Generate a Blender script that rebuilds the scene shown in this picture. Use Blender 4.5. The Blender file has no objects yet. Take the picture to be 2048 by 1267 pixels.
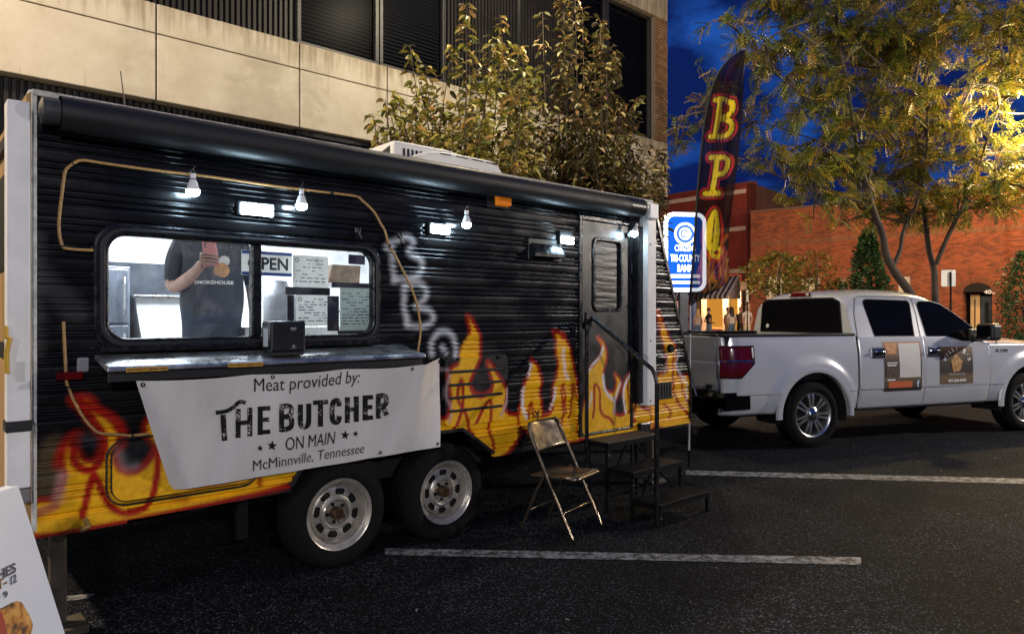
import bpy, bmesh, math, random
import numpy as np
from mathutils import Vector, Matrix
from math import sin, cos, pi, radians, atan2, hypot, sqrt

random.seed(7)
rng = np.random.default_rng(7)
S = bpy.context.scene
COL = S.collection

# ------------------------------------------------------------------ camera, sky, exposure
CAM_H, FPX, CX, CY = 1.56, 1400.0, 1024.0, 634.0
cam_d = bpy.data.cameras.new('camera')
cam_d.sensor_width = 36
cam_d.lens = 36 * FPX / 2048
cam_d.clip_start, cam_d.clip_end = 0.05, 2000
cam = bpy.data.objects.new('camera', cam_d)
COL.objects.link(cam)
cam.location = (0, 0, CAM_H)
cam.rotation_euler = (pi / 2, 0, 0)
S.camera = cam
vs = S.view_settings
vs.view_transform = 'Standard'
vs.look = 'None'
vs.exposure = 0.0
vs.gamma = 1
vs.use_curve_mapping = False
S.cycles.max_bounces = 7
S.cycles.transparent_max_bounces = 12
S.cycles.caustics_reflective = False
S.cycles.caustics_refractive = False
S.cycles.sample_clamp_indirect = 6

W = bpy.data.worlds.new('World')
S.world = W
W.use_nodes = True
nt = W.node_tree
nt.nodes.clear()
wout = nt.nodes.new('ShaderNodeOutputWorld')
bg = nt.nodes.new('ShaderNodeBackground')
sky = nt.nodes.new('ShaderNodeTexSky')
sky.sky_type = 'NISHITA'
sky.sun_disc = False
sky.sun_elevation = radians(-4)
sky.sun_rotation = radians(250)
tc = nt.nodes.new('ShaderNodeTexCoord')
mp = nt.nodes.new('ShaderNodeMapping')
mp.inputs['Scale'].default_value = (1.0, 1.0, 2.2)
nz = nt.nodes.new('ShaderNodeTexNoise')
nz.inputs['Scale'].default_value = 6.0
nz.inputs['Detail'].default_value = 7
nz.inputs['Roughness'].default_value = 0.58
rp = nt.nodes.new('ShaderNodeValToRGB')
rp.color_ramp.elements[0].position = 0.49
rp.color_ramp.elements[0].color = (0, 0, 0, 1)
rp.color_ramp.elements[1].position = 0.68
rp.color_ramp.elements[1].color = (1, 1, 1, 1)
mixc = nt.nodes.new('ShaderNodeMix')
mixc.data_type = 'RGBA'
mixc.inputs[6].default_value = (0.0032, 0.0125, 0.092, 1)      # deep dusk blue
mixc.inputs[7].default_value = (0.013, 0.080, 0.38, 1)         # thin cloud still catching light
addn = nt.nodes.new('ShaderNodeMix')
addn.data_type = 'RGBA'
addn.blend_type = 'ADD'
addn.inputs[0].default_value = 0.05
nt.links.new(tc.outputs['Generated'], mp.inputs['Vector'])
nt.links.new(mp.outputs[0], nz.inputs['Vector'])
acc = nz.outputs['Fac']
for d_, r_ in (((0.367, 0.894, 0.258), 0.085), ((0.238, 0.897, 0.374), 0.05), ((0.50, 0.80, 0.33), 0.06), ((-0.5, 0.5, 0.6), 0.3), ((0.3, -0.8, 0.4), 0.35), ((0.8, 0.1, 0.35), 0.2)):
    ds_ = nt.nodes.new('ShaderNodeVectorMath')
    ds_.operation = 'DISTANCE'
    ds_.inputs[1].default_value = d_
    nt.links.new(tc.outputs['Generated'], ds_.inputs[0])
    mm = nt.nodes.new('ShaderNodeMapRange')
    mm.inputs[1].default_value, mm.inputs[2].default_value = 0.0, r_
    mm.inputs[3].default_value, mm.inputs[4].default_value = 0.16, 0.0
    nt.links.new(ds_.outputs['Value'], mm.inputs[0])
    aa = nt.nodes.new('ShaderNodeMath')
    aa.operation = 'ADD'
    nt.links.new(acc, aa.inputs[0])
    nt.links.new(mm.outputs[0], aa.inputs[1])
    acc = aa.outputs[0]
nt.links.new(acc, rp.inputs[0])
nt.links.new(rp.outputs[0], mixc.inputs[0])
nt.links.new(mixc.outputs[2], addn.inputs[6])
nt.links.new(sky.outputs[0], addn.inputs[7])
nt.links.new(addn.outputs[2], bg.inputs['Color'])
bg.inputs['Strength'].default_value = 1.0
nt.links.new(bg.outputs[0], wout.inputs[0])

sun_d = bpy.data.lights.new('sun', 'SUN')
sun_d.energy = 0.02
sun_d.angle = radians(25)
sun_d.color = (0.55, 0.7, 1.0)
sun = bpy.data.objects.new('sun', sun_d)
COL.objects.link(sun)
sun.rotation_euler = (radians(50), 0, radians(-20))

# lamp strengths (watts); the lamps themselves are built further down
P_LEFT, P_MID, P_BACK, P_SIDE, P_RIGHT, P_SHOP, P_FAR = 4000, 950, 3000, 5000, 1900, 230, 1750
WARM = (1.0, 0.72, 0.42)

# ------------------------------------------------------------------ frames of reference measured from the photograph
P0 = np.array([-1.05443, 4.33010])
TH = atan2(0.66413, 0.74763)
UX = np.array([cos(TH), sin(TH)])
NX = np.array([-sin(TH), cos(TH)])
TRH = radians(20)
TU = np.array([cos(TRH), sin(TRH)])
TN = np.array([-sin(TRH), cos(TRH)])
TP = np.array([3.60, 8.36]) - 0.03 * TN


def on_plane(px, py, n, P, U, N):
    d = np.array([(px - CX) / FPX, 1.0])
    Z = ((P + n * N) @ N) / (d @ N)
    p = d * Z
    return float((p - P) @ U), CAM_H + (CY - py) / FPX * Z


def side(px, py, n=0.0):
    """point of the trailer's long side (u, z)"""
    return on_plane(px, py, n, P0, UX, NX)


def tside(px, py, n=0.0):
    return on_plane(px, py, n, TP, TU, TN)


def at(px, py, Y):
    return Vector(((px - CX) / FPX * Y, Y, CAM_H + (CY - py) / FPX * Y))


def gnd(px, py, h=0.0):
    Z = (CAM_H - h) * FPX / (py - CY)
    return Vector(((px - CX) / FPX * Z, Z, h))


# ------------------------------------------------------------------ materials
def link(nt, a, b):
    nt.links.new(a, b)


def M(name, col, rough=0.5, metal=0.0, var=None, bump=None, coat=0.0, emit=None, attr=None, spec=0.5, alpha=1.0,
      stretch=(1, 1, 1), trans=0.0, rvar=None):
    m = bpy.data.materials.new(name)
    m.use_nodes = True
    t = m.node_tree
    b = t.nodes['Principled BSDF']
    b.inputs['Base Color'].default_value = (*col, 1)
    b.inputs['Roughness'].default_value = rough
    b.inputs['Metallic'].default_value = metal
    b.inputs['Specular IOR Level'].default_value = spec
    b.inputs['Coat Weight'].default_value = coat
    b.inputs['Coat Roughness'].default_value = 0.08
    b.inputs['Alpha'].default_value = alpha
    if trans:
        b.inputs['Transmission Weight'].default_value = trans
    if emit:
        b.inputs['Emission Color'].default_value = (*emit[0], 1)
        b.inputs['Emission Strength'].default_value = emit[1]
    src = None
    if var or bump or rvar:
        tcx = t.nodes.new('ShaderNodeTexCoord')
        mpx = t.nodes.new('ShaderNodeMapping')
        mpx.inputs['Scale'].default_value = stretch
        link(t, tcx.outputs['Object'], mpx.inputs['Vector'])
    if attr:
        a = t.nodes.new('ShaderNodeAttribute')
        a.attribute_name = attr
        src = a.outputs['Color']
    if var:
        n = t.nodes.new('ShaderNodeTexNoise')
        n.inputs['Scale'].default_value = var[0]
        n.inputs['Detail'].default_value = 6
        n.inputs['Roughness'].default_value = 0.62
        link(t, mpx.outputs[0], n.inputs['Vector'])
        r = t.nodes.new('ShaderNodeMapRange')
        r.inputs[1].default_value = 0.3
        r.inputs[2].default_value = 0.7
        r.inputs[3].default_value = 1 - var[1]
        r.inputs[4].default_value = 1 + var[1]
        link(t, n.outputs['Fac'], r.inputs[0])
        mx = t.nodes.new('ShaderNodeMix')
        mx.data_type = 'RGBA'
        mx.blend_type = 'MULTIPLY'
        mx.inputs[0].default_value = 1
        if src:
            link(t, src, mx.inputs[6])
        else:
            mx.inputs[6].default_value = (*col, 1)
        link(t, r.outputs[0], mx.inputs[7])
        src = mx.outputs[2]
    if src:
        link(t, src, b.inputs['Base Color'])
    if rvar:
        n3 = t.nodes.new('ShaderNodeTexNoise')
        n3.inputs['Scale'].default_value = rvar[0]
        n3.inputs['Detail'].default_value = 5
        link(t, mpx.outputs[0], n3.inputs['Vector'])
        r3 = t.nodes.new('ShaderNodeMapRange')
        r3.inputs[1].default_value = 0.3
        r3.inputs[2].default_value = 0.7
        r3.inputs[3].default_value = max(0.02, rough - rvar[1])
        r3.inputs[4].default_value = rough + rvar[1]
        link(t, n3.outputs['Fac'], r3.inputs[0])
        link(t, r3.outputs[0], b.inputs['Roughness'])
    if bump:
        n2 = t.nodes.new('ShaderNodeTexNoise')
        n2.inputs['Scale'].default_value = bump[0]
        n2.inputs['Detail'].default_value = 4
        link(t, mpx.outputs[0], n2.inputs['Vector'])
        bp = t.nodes.new('ShaderNodeBump')
        bp.inputs['Strength'].default_value = bump[1]
        bp.inputs['Distance'].default_value = bump[2]
        link(t, n2.outputs['Fac'], bp.inputs['Height'])
        link(t, bp.outputs[0], b.inputs['Normal'])
    return m


def glass_mat(name, tint, refl_rough=0.02, opacity=0.25, dirt=0.0, ior=1.45):
    m = bpy.data.materials.new(name)
    m.use_nodes = True
    t = m.node_tree
    t.nodes.clear()
    o = t.nodes.new('ShaderNodeOutputMaterial')
    tr = t.nodes.new('ShaderNodeBsdfTransparent')
    tr.inputs[0].default_value = (*tint, 1)
    gl = t.nodes.new('ShaderNodeBsdfGlossy')
    gl.inputs['Roughness'].default_value = refl_rough
    fr = t.nodes.new('ShaderNodeFresnel')
    fr.inputs['IOR'].default_value = ior
    mx = t.nodes.new('ShaderNodeMixShader')
    link(t, fr.outputs[0], mx.inputs[0])
    link(t, tr.outputs[0], mx.inputs[1])
    link(t, gl.outputs[0], mx.inputs[2])
    last = mx.outputs[0]
    if dirt:
        df = t.nodes.new('ShaderNodeBsdfDiffuse')
        df.inputs[0].default_value = (0.7, 0.72, 0.75, 1)
        n = t.nodes.new('ShaderNodeTexNoise')
        n.inputs['Scale'].default_value = 9
        n.inputs['Detail'].default_value = 8
        tcx = t.nodes.new('ShaderNodeTexCoord')
        link(t, tcx.outputs['Object'], n.inputs['Vector'])
        r = t.nodes.new('ShaderNodeMapRange')
        r.inputs[1].default_value = 0.5
        r.inputs[2].default_value = 0.8
        r.inputs[3].default_value = 0.02
        r.inputs[4].default_value = dirt
        link(t, n.outputs['Fac'], r.inputs[0])
        m2 = t.nodes.new('ShaderNodeMixShader')
        link(t, r.outputs[0], m2.inputs[0])
        link(t, last, m2.inputs[1])
        link(t, df.outputs[0], m2.inputs[2])
        last = m2.outputs[0]
    link(t, last, o.inputs[0])
    return m


def brick_mat(name, c1, c2, mortar, bw=0.215, bh=0.075, axis='x', bumpd=0.012):
    m = bpy.data.materials.new(name)
    m.use_nodes = True
    t = m.node_tree
    b = t.nodes['Principled BSDF']
    b.inputs['Roughness'].default_value = 0.88
    tcx = t.nodes.new('ShaderNodeTexCoord')
    sp = t.nodes.new('ShaderNodeSeparateXYZ')
    cb = t.nodes.new('ShaderNodeCombineXYZ')
    link(t, tcx.outputs['Object'], sp.inputs[0])
    link(t, sp.outputs[0 if axis == 'x' else 1], cb.inputs[0])
    link(t, sp.outputs[2], cb.inputs[1])
    br = t.nodes.new('ShaderNodeTexBrick')
    br.inputs['Scale'].default_value = 1
    br.inputs['Brick Width'].default_value = bw
    br.inputs['Row Height'].default_value = bh
    br.inputs['Mortar Size'].default_value = 0.009
    br.inputs['Mortar Smooth'].default_value = 0.2
    br.inputs['Bias'].default_value = -0.25
    br.inputs['Color1'].default_value = (*c1, 1)
    br.inputs['Color2'].default_value = (*c2, 1)
    br.inputs['Mortar'].default_value = (*mortar, 1)
    link(t, cb.outputs[0], br.inputs['Vector'])
    n = t.nodes.new('ShaderNodeTexNoise')
    n.inputs['Scale'].default_value = 1.1
    n.inputs['Detail'].default_value = 8
    n.inputs['Roughness'].default_value = 0.7
    link(t, tcx.outputs['Object'], n.inputs['Vector'])
    r = t.nodes.new('ShaderNodeMapRange')
    r.inputs[1].default_value = 0.3
    r.inputs[2].default_value = 0.7
    r.inputs[3].default_value = 0.6
    r.inputs[4].default_value = 1.3
    link(t, n.outputs['Fac'], r.inputs[0])
    mx = t.nodes.new('ShaderNodeMix')
    mx.data_type = 'RGBA'
    mx.blend_type = 'MULTIPLY'
    mx.inputs[0].default_value = 1
    link(t, br.outputs['Color'], mx.inputs[6])
    link(t, r.outputs[0], mx.inputs[7])
    link(t, mx.outputs[2], b.inputs['Base Color'])
    bp = t.nodes.new('ShaderNodeBump')
    bp.inputs['Strength'].default_value = 0.8
    bp.inputs['Distance'].default_value = bumpd
    bp.invert = True
    link(t, br.outputs['Fac'], bp.inputs['Height'])
    link(t, bp.outputs[0], b.inputs['Normal'])
    return m


def leaf_mat(name, trans=0.35):
    m = bpy.data.materials.new(name)
    m.use_nodes = True
    t = m.node_tree
    t.nodes.clear()
    o = t.nodes.new('ShaderNodeOutputMaterial')
    a = t.nodes.new('ShaderNodeAttribute')
    a.attribute_name = 'paint'
    b = t.nodes.new('ShaderNodeBsdfPrincipled')
    b.inputs['Roughness'].default_value = 0.45
    tr = t.nodes.new('ShaderNodeBsdfTranslucent')
    mx = t.nodes.new('ShaderNodeMixShader')
    mx.inputs[0].default_value = trans
    link(t, a.outputs['Color'], b.inputs['Base Color'])
    link(t, a.outputs['Color'], tr.inputs[0])
    link(t, b.outputs[0], mx.inputs[1])
    link(t, tr.outputs[0], mx.inputs[2])
    link(t, mx.outputs[0], o.inputs[0])
    return m


def emis(name, col, st):
    m = bpy.data.materials.new(name)
    m.use_nodes = True
    t = m.node_tree
    t.nodes.clear()
    o = t.nodes.new('ShaderNodeOutputMaterial')
    e = t.nodes.new('ShaderNodeEmission')
    e.inputs[0].default_value = (*col, 1)
    e.inputs[1].default_value = st
    link(t, e.outputs[0], o.inputs[0])
    return m


BLACK_GLOSS = M('black_gloss_paint', (0.007, 0.007, 0.008), 0.28, bump=(60, 0.25, 0.004), rvar=(20, 0.12))
BLACK_SATIN = M('black_satin', (0.012, 0.012, 0.014), 0.42, bump=(45, 0.2, 0.003))
BLACK_MATTE = M('black_matte', (0.012, 0.012, 0.013), 0.75)
RUBBER = M('rubber', (0.007, 0.007, 0.007), 0.85, var=(30, 0.3), spec=0.12)
WHITE_TRIM = M('white_enamel', (0.74, 0.74, 0.74), 0.42, var=(6, 0.08), bump=(30, 0.05, 0.002))
PLASTIC_W = M('white_plastic', (0.70, 0.70, 0.68), 0.45, var=(4, 0.1))
BULB_W = M('bulb_plastic', (0.75, 0.76, 0.78), 0.35)
STEEL = M('steel', (0.50, 0.49, 0.47), 0.28, 1.0, var=(8, 0.15), rvar=(15, 0.1))
GALV = M('painted_wheel_steel', (0.44, 0.41, 0.36), 0.34, 0.5, var=(14, 0.3), rvar=(12, 0.12))
CHROME = M('chrome', (0.66, 0.65, 0.63), 0.16, 1.0)
BRASS = M('tan_metal', (0.15, 0.118, 0.080), 0.20, 0.75, var=(5, 0.12), rvar=(14, 0.06))
DARK_IRON = M('dark_iron', (0.007, 0.007, 0.008), 0.5, 0.0, bump=(80, 0.2, 0.003), spec=0.10)
RUSTY = M('tread_plate', (0.020, 0.014, 0.010), 0.6, 0.0, var=(8, 0.4), bump=(60, 0.4, 0.004))
CHASSIS = M('chassis_black', (0.008, 0.008, 0.008), 0.85)
ROPE = M('tan_rope', (0.42, 0.24, 0.09), 0.6, var=(40, 0.25), bump=(120, 0.3, 0.003))
LED = emis('led_white', (0.60, 0.83, 1.0), 85)
BULB_E = emis('bulb_glow', (0.60, 0.83, 1.0), 100)
AMBER = M('amber_lens', (0.55, 0.16, 0.01), 0.2, emit=((1, 0.25, 0.01), 0.25))
RED_LENS = M('red_lens', (0.10, 0.003, 0.004), 0.12, coat=0.6)
DARKGLASS = M('dark_glass', (0.004, 0.004, 0.005), 0.05, spec=0.6)
TRAILER_GLASS = glass_mat('window_glass', (0.95, 0.97, 0.98), 0.03, dirt=0.16)
PAINT = M('sprayed_paint', (0, 0, 0), 0.26, attr='paint', bump=(55, 0.20, 0.005), stretch=(0.5, 1, 1.2), rvar=(7, 0.11), var=(16, 0.18))
PAINT_FLAT = M('sprayed_door_paint', (0, 0, 0), 0.36, attr='paint', bump=(160, 0.35, 0.003), rvar=(9, 0.1), var=(30, 0.2))
PRINT = M('print', (0, 0, 0), 0.55, attr='paint')
BANNER = M('banner_vinyl', (0.69, 0.68, 0.69), 0.48, var=(2.5, 0.10), stretch=(2.5, 1, 0.35), bump=(5, 0.45, 0.02))
INK = M('black_ink', (0.012, 0.012, 0.013), 0.5)
WHITE_INK = M('white_ink', (0.8, 0.8, 0.78), 0.5)

# ------------------------------------------------------------------ mesh helpers


class MB:
    def __init__(s):
        s.v = []
        s.f = []
        s.mi = []

    def add(s, vs_, fs, mi=0):
        o = len(s.v)
        s.v += [tuple(map(float, p)) for p in vs_]
        s.f += [tuple(i + o for i in f) for f in fs]
        s.mi += [mi] * len(fs)
        return s

    def box(s, x0, x1, y0, y1, z0, z1, mi=0, rot=None):
        vs_ = [Vector((x, y, z)) for x in (x0, x1) for y in (y0, y1) for z in (z0, z1)]
        if rot is not None:
            c = Vector(((x0 + x1) / 2, (y0 + y1) / 2, (z0 + z1) / 2))
            vs_ = [c + rot @ (p - c) for p in vs_]
        return s.add(vs_, [(0, 1, 3, 2), (4, 6, 7, 5), (0, 4, 5, 1), (2, 3, 7, 6), (0, 2, 6, 4), (1, 5, 7, 3)], mi)

    def bar(s, a, b, w, h=None, mi=0, up=(0, 0, 1)):
        """square bar from a to b"""
        h = h or w
        a, b = Vector(a), Vector(b)
        d = (b - a).normalized()
        upv = Vector(up)
        if abs(d.dot(upv)) > 0.98:
            upv = Vector((1, 0, 0))
        x = d.cross(upv).normalized() * w / 2
        y = x.cross(d).normalized() * h / 2
        vs_ = [a - x - y, a + x - y, a + x + y, a - x + y, b - x - y, b + x - y, b + x + y, b - x + y]
        return s.add(vs_, [(3, 2, 1, 0), (4, 5, 6, 7), (0, 1, 5, 4), (1, 2, 6, 5), (2, 3, 7, 6), (3, 0, 4, 7)], mi)

    def tube(s, pts, r, seg=8, caps=True, mi=0):
        pts = [Vector(p) for p in pts]
        n = len(pts)
        rs = r if isinstance(r, (list, tuple)) else [r] * n
        rings = []
        ref = None
        for i, p in enumerate(pts):
            if i == 0:
                d = pts[1] - p
            elif i == n - 1:
                d = p - pts[-2]
            else:
                d = (pts[i + 1] - p).normalized() + (p - pts[i - 1]).normalized()
            if d.length < 1e-9:
                d = Vector((0, 0, 1))
            d.normalize()
            if ref is None:
                ref = Vector((0, 0, 1)) if abs(d.z) < 0.9 else Vector((1, 0, 0))
            x = d.cross(ref)
            if x.length < 1e-5:
                x = d.cross(Vector((0, 1, 0)))
            x.normalize()
            y = x.cross(d).normalized()
            ref = y
            rings.append([p + (x * cos(2 * pi * k / seg) + y * sin(2 * pi * k / seg)) * rs[i] for k in range(seg)])
        vs_ = [q for ring in rings for q in ring]
        fs = []
        for i in range(n - 1):
            for k in range(seg):
                k2 = (k + 1) % seg
                fs.append((i * seg + k, i * seg + k2, (i + 1) * seg + k2, (i + 1) * seg + k))
        if caps:
            fs.append(tuple(range(seg - 1, -1, -1)))
            fs.append(tuple((n - 1) * seg + k for k in range(seg)))
        return s.add(vs_, fs, mi)

    def lathe(s, prof, seg=32, axis='y', c=(0, 0, 0), mi=0, a0=0.0, a1=2 * pi):
        """prof: list of (r, t) with t along the axis"""
        full = abs(a1 - a0 - 2 * pi) < 1e-6
        m = seg if full else seg + 1
        vs_ = []
        for k in range(m):
            a = a0 + (a1 - a0) * k / seg
            for r, t in prof:
                if axis == 'y':
                    p = (r * cos(a), t, r * sin(a))
                elif axis == 'z':
                    p = (r * cos(a), r * sin(a), t)
                else:
                    p = (t, r * cos(a), r * sin(a))
                vs_.append((p[0] + c[0], p[1] + c[1], p[2] + c[2]))
        fs = []
        L = len(prof)
        for k in range(seg):
            k2 = (k + 1) % m
            for j in range(L - 1):
                fs.append((k * L + j, k * L + j + 1, k2 * L + j + 1, k2 * L + j))
        return s.add(vs_, fs, mi)

    def prism(s, poly, t0, t1, plane='xz', mi=0):
        """extrude a 2D polygon; plane names its two axes"""
        n = len(poly)

        def P(a, b, t):
            return {'xz': (a, t, b), 'xy': (a, b, t), 'yz': (t, a, b)}[plane]
        vs_ = [P(a, b, t0) for a, b in poly] + [P(a, b, t1) for a, b in poly]
        fs = [tuple(range(n)), tuple(range(2 * n - 1, n - 1, -1))]
        fs += [(i, i + n, (i + 1) % n + n, (i + 1) % n) for i in range(n)]
        return s.add(vs_, fs, mi)

    def ellipsoid(s, c, r, seg=14, rings=9, mi=0, rot=None):
        vs_ = []
        for i in range(rings + 1):
            a = pi * i / rings
            for k in range(seg):
                b = 2 * pi * k / seg
                p = Vector((r[0] * sin(a) * cos(b), r[1] * sin(a) * sin(b), r[2] * cos(a)))
                if rot is not None:
                    p = rot @ p
                vs_.append(p + Vector(c))
        fs = [(i * seg + k, (i + 1) * seg + k, (i + 1) * seg + (k + 1) % seg, i * seg + (k + 1) % seg)
              for i in range(rings) for k in range(seg)]
        return s.add(vs_, fs, mi)

    def grid(s, fn, us, vs2, mi=0):
        nu, nv = len(us), len(vs2)
        vs_ = [fn(a, b) for b in vs2 for a in us]
        fs = [(j * nu + i, j * nu + i + 1, (j + 1) * nu + i + 1, (j + 1) * nu + i) for j in range(nv - 1) for i in range(nu - 1)]
        return s.add(vs_, fs, mi)

    def build(s, name, mat, parent=None, smooth=None, bevel=0.0, off=(0, 0, 0), seg=2, fix=True):
        me = bpy.data.meshes.new(name)
        ox, oy, oz = off
        me.from_pydata([(a - ox, b - oy, c - oz) for a, b, c in s.v], [], s.f)
        mats = mat if isinstance(mat, (list, tuple)) else [mat]
        for q in mats:
            me.materials.append(q)
        if len(mats) > 1:
            me.polygons.foreach_set('material_index', s.mi)
        if fix:
            bm = bmesh.new()
            bm.from_mesh(me)
            bmesh.ops.recalc_face_normals(bm, faces=bm.faces)
            bm.to_mesh(me)
            bm.free()
        if smooth:
            me.shade_smooth()
            me.set_sharp_from_angle(angle=radians(smooth))
        me.update()
        o = bpy.data.objects.new(name, me)
        COL.objects.link(o)
        if parent is not None:
            o.parent = parent
        if bevel:
            b = o.modifiers.new('bevel', 'BEVEL')
            b.width = bevel
            b.segments = seg
            b.limit_method = 'ANGLE'
            b.angle_limit = radians(40)
        return o


def paint_attr(o, cols):
    a = o.data.color_attributes.new('paint', 'FLOAT_COLOR', 'POINT')
    c = np.ones((len(o.data.vertices), 4), dtype=np.float32)
    c[:, :3] = cols
    a.data.foreach_set('color', c.ravel())


def tag(o, label=None, cat=None, group=None, kind=None):
    if label:
        o['label'] = label
    if cat:
        o['category'] = cat
    if group:
        o['group'] = group
    if kind:
        o['kind'] = kind
    return o


def thing(name, label, cat, loc=(0, 0, 0), rz=0.0, group=None):
    o = bpy.data.objects.new(name, None)
    o.empty_display_size = 0.2
    COL.objects.link(o)
    o.location = loc
    o.rotation_euler = (0, 0, rz)
    return tag(o, label, cat, group)


def on_trailer(name, label, cat, u, n, z, group=None):
    """a thing that stands or hangs at (u, n, z) of the trailer; its parts are built in trailer coordinates less this offset"""
    p = P0 + u * UX + n * NX
    o = thing(name, label, cat, (p[0], p[1], z), TH, group)
    return o, (u, n, z)


def copy_tree(o, parent=None):
    c = o.copy()
    COL.objects.link(c)
    if parent is not None:
        c.parent = parent
    for ch in list(o.children):
        copy_tree(ch, c)
    return c


def text_mesh(body, w=None, h=None, bold=0.0, shear=0.0, spacing=1.0):
    """flat glyph mesh as (verts, faces) fitted to a w x h box whose lower left corner is 0,0"""
    c = bpy.data.curves.new('glyphs', 'FONT')
    c.body = body
    c.size = 1
    c.offset = bold
    c.shear = shear
    c.space_character = spacing
    c.resolution_u = 3
    o = bpy.data.objects.new('glyphs', c)
    COL.objects.link(o)
    dg = bpy.context.evaluated_depsgraph_get()
    me = o.evaluated_get(dg).to_mesh()
    v = np.array([q.co[:] for q in me.vertices])
    f = [tuple(p.vertices) for p in me.polygons]
    o.evaluated_get(dg).to_mesh_clear()
    bpy.data.objects.remove(o)
    bpy.data.curves.remove(c)
    lo, hi = v.min(0), v.max(0)
    sx = w / (hi[0] - lo[0]) if w else None
    sy = h / (hi[1] - lo[1]) if h else sx
    if sx is None:
        sx = sy
    return [((p[0] - lo[0]) * sx, (p[1] - lo[1]) * sy) for p in v], f


def text_part(body, fn, w, h, name, mat, parent, off=(0, 0, 0), bold=0.0, shear=0.0, spacing=1.0):
    v, f = text_mesh(body, w, h, bold, shear, spacing)
    b = MB()
    b.add([fn(x, y) for x, y in v], f)
    return b.build(name, mat, parent, off=off, fix=False)


# painted shapes: signed distance to polygons and strokes on a plane
def seg_dist(P, a, b):
    ab = b - a
    t = np.clip(((P - a) @ ab) / max(ab @ ab, 1e-12), 0, 1)
    return np.hypot(*(P - (a + t[:, None] * ab)).T)


def poly_sd(P, poly):
    n = len(poly)
    d = np.full(len(P), 1e9)
    ins = np.zeros(len(P), bool)
    for i in range(n):
        a, b = poly[i], poly[(i + 1) % n]
        d = np.minimum(d, seg_dist(P, a, b))
        c = (a[1] > P[:, 1]) != (b[1] > P[:, 1])
        if abs(b[1] - a[1]) > 1e-12:
            x = (b[0] - a[0]) * (P[:, 1] - a[1]) / (b[1] - a[1]) + a[0]
            ins ^= c & (P[:, 0] < x)
    return np.where(ins, -d, d)


def smooth_path(pts, closed=False, k=4):
    """Catmull-Rom"""
    p = np.array(pts, float)
    n = len(p)
    out = []
    rngi = range(n if closed else n - 1)
    for i in rngi:
        g = (lambda j: p[j % n]) if closed else (lambda j: p[min(max(j, 0), n - 1)])
        p0, p1, p2, p3 = g(i - 1), g(i), g(i + 1), g(i + 2)
        for q in range(k):
            t = q / k
            out.append(0.5 * ((2 * p1) + (-p0 + p2) * t + (2 * p0 - 5 * p1 + 4 * p2 - p3) * t * t + (-p0 + 3 * p1 - 3 * p2 + p3) * t ** 3))
    if not closed:
        out.append(p[-1])
    return np.array(out)


def sstep(x, a, b):
    t = np.clip((x - a) / (b - a), 0, 1)
    return t * t * (3 - 2 * t)


def apply_layers(P, base, layers):
    """P (N,2); layers: dict(kind poly|stroke, pts, col, w, soft, a)"""
    C = base.copy()
    for L in layers:
        pts = L['pts']
        pad = L.get('w', 0) + L['soft'] * 2 + 0.02
        lo, hi = pts.min(0) - pad, pts.max(0) + pad
        idx = np.where((P[:, 0] > lo[0]) & (P[:, 0] < hi[0]) & (P[:, 1] > lo[1]) & (P[:, 1] < hi[1]))[0]
        if not len(idx):
            continue
        Q = P[idx]
        if L['kind'] == 'poly':
            d = poly_sd(Q, pts) - L.get('w', 0)
        else:
            d = np.full(len(Q), 1e9)
            for i in range(len(pts) - 1):
                d = np.minimum(d, seg_dist(Q, pts[i], pts[i + 1]))
            d -= L.get('w', 0.01)
        a = (1 - sstep(d, -L['soft'], L['soft'])) * L.get('a', 1)
        C[idx] = C[idx] * (1 - a[:, None]) + np.array(L['col']) * a[:, None]
    return C


# bodies
def skin_body(name, joints, bones, mats, parent, off=(0, 0, 0), levels=2):
    """joints: name -> (pos, radius, material index); one continuous skinned mesh"""
    names = list(joints)
    idx = {n: i for i, n in enumerate(names)}
    me = bpy.data.meshes.new(name)
    me.from_pydata([joints[n][0] for n in names], [(idx[a], idx[b]) for a, b in bones], [])
    o = bpy.data.objects.new(name, me)
    COL.objects.link(o)
    sm = o.modifiers.new('skin', 'SKIN')
    sm.use_smooth_shade = True
    sd = me.skin_vertices[0].data
    for i, n in enumerate(names):
        r = joints[n][1]
        sd[i].radius = r if isinstance(r, tuple) else (r, r)
        sd[i].use_root = (i == 0)
    ss = o.modifiers.new('sub', 'SUBSURF')
    ss.levels = ss.render_levels = levels
    dg = bpy.context.evaluated_depsgraph_get()
    m2 = bpy.data.meshes.new_from_object(o.evaluated_get(dg))
    bpy.data.objects.remove(o)
    bpy.data.meshes.remove(me)
    m2.name = name
    m2.materials.clear()
    for q in mats:
        m2.materials.append(q)
    # a face takes the material of the nearest bone
    bp = [(Vector(joints[a][0]), Vector(joints[b][0]), joints[a][2], joints[b][2], joints[a][1], joints[b][1]) for a, b in bones]
    for f in m2.polygons:
        c = f.center
        best = (1e9, 0)
        for a, b, ma, mb_, ra, rb in bp:
            ab = b - a
            t = max(0, min(1, (c - a).dot(ab) / max(ab.length_squared, 1e-9)))
            ra_ = max(ra) if isinstance(ra, tuple) else ra
            rb__ = max(rb) if isinstance(rb, tuple) else rb
            d = (c - (a + ab * t)).length / max(0.01, ra_ + (rb__ - ra_) * t)
            if d < best[0]:
                best = (d, ma if t < 0.5 else mb_)
        f.material_index = best[1]
        f.use_smooth = True
    o2 = bpy.data.objects.new(name, m2)
    COL.objects.link(o2)
    o2.parent = parent
    return o2

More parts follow.
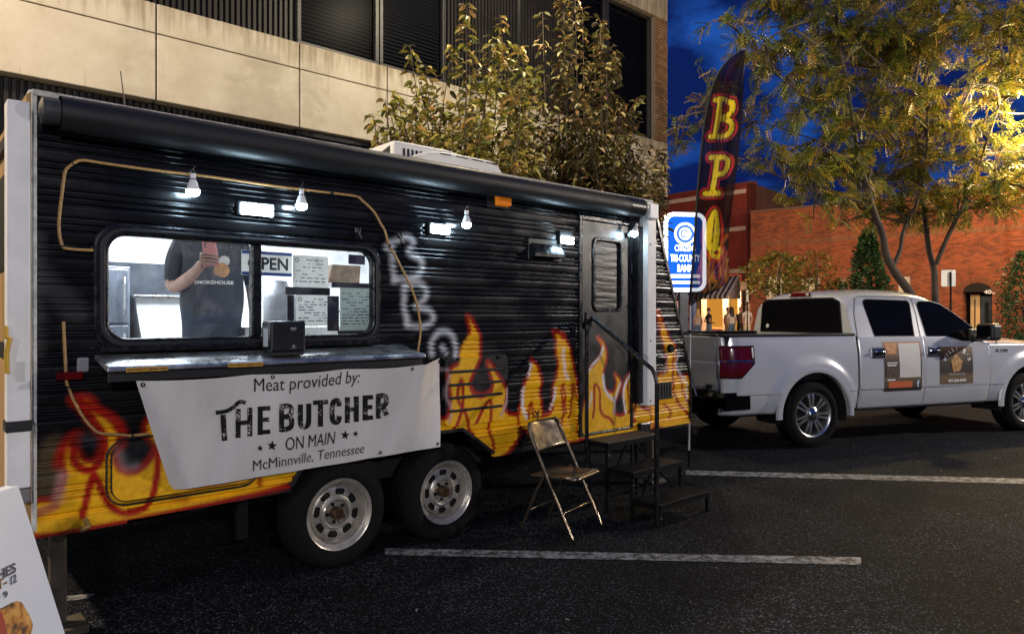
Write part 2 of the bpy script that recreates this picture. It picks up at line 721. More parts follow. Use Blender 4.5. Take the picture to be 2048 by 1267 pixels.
# ================================================================== GROUND
def asphalt():
    m = bpy.data.materials.new('asphalt')
    m.use_nodes = True
    t = m.node_tree
    b = t.nodes['Principled BSDF']
    b.inputs['Roughness'].default_value = 0.8
    b.inputs['Specular IOR Level'].default_value = 0.12
    tcx = t.nodes.new('ShaderNodeTexCoord')
    v = t.nodes.new('ShaderNodeTexVoronoi')
    v.inputs['Scale'].default_value = 125
    v.inputs['Randomness'].default_value = 1
    n = t.nodes.new('ShaderNodeTexNoise')
    n.inputs['Scale'].default_value = 0.9
    n.inputs['Detail'].default_value = 8
    n.inputs['Roughness'].default_value = 0.7
    n2 = t.nodes.new('ShaderNodeTexNoise')
    n2.inputs['Scale'].default_value = 110
    n2.inputs['Detail'].default_value = 3
    for q in (v, n, n2):
        link(t, tcx.outputs['Object'], q.inputs['Vector'])
    r = t.nodes.new('ShaderNodeValToRGB')
    e = r.color_ramp.elements
    e[0].position, e[0].color = 0.25, (0.0016, 0.0021, 0.0032, 1)
    e[1].position, e[1].color = 0.85, (0.0060, 0.0080, 0.0120, 1)
    x = e.new(0.965)
    x.color = (0.085, 0.10, 0.13, 1)
    sp = t.nodes.new('ShaderNodeSeparateColor')
    link(t, v.outputs['Color'], sp.inputs[0])
    link(t, sp.outputs[0], r.inputs[0])
    mr = t.nodes.new('ShaderNodeMapRange')
    mr.inputs[1].default_value, mr.inputs[2].default_value = 0.3, 0.7
    mr.inputs[3].default_value, mr.inputs[4].default_value = 0.25, 1.6
    link(t, n.outputs['Fac'], mr.inputs[0])
    mx = t.nodes.new('ShaderNodeMix')
    mx.data_type = 'RGBA'
    mx.blend_type = 'MULTIPLY'
    mx.inputs[0].default_value = 1
    link(t, r.outputs[0], mx.inputs[6])
    link(t, mr.outputs[0], mx.inputs[7])
    link(t, mx.outputs[2], b.inputs['Base Color'])
    ad = t.nodes.new('ShaderNodeMath')
    ad.operation = 'ADD'
    link(t, v.outputs['Distance'], ad.inputs[0])
    link(t, n2.outputs['Fac'], ad.inputs[1])
    bp = t.nodes.new('ShaderNodeBump')
    bp.inputs['Strength'].default_value = 0.9
    bp.inputs['Distance'].default_value = 0.008
    link(t, ad.outputs[0], bp.inputs['Height'])
    link(t, bp.outputs[0], b.inputs['Normal'])
    return m


def worn_paint():
    m = bpy.data.materials.new('worn_road_paint')
    m.use_nodes = True
    t = m.node_tree
    b = t.nodes['Principled BSDF']
    b.inputs['Roughness'].default_value = 0.7
    tcx = t.nodes.new('ShaderNodeTexCoord')
    n = t.nodes.new('ShaderNodeTexNoise')
    n.inputs['Scale'].default_value = 14
    n.inputs['Detail'].default_value = 12
    n.inputs['Roughness'].default_value = 0.82
    link(t, tcx.outputs['Object'], n.inputs['Vector'])
    r = t.nodes.new('ShaderNodeValToRGB')
    e = r.color_ramp.elements
    e[0].position, e[0].color = 0.45, (0.012, 0.013, 0.015, 1)
    e[1].position, e[1].color = 0.56, (0.30, 0.31, 0.32, 1)
    link(t, n.outputs['Fac'], r.inputs[0])
    link(t, r.outputs[0], b.inputs['Base Color'])
    bp = t.nodes.new('ShaderNodeBump')
    bp.inputs['Strength'].default_value = 0.6
    bp.inputs['Distance'].default_value = 0.006
    link(t, n.outputs['Fac'], bp.inputs['Height'])
    link(t, bp.outputs[0], b.inputs['Normal'])
    return m


g = MB().add([(-400, -200, 0), (400, -200, 0), (400, 700, 0), (-400, 700, 0)], [(0, 1, 2, 3)]).build('ground', asphalt())
tag(g, kind='structure')
LINEP = worn_paint()
for k, q in enumerate((((770, 1097), (1722, 1115), (1722, 1130), (770, 1110)), ((1372, 941), (2200, 961), (2200, 972), (1372, 950)),
                       ((60, 1199), (190, 1187), (180, 1197), (60, 1210)))):
    pts = [gnd(x, y) for x, y in q]
    pl_ = MB().add([(p.x, p.y, 0.004) for p in pts], [(3, 2, 1, 0)]).build('parking_line', LINEP)
    tag(pl_, kind='structure')

CONC_PAVE = M('pavement_concrete', (0.26, 0.25, 0.235), 0.85, var=(3, 0.2), bump=(90, 0.3, 0.004))


def frame_box(name, P, rz, x0, x1, y0, y1, z0, z1, mat, bevel=0.0):
    o = MB().box(x0, x1, y0, y1, z0, z1).build(name, mat, bevel=bevel)
    o.location = (P[0], P[1], 0)
    o.rotation_euler = (0, 0, rz)
    return o


tag(frame_box('pavement', P0, TH, -14, 13.3, 3.35, 7.6, -0.2, 0.13, CONC_PAVE), kind='structure')
tag(frame_box('kerb', P0, TH, -14, 13.3, 3.20, 3.346, -0.2, 0.13, CONC_PAVE, 0.02), kind='structure')
tag(frame_box('pavement', TP, TRH, -2.5, 40, 3.05, 34, -0.2, 0.13, CONC_PAVE), kind='structure')
tag(frame_box('kerb', TP, TRH, -2.5, 40, 2.90, 3.046, -0.2, 0.13, CONC_PAVE, 0.02), kind='structure')

# ================================================================== CONCRETE BUILDING BEHIND THE TRAILER
NB = 7.0


def bu(px):
    return side(px, CY, NB)[0]


def concrete_mat():
    m = M('precast_concrete', (0.47, 0.43, 0.36), 0.85, bump=(40, 0.15, 0.006))
    t = m.node_tree
    b = t.nodes['Principled BSDF']
    tcx = t.nodes.new('ShaderNodeTexCoord')
    a = t.nodes.new('ShaderNodeTexNoise')
    a.inputs['Scale'].default_value = 1.3
    a.inputs['Detail'].default_value = 9
    a.inputs['Roughness'].default_value = 0.72
    link(t, tcx.outputs['Object'], a.inputs['Vector'])
    mp_ = t.nodes.new('ShaderNodeMapping')
    mp_.inputs['Scale'].default_value = (7, 7, 0.5)
    link(t, tcx.outputs['Object'], mp_.inputs['Vector'])
    s_ = t.nodes.new('ShaderNodeTexNoise')
    s_.inputs['Scale'].default_value = 1.6
    s_.inputs['Detail'].default_value = 6
    link(t, mp_.outputs[0], s_.inputs['Vector'])
    sp = t.nodes.new('ShaderNodeSeparateXYZ')
    link(t, tcx.outputs['Object'], sp.inputs[0])
    mr = t.nodes.new('ShaderNodeMapRange')          # drips run down from the sill line at the top edge
    mr.inputs[1].default_value, mr.inputs[2].default_value = 5.55, 6.08
    mr.inputs[3].default_value, mr.inputs[4].default_value = 0.0, 0.33
    link(t, sp.outputs[2], mr.inputs[0])
    ad = t.nodes.new('ShaderNodeMath')
    ad.operation = 'ADD'
    link(t, s_.outputs['Fac'], ad.inputs[0])
    link(t, mr.outputs[0], ad.inputs[1])
    rr = t.nodes.new('ShaderNodeMapRange')
    rr.inputs[1].default_value, rr.inputs[2].default_value = 0.62, 0.92
    rr.inputs[3].default_value, rr.inputs[4].default_value = 0.0, 0.75
    link(t, ad.outputs[0], rr.inputs[0])
    r1 = t.nodes.new('ShaderNodeValToRGB')
    e = r1.color_ramp.elements
    e[0].position, e[0].color = 0.28, (0.42, 0.36, 0.27, 1)
    e[1].position, e[1].color = 0.62, (0.54, 0.49, 0.40, 1)
    link(t, a.outputs['Fac'], r1.inputs[0])
    mx = t.nodes.new('ShaderNodeMix')
    mx.data_type = 'RGBA'
    mx.inputs[7].default_value = (0.20, 0.15, 0.085, 1)
    link(t, rr.outputs[0], mx.inputs[0])
    link(t, r1.outputs[0], mx.inputs[6])
    link(t, mx.outputs[2], b.inputs['Base Color'])
    return m


CONC = concrete_mat()
RIB = M('dark_ribbed_metal', (0.013, 0.011, 0.010), 0.5, 0.2, var=(2, 0.35), stretch=(3, 3, 0.3))
FRAME_DK = M('dark_frame', (0.015, 0.015, 0.017), 0.45)
BLIND = M('dark_blind', (0.014, 0.014, 0.016), 0.6)
bld, OB = on_trailer('concrete_building', 'concrete office building with pale panels and dark ribbed bays behind the trailer', 'building', 1.0, NB, 0)
UR = bu(1336)
MB().box(-14, UR - 0.03, NB + 0.34, NB + 9, 0.1, 11.2).build('wall', M('dark_render', (0.03, 0.028, 0.026), 0.8), bld, off=OB)
joints = [bu(313) - 2.2 * k for k in range(4, 0, -1)] + [bu(313), bu(600), bu(775), bu(920)]
while joints[-1] + 1.66 < UR - 0.4:
    joints.append(joints[-1] + 1.66)
joints.append(UR)
for a, b in zip(joints[:-1], joints[1:]):
    for z0, z1 in ((4.68, 5.63), (5.645, 6.07)):
        MB().box(a + 0.012, b - 0.012, NB, NB + 0.33, z0, z1).build('concrete_panel', CONC, bld, bevel=0.012, off=OB)
    MB().box(a + 0.012, b - 0.012, NB, NB + 0.33, 9.25, 11.3).build('concrete_panel', CONC, bld, bevel=0.012, off=OB)


def ribs(u0, u1, z0, z1, n0, pitch=0.085):
    b = MB()
    k = int((u1 - u0) / pitch)
    prof = [(u0, n0 + 0.05)]
    for i in range(k):
        c = u0 + (i + 0.5) * (u1 - u0) / k
        w = pitch * 0.26
        prof += [(c - w - 0.008, n0 + 0.05), (c - w, n0), (c + w, n0), (c + w + 0.008, n0 + 0.05)]
    prof.append((u1, n0 + 0.05))
    for (a, na), (c, nc) in zip(prof[:-1], prof[1:]):
        b.add([(a, na, z0), (c, nc, z0), (c, nc, z1), (a, na, z1)], [(0, 1, 2, 3)])
    return b


ribs(bu(30), bu(600) - 0.03, 6.09, 9.23, NB + 0.18).build('ribbed_panel', RIB, bld, off=OB)
ribs(bu(905), bu(1150), 6.09, 9.23, NB + 0.18).build('ribbed_panel', RIB, bld, off=OB)
ribs(bu(-60), bu(595), 2.2, 4.66, NB + 0.2).build('ribbed_panel', RIB, bld, off=OB)
PANE_DK = M('night_window_glass', (0.006, 0.006, 0.008), 0.06, spec=0.5)


def facade_window(u0, u1, z0, z1, slat=True):
    f = MB()
    w = 0.07
    for x0, x1, a, b in ((u0, u1, z0, z0 + w), (u0, u1, z1 - w, z1), (u0, u0 + w, z0 + w, z1 - w), (u1 - w, u1, z0 + w, z1 - w)):
        f.box(x0, x1, NB + 0.12, NB + 0.26, a, b)
    fo = f.build('window', FRAME_DK, bld, off=OB, bevel=0.006)
    MB().box(u0 + w, u1 - w, NB + 0.20, NB + 0.206, z0 + w, z1 - w).build('pane', glass_mat('facade_glass', (0.7, 0.72, 0.78), 0.3, ior=1.06), fo, off=OB)
    if slat:
        s_ = MB()
        k = int((z1 - z0 - 2 * w) / 0.07)
        for i in range(k):
            z = z0 + w + 0.02 + i * 0.07
            s_.add([(u0 + w, NB + 0.235, z), (u1 - w, NB + 0.235, z), (u1 - w, NB + 0.265, z + 0.045), (u0 + w, NB + 0.265, z + 0.045)], [(0, 1, 2, 3)])
        tag(s_.build('blind', BLIND, fo, off=OB), kind='stuff')


for a, b in ((600, 766), (766, 900), (1152, 1222), (1222, 1310)):
    facade_window(bu(a) + 0.01, bu(b) - 0.01, 6.09, 9.23)
for a, b in ((600, 790), (790, 980), (980, 1180), (1180, 1305)):
    facade_window(bu(a) + 0.01, bu(b) - 0.01, 2.2, 4.66)
# brick pier at the right corner, laid brick by brick
u0 = bu(1311)
BRK = [M('pier_brick', c, 0.9, var=(20, 0.3), bump=(70, 0.3, 0.004)) for c in ((0.20, 0.115, 0.06), (0.165, 0.09, 0.048), (0.235, 0.14, 0.075))]
bw, bh = (UR - u0 - 0.02) / 3, 0.0748
brick_me = {}


def shared_box(key, w, d, h, mat, bev=0.0):
    if key not in brick_me:
        o = MB().box(-w / 2, w / 2, 0, d, 0, h).build(key, mat)
        brick_me[key] = o.data
        bpy.data.objects.remove(o)
    return brick_me[key]


MB().box(u0, UR - 0.015, NB + 0.03, NB + 0.33, 6.09, 9.23).build('pier', M('mortar', (0.13, 0.11, 0.09), 0.95), bld, off=OB)
for r in range(42):
    z = 6.095 + r * bh
    xs = [(u0 + bw * (k + 0.5), 1.0) for k in range(3)] if r % 2 == 0 else [(u0 + bw * 0.25, 0.5), (u0 + bw, 1.0), (u0 + bw * 2, 1.0), (u0 + bw * 2.75, 0.5)]
    for x, fr in xs:
        q = random.randrange(3)
        me = shared_box(f'brick{q}_{fr}', bw * fr - 0.012, 0.05, bh - 0.011, BRK[q])
        o = bpy.data.objects.new('brick', me)
        COL.objects.link(o)
        o.parent = bld
        o.location = (x - OB[0], NB + random.uniform(-0.003, 0.003) - OB[1], z - OB[2])

# ================================================================== FOOD TRAILER
tr, OT = on_trailer('food_trailer', 'black corrugated food trailer with spray painted flames and a serving window', 'trailer', 1.0, 1.2, 0)
ZB, ZT = 0.56, 2.60
UL = -1.585


def umax(z):
    return 3.70 if z < 1.02 else 3.70 - (z - 1.02) * (3.70 - 3.125) / (2.60 - 1.02)


def zt(ox, oy, sc):
    return lambda x, y: side(ox + x / sc, oy + y / sc)


Z4, Z6, ZD, ZR, Z5 = zt(850, 620, 2.533), zt(60, 700, 3.333), zt(1000, 540, 3.52), zt(1130, 560, 2.435), zt(480, 360, 3.016)
YEL, YEL2, RED, WHT, BLK, ORG = (0.80, 0.42, 0.010), (0.82, 0.50, 0.02), (0.36, 0.014, 0.006), (0.72, 0.70, 0.72), (0.0065, 0.0065, 0.0075), (0.60, 0.11, 0.006)
layers = []


def LP(fn, pts, col, w=0.0, soft=0.012, a=1.0, k=3):
    layers.append(dict(kind='poly', pts=smooth_path([fn(*p) for p in pts], True, k), col=col, w=w, soft=soft * 0.62, a=a))


def LS(fn, pts, col, w=0.012, soft=0.012, a=1.0, k=4):
    if col == WHT:
        w, a = w * 1.45, min(1.0, a * 1.2)
    layers.append(dict(kind='stroke', pts=smooth_path([fn(*p) for p in pts], False, k), col=col, w=w, soft=soft * 0.62, a=a))


# --- left flames
LM = [(20, 1215), (15, 1030), (150, 1000), (215, 920), (238, 830), (228, 720), (230, 640), (270, 580), (322, 565), (305, 640), (330, 715), (388, 748),
      (445, 720), (475, 640), (470, 580), (440, 520), (395, 450), (340, 380), (280, 325), (380, 322), (450, 400), (530, 440), (595, 505), (615, 580),
      (590, 640), (555, 680), (570, 760), (640, 812), (720, 792), (790, 720), (830, 640), (780, 560), (790, 470), (850, 560), (900, 700), (1000, 900), (1300, 880),
      (1800, 770), (1800, 860), (1300, 985), (530, 1140)]
LP(Z6, [(60, 660), (200, 560), (250, 800), (190, 1010), (40, 1010)], (0.10, 0.075, 0.035), soft=0.05, a=0.8)
LP(Z6, LM, RED, w=0.022, soft=0.03, a=0.95)
LP(Z6, LM, YEL, w=-0.004, soft=0.015)
LS(Z6, [(180, 760), (215, 660), (290, 580)], RED, 0.022, 0.03, 0.8)
LS(Z6, [(310, 575), (285, 650), (300, 750), (385, 800), (455, 750), (490, 650), (480, 560), (430, 480), (370, 400), (310, 340)], RED, 0.020, 0.016)
LS(Z6, [(330, 330), (440, 395), (530, 455), (590, 530), (595, 610), (560, 680)], RED, 0.019, 0.018)
LS(Z6, [(345, 1100), (380, 960), (410, 850), (432, 835), (470, 920), (520, 1020), (600, 1075), (700, 1070), (785, 1020), (830, 850), (845, 680)], RED, 0.017, 0.013)
LS(Z6, [(560, 730), (600, 790), (680, 805), (770, 740), (830, 640)], RED, 0.018, 0.02)
LP(Z6, [(325, 600), (380, 565), (450, 590), (450, 660), (400, 720), (340, 690)], BLK, soft=0.07, a=0.92)
LS(Z6, [(350, 590), (420, 590)], (0.12, 0.125, 0.14), 0.012, 0.07, 0.5)
LP(Z6, [(600, 660), (690, 610), (800, 620), (770, 710), (690, 760), (620, 740)], BLK, soft=0.095, a=0.9)
LS(Z6, [(590, 690), (620, 770), (690, 770)], (0.5, 0.46, 0.44), 0.010, 0.06, 0.45)
LS(Z6, [(210, 830), (195, 930), (180, 990)], (0.50, 0.26, 0.24), 0.022, 0.03, 0.7)
LS(Z6, [(30, 1085), (110, 1060), (160, 1035)], (0.45, 0.12, 0.07), 0.022, 0.02, 0.85)
LS(Z6, [(960, 980), (1040, 990)], (0.42, 0.10, 0.01), 0.02, 0.03, 0.7)
LS(Z6, [(1500, 830), (1530, 860), (1530, 900)], RED, 0.014, 0.012, 0.8)
# --- hatch and middle flames
A4 = [(40, 650), (70, 560), (105, 540), (120, 430), (105, 330), (130, 290), (165, 270), (180, 210), (215, 150), (226, 90), (210, 30), (250, 85),
      (273, 150), (268, 220), (240, 290), (215, 345), (215, 400), (260, 432), (310, 418), (333, 380), (318, 315), (303, 262), (345, 320), (378, 370),
      (395, 420), (385, 500), (420, 530), (470, 545), (470, 640), (380, 740), (300, 740), (240, 640)]
LP(Z4, A4, RED, w=0.022, soft=0.026, a=0.95)
LP(Z4, A4, YEL, w=-0.006, soft=0.014)
LS(Z4, [(170, 280), (185, 210), (220, 140)], YEL2, 0.02, 0.02, 0.8)
LS(Z4, [(20, 300), (110, 310), (90, 420), (120, 500), (110, 560)], (0.42, 0.30, 0.30), 0.010, 0.022, 0.8)
LS(Z4, [(120, 640), (155, 560), (178, 460), (170, 350), (150, 440), (190, 520), (215, 600), (240, 630)], RED, 0.014, 0.010)
LS(Z4, [(245, 570), (290, 480), (318, 460), (320, 520), (318, 600), (345, 690), (330, 720)], RED, 0.014, 0.010)
LS(Z4, [(215, 350), (225, 415), (270, 440), (325, 410)], RED, 0.012, 0.014)
LS(Z4, [(400, 400), (398, 460), (372, 530)], (0.5, 0.36, 0.34), 0.009, 0.014)
B_ = [(140, 1110), (152, 900), (165, 800), (190, 765), (214, 690), (222, 640), (262, 700), (282, 780), (270, 860), (285, 960), (292, 1020), (340, 1000),
      (368, 900), (372, 800), (398, 740), (405, 640), (388, 560), (395, 490), (368, 430), (430, 450), (468, 510), (492, 580), (505, 660), (520, 740), (545, 900), (548, 1180), (430, 1190)]
LP(ZD, B_, RED, w=0.020, soft=0.024, a=0.95)
LP(ZD, B_, YEL, w=-0.006, soft=0.012)
LS(ZD, [(372, 432), (420, 450), (440, 475)], RED, 0.016, 0.012)
LS(ZD, [(212, 610), (208, 660)], RED, 0.010, 0.012)
LS(ZD, [(212, 660), (196, 750)], WHT, 0.007, 0.012)
LS(ZD, [(160, 830), (150, 940), (178, 1040)], WHT, 0.010, 0.014, 0.8)
LS(ZD, [(385, 830), (372, 900), (350, 980)], WHT, 0.008, 0.014, 0.8)
LS(ZD, [(190, 1040), (205, 940), (220, 950), (225, 1030)], RED, 0.012, 0.010)
LS(ZD, [(420, 1090), (440, 1000), (428, 860), (445, 810), (455, 1000)], RED, 0.013, 0.010)
LS(ZD, [(480, 1040), (500, 900), (510, 800), (530, 900)], RED, 0.011, 0.010)
LS(ZD, [(440, 560), (450, 700), (470, 760)], WHT, 0.012, 0.02, 0.6)
LS(ZD, [(280, 1030), (340, 1010), (370, 960)], RED, 0.012, 0.012)
# --- door flames and the strip right of the door
D_ = [(560, 1180), (575, 960), (590, 900), (606, 850), (600, 760), (610, 700), (650, 655), (690, 605), (708, 545), (690, 505), (672, 470), (716, 512), (737, 580),
      (731, 650), (710, 720), (715, 800), (740, 850), (780, 862), (800, 822), (806, 775), (793, 730), (838, 785), (826, 850), (797, 920), (790, 980),
      (812, 1022), (858, 1012), (872, 945), (852, 880), (857, 820), (880, 750), (915, 705), (960, 630), (988, 690), (972, 760), (962, 850), (975, 935), (1010, 965),
      (1060, 965), (1070, 1100), (925, 1160)]
LP(ZD, D_, RED, w=0.018, soft=0.018, a=0.95)
LP(ZD, D_, YEL, w=-0.004, soft=0.010)
LS(ZD, [(672, 475), (694, 510), (703, 535)], ORG, 0.012, 0.012)
LS(ZD, [(640, 1035), (652, 930), (648, 830), (664, 806), (688, 850), (690, 960), (712, 1020), (758, 1040), (785, 1080)], RED, 0.013, 0.007)
LS(ZD, [(718, 835), (755, 858), (792, 848), (806, 790)], RED, 0.010, 0.008)
LS(ZD, [(728, 540), (738, 600), (728, 670), (716, 715)], RED, 0.010, 0.010)
LS(ZD, [(800, 1012), (835, 1025), (868, 1010)], RED, 0.010, 0.008)
LS(ZD, [(888, 770), (885, 850), (905, 960), (890, 1000)], RED, 0.010, 0.010)
LS(ZD, [(602, 790), (605, 720), (645, 660), (690, 610), (712, 545)], WHT, 0.008, 0.010)
LS(ZD, [(610, 690), (650, 670), (695, 610)], RED, 0.007, 0.010, 0.7)
LS(ZD, [(712, 740), (722, 830), (755, 885), (788, 915)], WHT, 0.009, 0.012)
LS(ZD, [(790, 1005), (794, 925), (815, 850), (832, 795)], WHT, 0.007, 0.010)
LS(ZD, [(872, 1000), (856, 900), (862, 820), (895, 745), (920, 700), (945, 650)], WHT, 0.008, 0.010)
LS(ZD, [(590, 1010), (625, 920), (630, 860)], WHT, 0.008, 0.016, 0.6)
LS(ZD, [(955, 500), (965, 560), (958, 620)], RED, 0.012, 0.014)
LS(ZD, [(935, 860), (948, 940), (930, 1050), (950, 1060)], RED, 0.016, 0.010)
LS(ZD, [(1000, 970), (1056, 985)], RED, 0.016, 0.014)
LS(ZD, [(958, 870), (965, 950)], WHT, 0.006, 0.012, 0.7)
# --- far right
R_ = [(425, 700), (440, 480), (496, 445), (484, 350), (456, 240), (444, 150), (470, 205), (500, 280), (532, 330), (532, 400), (546, 470), (606, 480), (612, 690)]
LP(ZR, R_, RED, w=0.020, soft=0.026, a=0.9)
LP(ZR, R_, YEL, w=-0.004, soft=0.014)
LS(ZR, [(450, 150), (462, 230)], ORG, 0.018, 0.02)
LS(ZR, [(522, 340), (522, 480), (530, 560), (565, 620), (600, 655)], RED, 0.016, 0.012)
LS(ZR, [(558, 470), (572, 550), (600, 605)], RED, 0.014, 0.012)
LS(ZR, [(480, 605), (508, 635), (505, 672)], RED, 0.013, 0.010)
LS(ZR, [(494, 350), (490, 420), (470, 470)], (0.5, 0.3, 0.27), 0.012, 0.016, 0.8)
LS(ZR, [(545, 350), (540, 430), (585, 500), (585, 590)], WHT, 0.008, 0.016, 0.6)
# --- the three sprayed letters
SPR = (0.66, 0.69, 0.74)
for pts in ([(880, 410), (920, 375), (1000, 345), (1040, 385), (1015, 440), (1080, 480), (1095, 540), (1040, 590), (925, 605)], [(905, 385), (915, 500), (925, 605)],
            [(985, 640), (985, 760), (1005, 870)], [(990, 650), (1060, 620), (1118, 660), (1105, 720), (1060, 765), (1140, 790), (1155, 850), (1090, 885), (1005, 875)],
            [(1150, 1050), (1150, 980), (1190, 920), (1240, 915), (1280, 950), (1295, 1010), (1290, 1060)], [(1215, 1010), (1235, 1040)]):
    LS(Z5, pts, SPR, 0.014, 0.050, 1.0)
# grazed, dusty patches in the black
for pts, a in (([(60, 480), (60, 700)], 0.25), ([(90, 560), (150, 620)], 0.2)):
    LS(side, pts, (0.16, 0.16, 0.17), 0.05, 0.06, a)


def paint_at(P):
    return apply_layers(P, np.tile(np.array(BLK), (len(P), 1)), layers)


PROF = [(0, 0), (0.018, 0.010), (0.05, 0.0155), (0.086, 0.017), (0.122, 0.0155), (0.154, 0.010), (0.172, 0.0), (0.235, 0.0), (0.253, 0.009), (0.285, 0.0145), (0.321, 0.016), (0.357, 0.0145), (0.389, 0.009),
        (0.407, 0.0), (0.485, 0.0), (0.50, 0.009), (0.56, 0.0125), (0.75, 0.0150), (0.90, 0.0165), (0.95, 0.0130), (0.972, 0.0)]
PER = 0.1285
zs, ds = [], []
k = 0
while True:
    done = False
    for f, d in PROF:
        z = ZB + (k + f) * PER
        if z > ZT:
            done = True
            break
        zs.append(z)
        ds.append(d)
    if done:
        break
    k += 1
zs.append(ZT)
ds.append(0)
# extra rows on the wide faces so the sprayed edges stay soft
z2, d2 = [zs[0]], [ds[0]]
for i in range(1, len(zs)):
    m = max(1, int(math.ceil((zs[i] - zs[i - 1]) / 0.013)))
    for q in range(1, m + 1):
        z2.append(zs[i - 1] + (zs[i] - zs[i - 1]) * q / m)
        d2.append(ds[i - 1] + (ds[i] - ds[i - 1]) * q / m)
zs, ds = np.array(z2), np.array(d2)
us = np.arange(UL, 3.71, 0.0125)
WELL = [(-0.33, 0.50), (-0.335, 0.575), (-0.20, 0.77), (0.93, 0.77), (1.03, 0.70), (1.215, 0.565), (1.22, 0.50)]
WIN = (-1.30, 0.225, 1.425, 1.990)
DOOR = (2.150, 2.800, 0.585, 2.368)


def siding():
    UU, ZZ = np.meshgrid(us, zs)
    NN = np.tile(-ds[:, None], (1, len(us)))
    NN += 0.0022 * np.sin(UU * 1.9 + ZZ * 3) + 0.0007 * np.sin(UU * 6.7 - ZZ * 9)      # thin sheet is never dead flat
    lim = np.array([umax(z) for z in zs])[:, None]
    over = UU > lim
    UU = np.minimum(UU, lim)
    nz_, nu = UU.shape
    idx = np.arange(nz_ * nu).reshape(nz_, nu)
    cu = (UU[:-1, :-1] + UU[1:, 1:]) / 2
    cz = (ZZ[:-1, :-1] + ZZ[1:, 1:]) / 2
    keep = ~(over[:-1, :-1] & over[1:, :-1])
    keep &= ~((cu > WIN[0]) & (cu < WIN[1]) & (cz > WIN[2]) & (cz < WIN[3]))
    keep &= ~((cu > DOOR[0]) & (cu < DOOR[1]) & (cz > DOOR[2]) & (cz < DOOR[3]))
    C = np.c_[cu.ravel(), cz.ravel()]
    keep &= ~(poly_sd(C, np.array(WELL)) < 0).reshape(cu.shape)
    a, b, c, d = idx[:-1, :-1][keep], idx[:-1, 1:][keep], idx[1:, 1:][keep], idx[1:, :-1][keep]
    F = np.c_[a, b, c, d]
    used = np.unique(F)
    mp_ = -np.ones(nz_ * nu, int)
    mp_[used] = np.arange(len(used))
    V = np.c_[UU.ravel(), NN.ravel(), ZZ.ravel()][used]
    me = bpy.data.meshes.new('siding')
    me.from_pydata((V - np.array(OT)).tolist(), [], mp_[F].tolist())
    me.materials.append(PAINT)
    me.shade_smooth()
    me.set_sharp_from_angle(angle=radians(58))
    o = bpy.data.objects.new('siding', me)
    COL.objects.link(o)
    o.parent = tr
    paint_attr(o, paint_at(V[:, [0, 2]]))
    return o


siding()


def flat_painted(name, u0, u1, z0, z1, n0, n1, r, step=0.0125, mat=PAINT_FLAT, parent=tr, hole=None):
    """rounded plate on the side wall carrying the sprayed pattern on its face"""
    uu = np.arange(u0, u1 + step * 0.5, step)
    zz = np.arange(z0, z1 + step * 0.5, step)
    b = MB()
    nu, nv = len(uu), len(zz)

    def rc(u, z):
        for cu, cz, su, sz in ((u0 + r, z0 + r, -1, -1), (u1 - r, z0 + r, 1, -1), (u0 + r, z1 - r, -1, 1), (u1 - r, z1 - r, 1, 1)):
            if (u - cu) * su > 0 and (z - cz) * sz > 0:
                d = hypot(u - cu, z - cz)
                m_ = max(abs(u - cu), abs(z - cz))
                return cu + (u - cu) * m_ / d, cz + (z - cz) * m_ / d
        return u, z
    P = [rc(u, z) for z in zz for u in uu]
    vs_ = [(p[0], n0, p[1]) for p in P]
    fs = []
    for j in range(nv - 1):
        for i in range(nu - 1):
            cu, cz = (uu[i] + uu[i + 1]) / 2, (zz[j] + zz[j + 1]) / 2
            if hole and hole[0] < cu < hole[1] and hole[2] < cz < hole[3]:
                continue
            fs.append((j * nu + i, j * nu + i + 1, (j + 1) * nu + i + 1, (j + 1) * nu + i))
    ring = [i for i in range(nu)] + [(j + 1) * nu - 1 for j in range(1, nv)] + [(nv - 1) * nu + i for i in range(nu - 2, -1, -1)] + [j * nu for j in range(nv - 2, 0, -1)]
    o_ = len(vs_)
    vs_ += [(vs_[i][0], n1, vs_[i][2]) for i in ring]
    m = len(ring)
    fs += [(ring[i], o_ + i, o_ + (i + 1) % m, ring[(i + 1) % m]) for i in range(m)]
    b.add(vs_, fs)
    o = b.build(name, mat, parent, off=OT, smooth=40)
    paint_attr(o, paint_at(np.array([(v[0], v[2]) for v in vs_])))
    return o


def rrect(u0, u1, z0, z1, r, k=6):
    out = []
    for cu, cz, a0 in ((u1 - r, z1 - r, 0), (u0 + r, z1 - r, pi / 2), (u0 + r, z0 + r, pi), (u1 - r, z0 + r, 3 * pi / 2)):
        for i in range(k + 1):
            a = a0 + pi / 2 * i / k
            out.append((cu + r * cos(a), cz + r * sin(a)))
    return out


def rframe(name, outer, inner, n0, n1, mat, parent, off, bevel=0.004, smooth=None):
    """flat ring between two outlines with as many points"""
    b = MB()
    m = len(outer)
    vs_ = [(u, n0, z) for u, z in outer] + [(u, n0, z) for u, z in inner] + [(u, n1, z) for u, z in outer] + [(u, n1, z) for u, z in inner]
    fs = []
    for i in range(m):
        j = (i + 1) % m
        fs += [(i, j, m + j, m + i), (2 * m + j, 2 * m + i, 3 * m + i, 3 * m + j), (j, i, 2 * m + i, 2 * m + j), (m + i, m + j, 3 * m + j, 3 * m + i)]
    b.add(vs_, fs)
    return b.build(name, mat, parent, off=off, bevel=bevel)


LINING = M('interior_white', (0.78, 0.79, 0.80), 0.5)
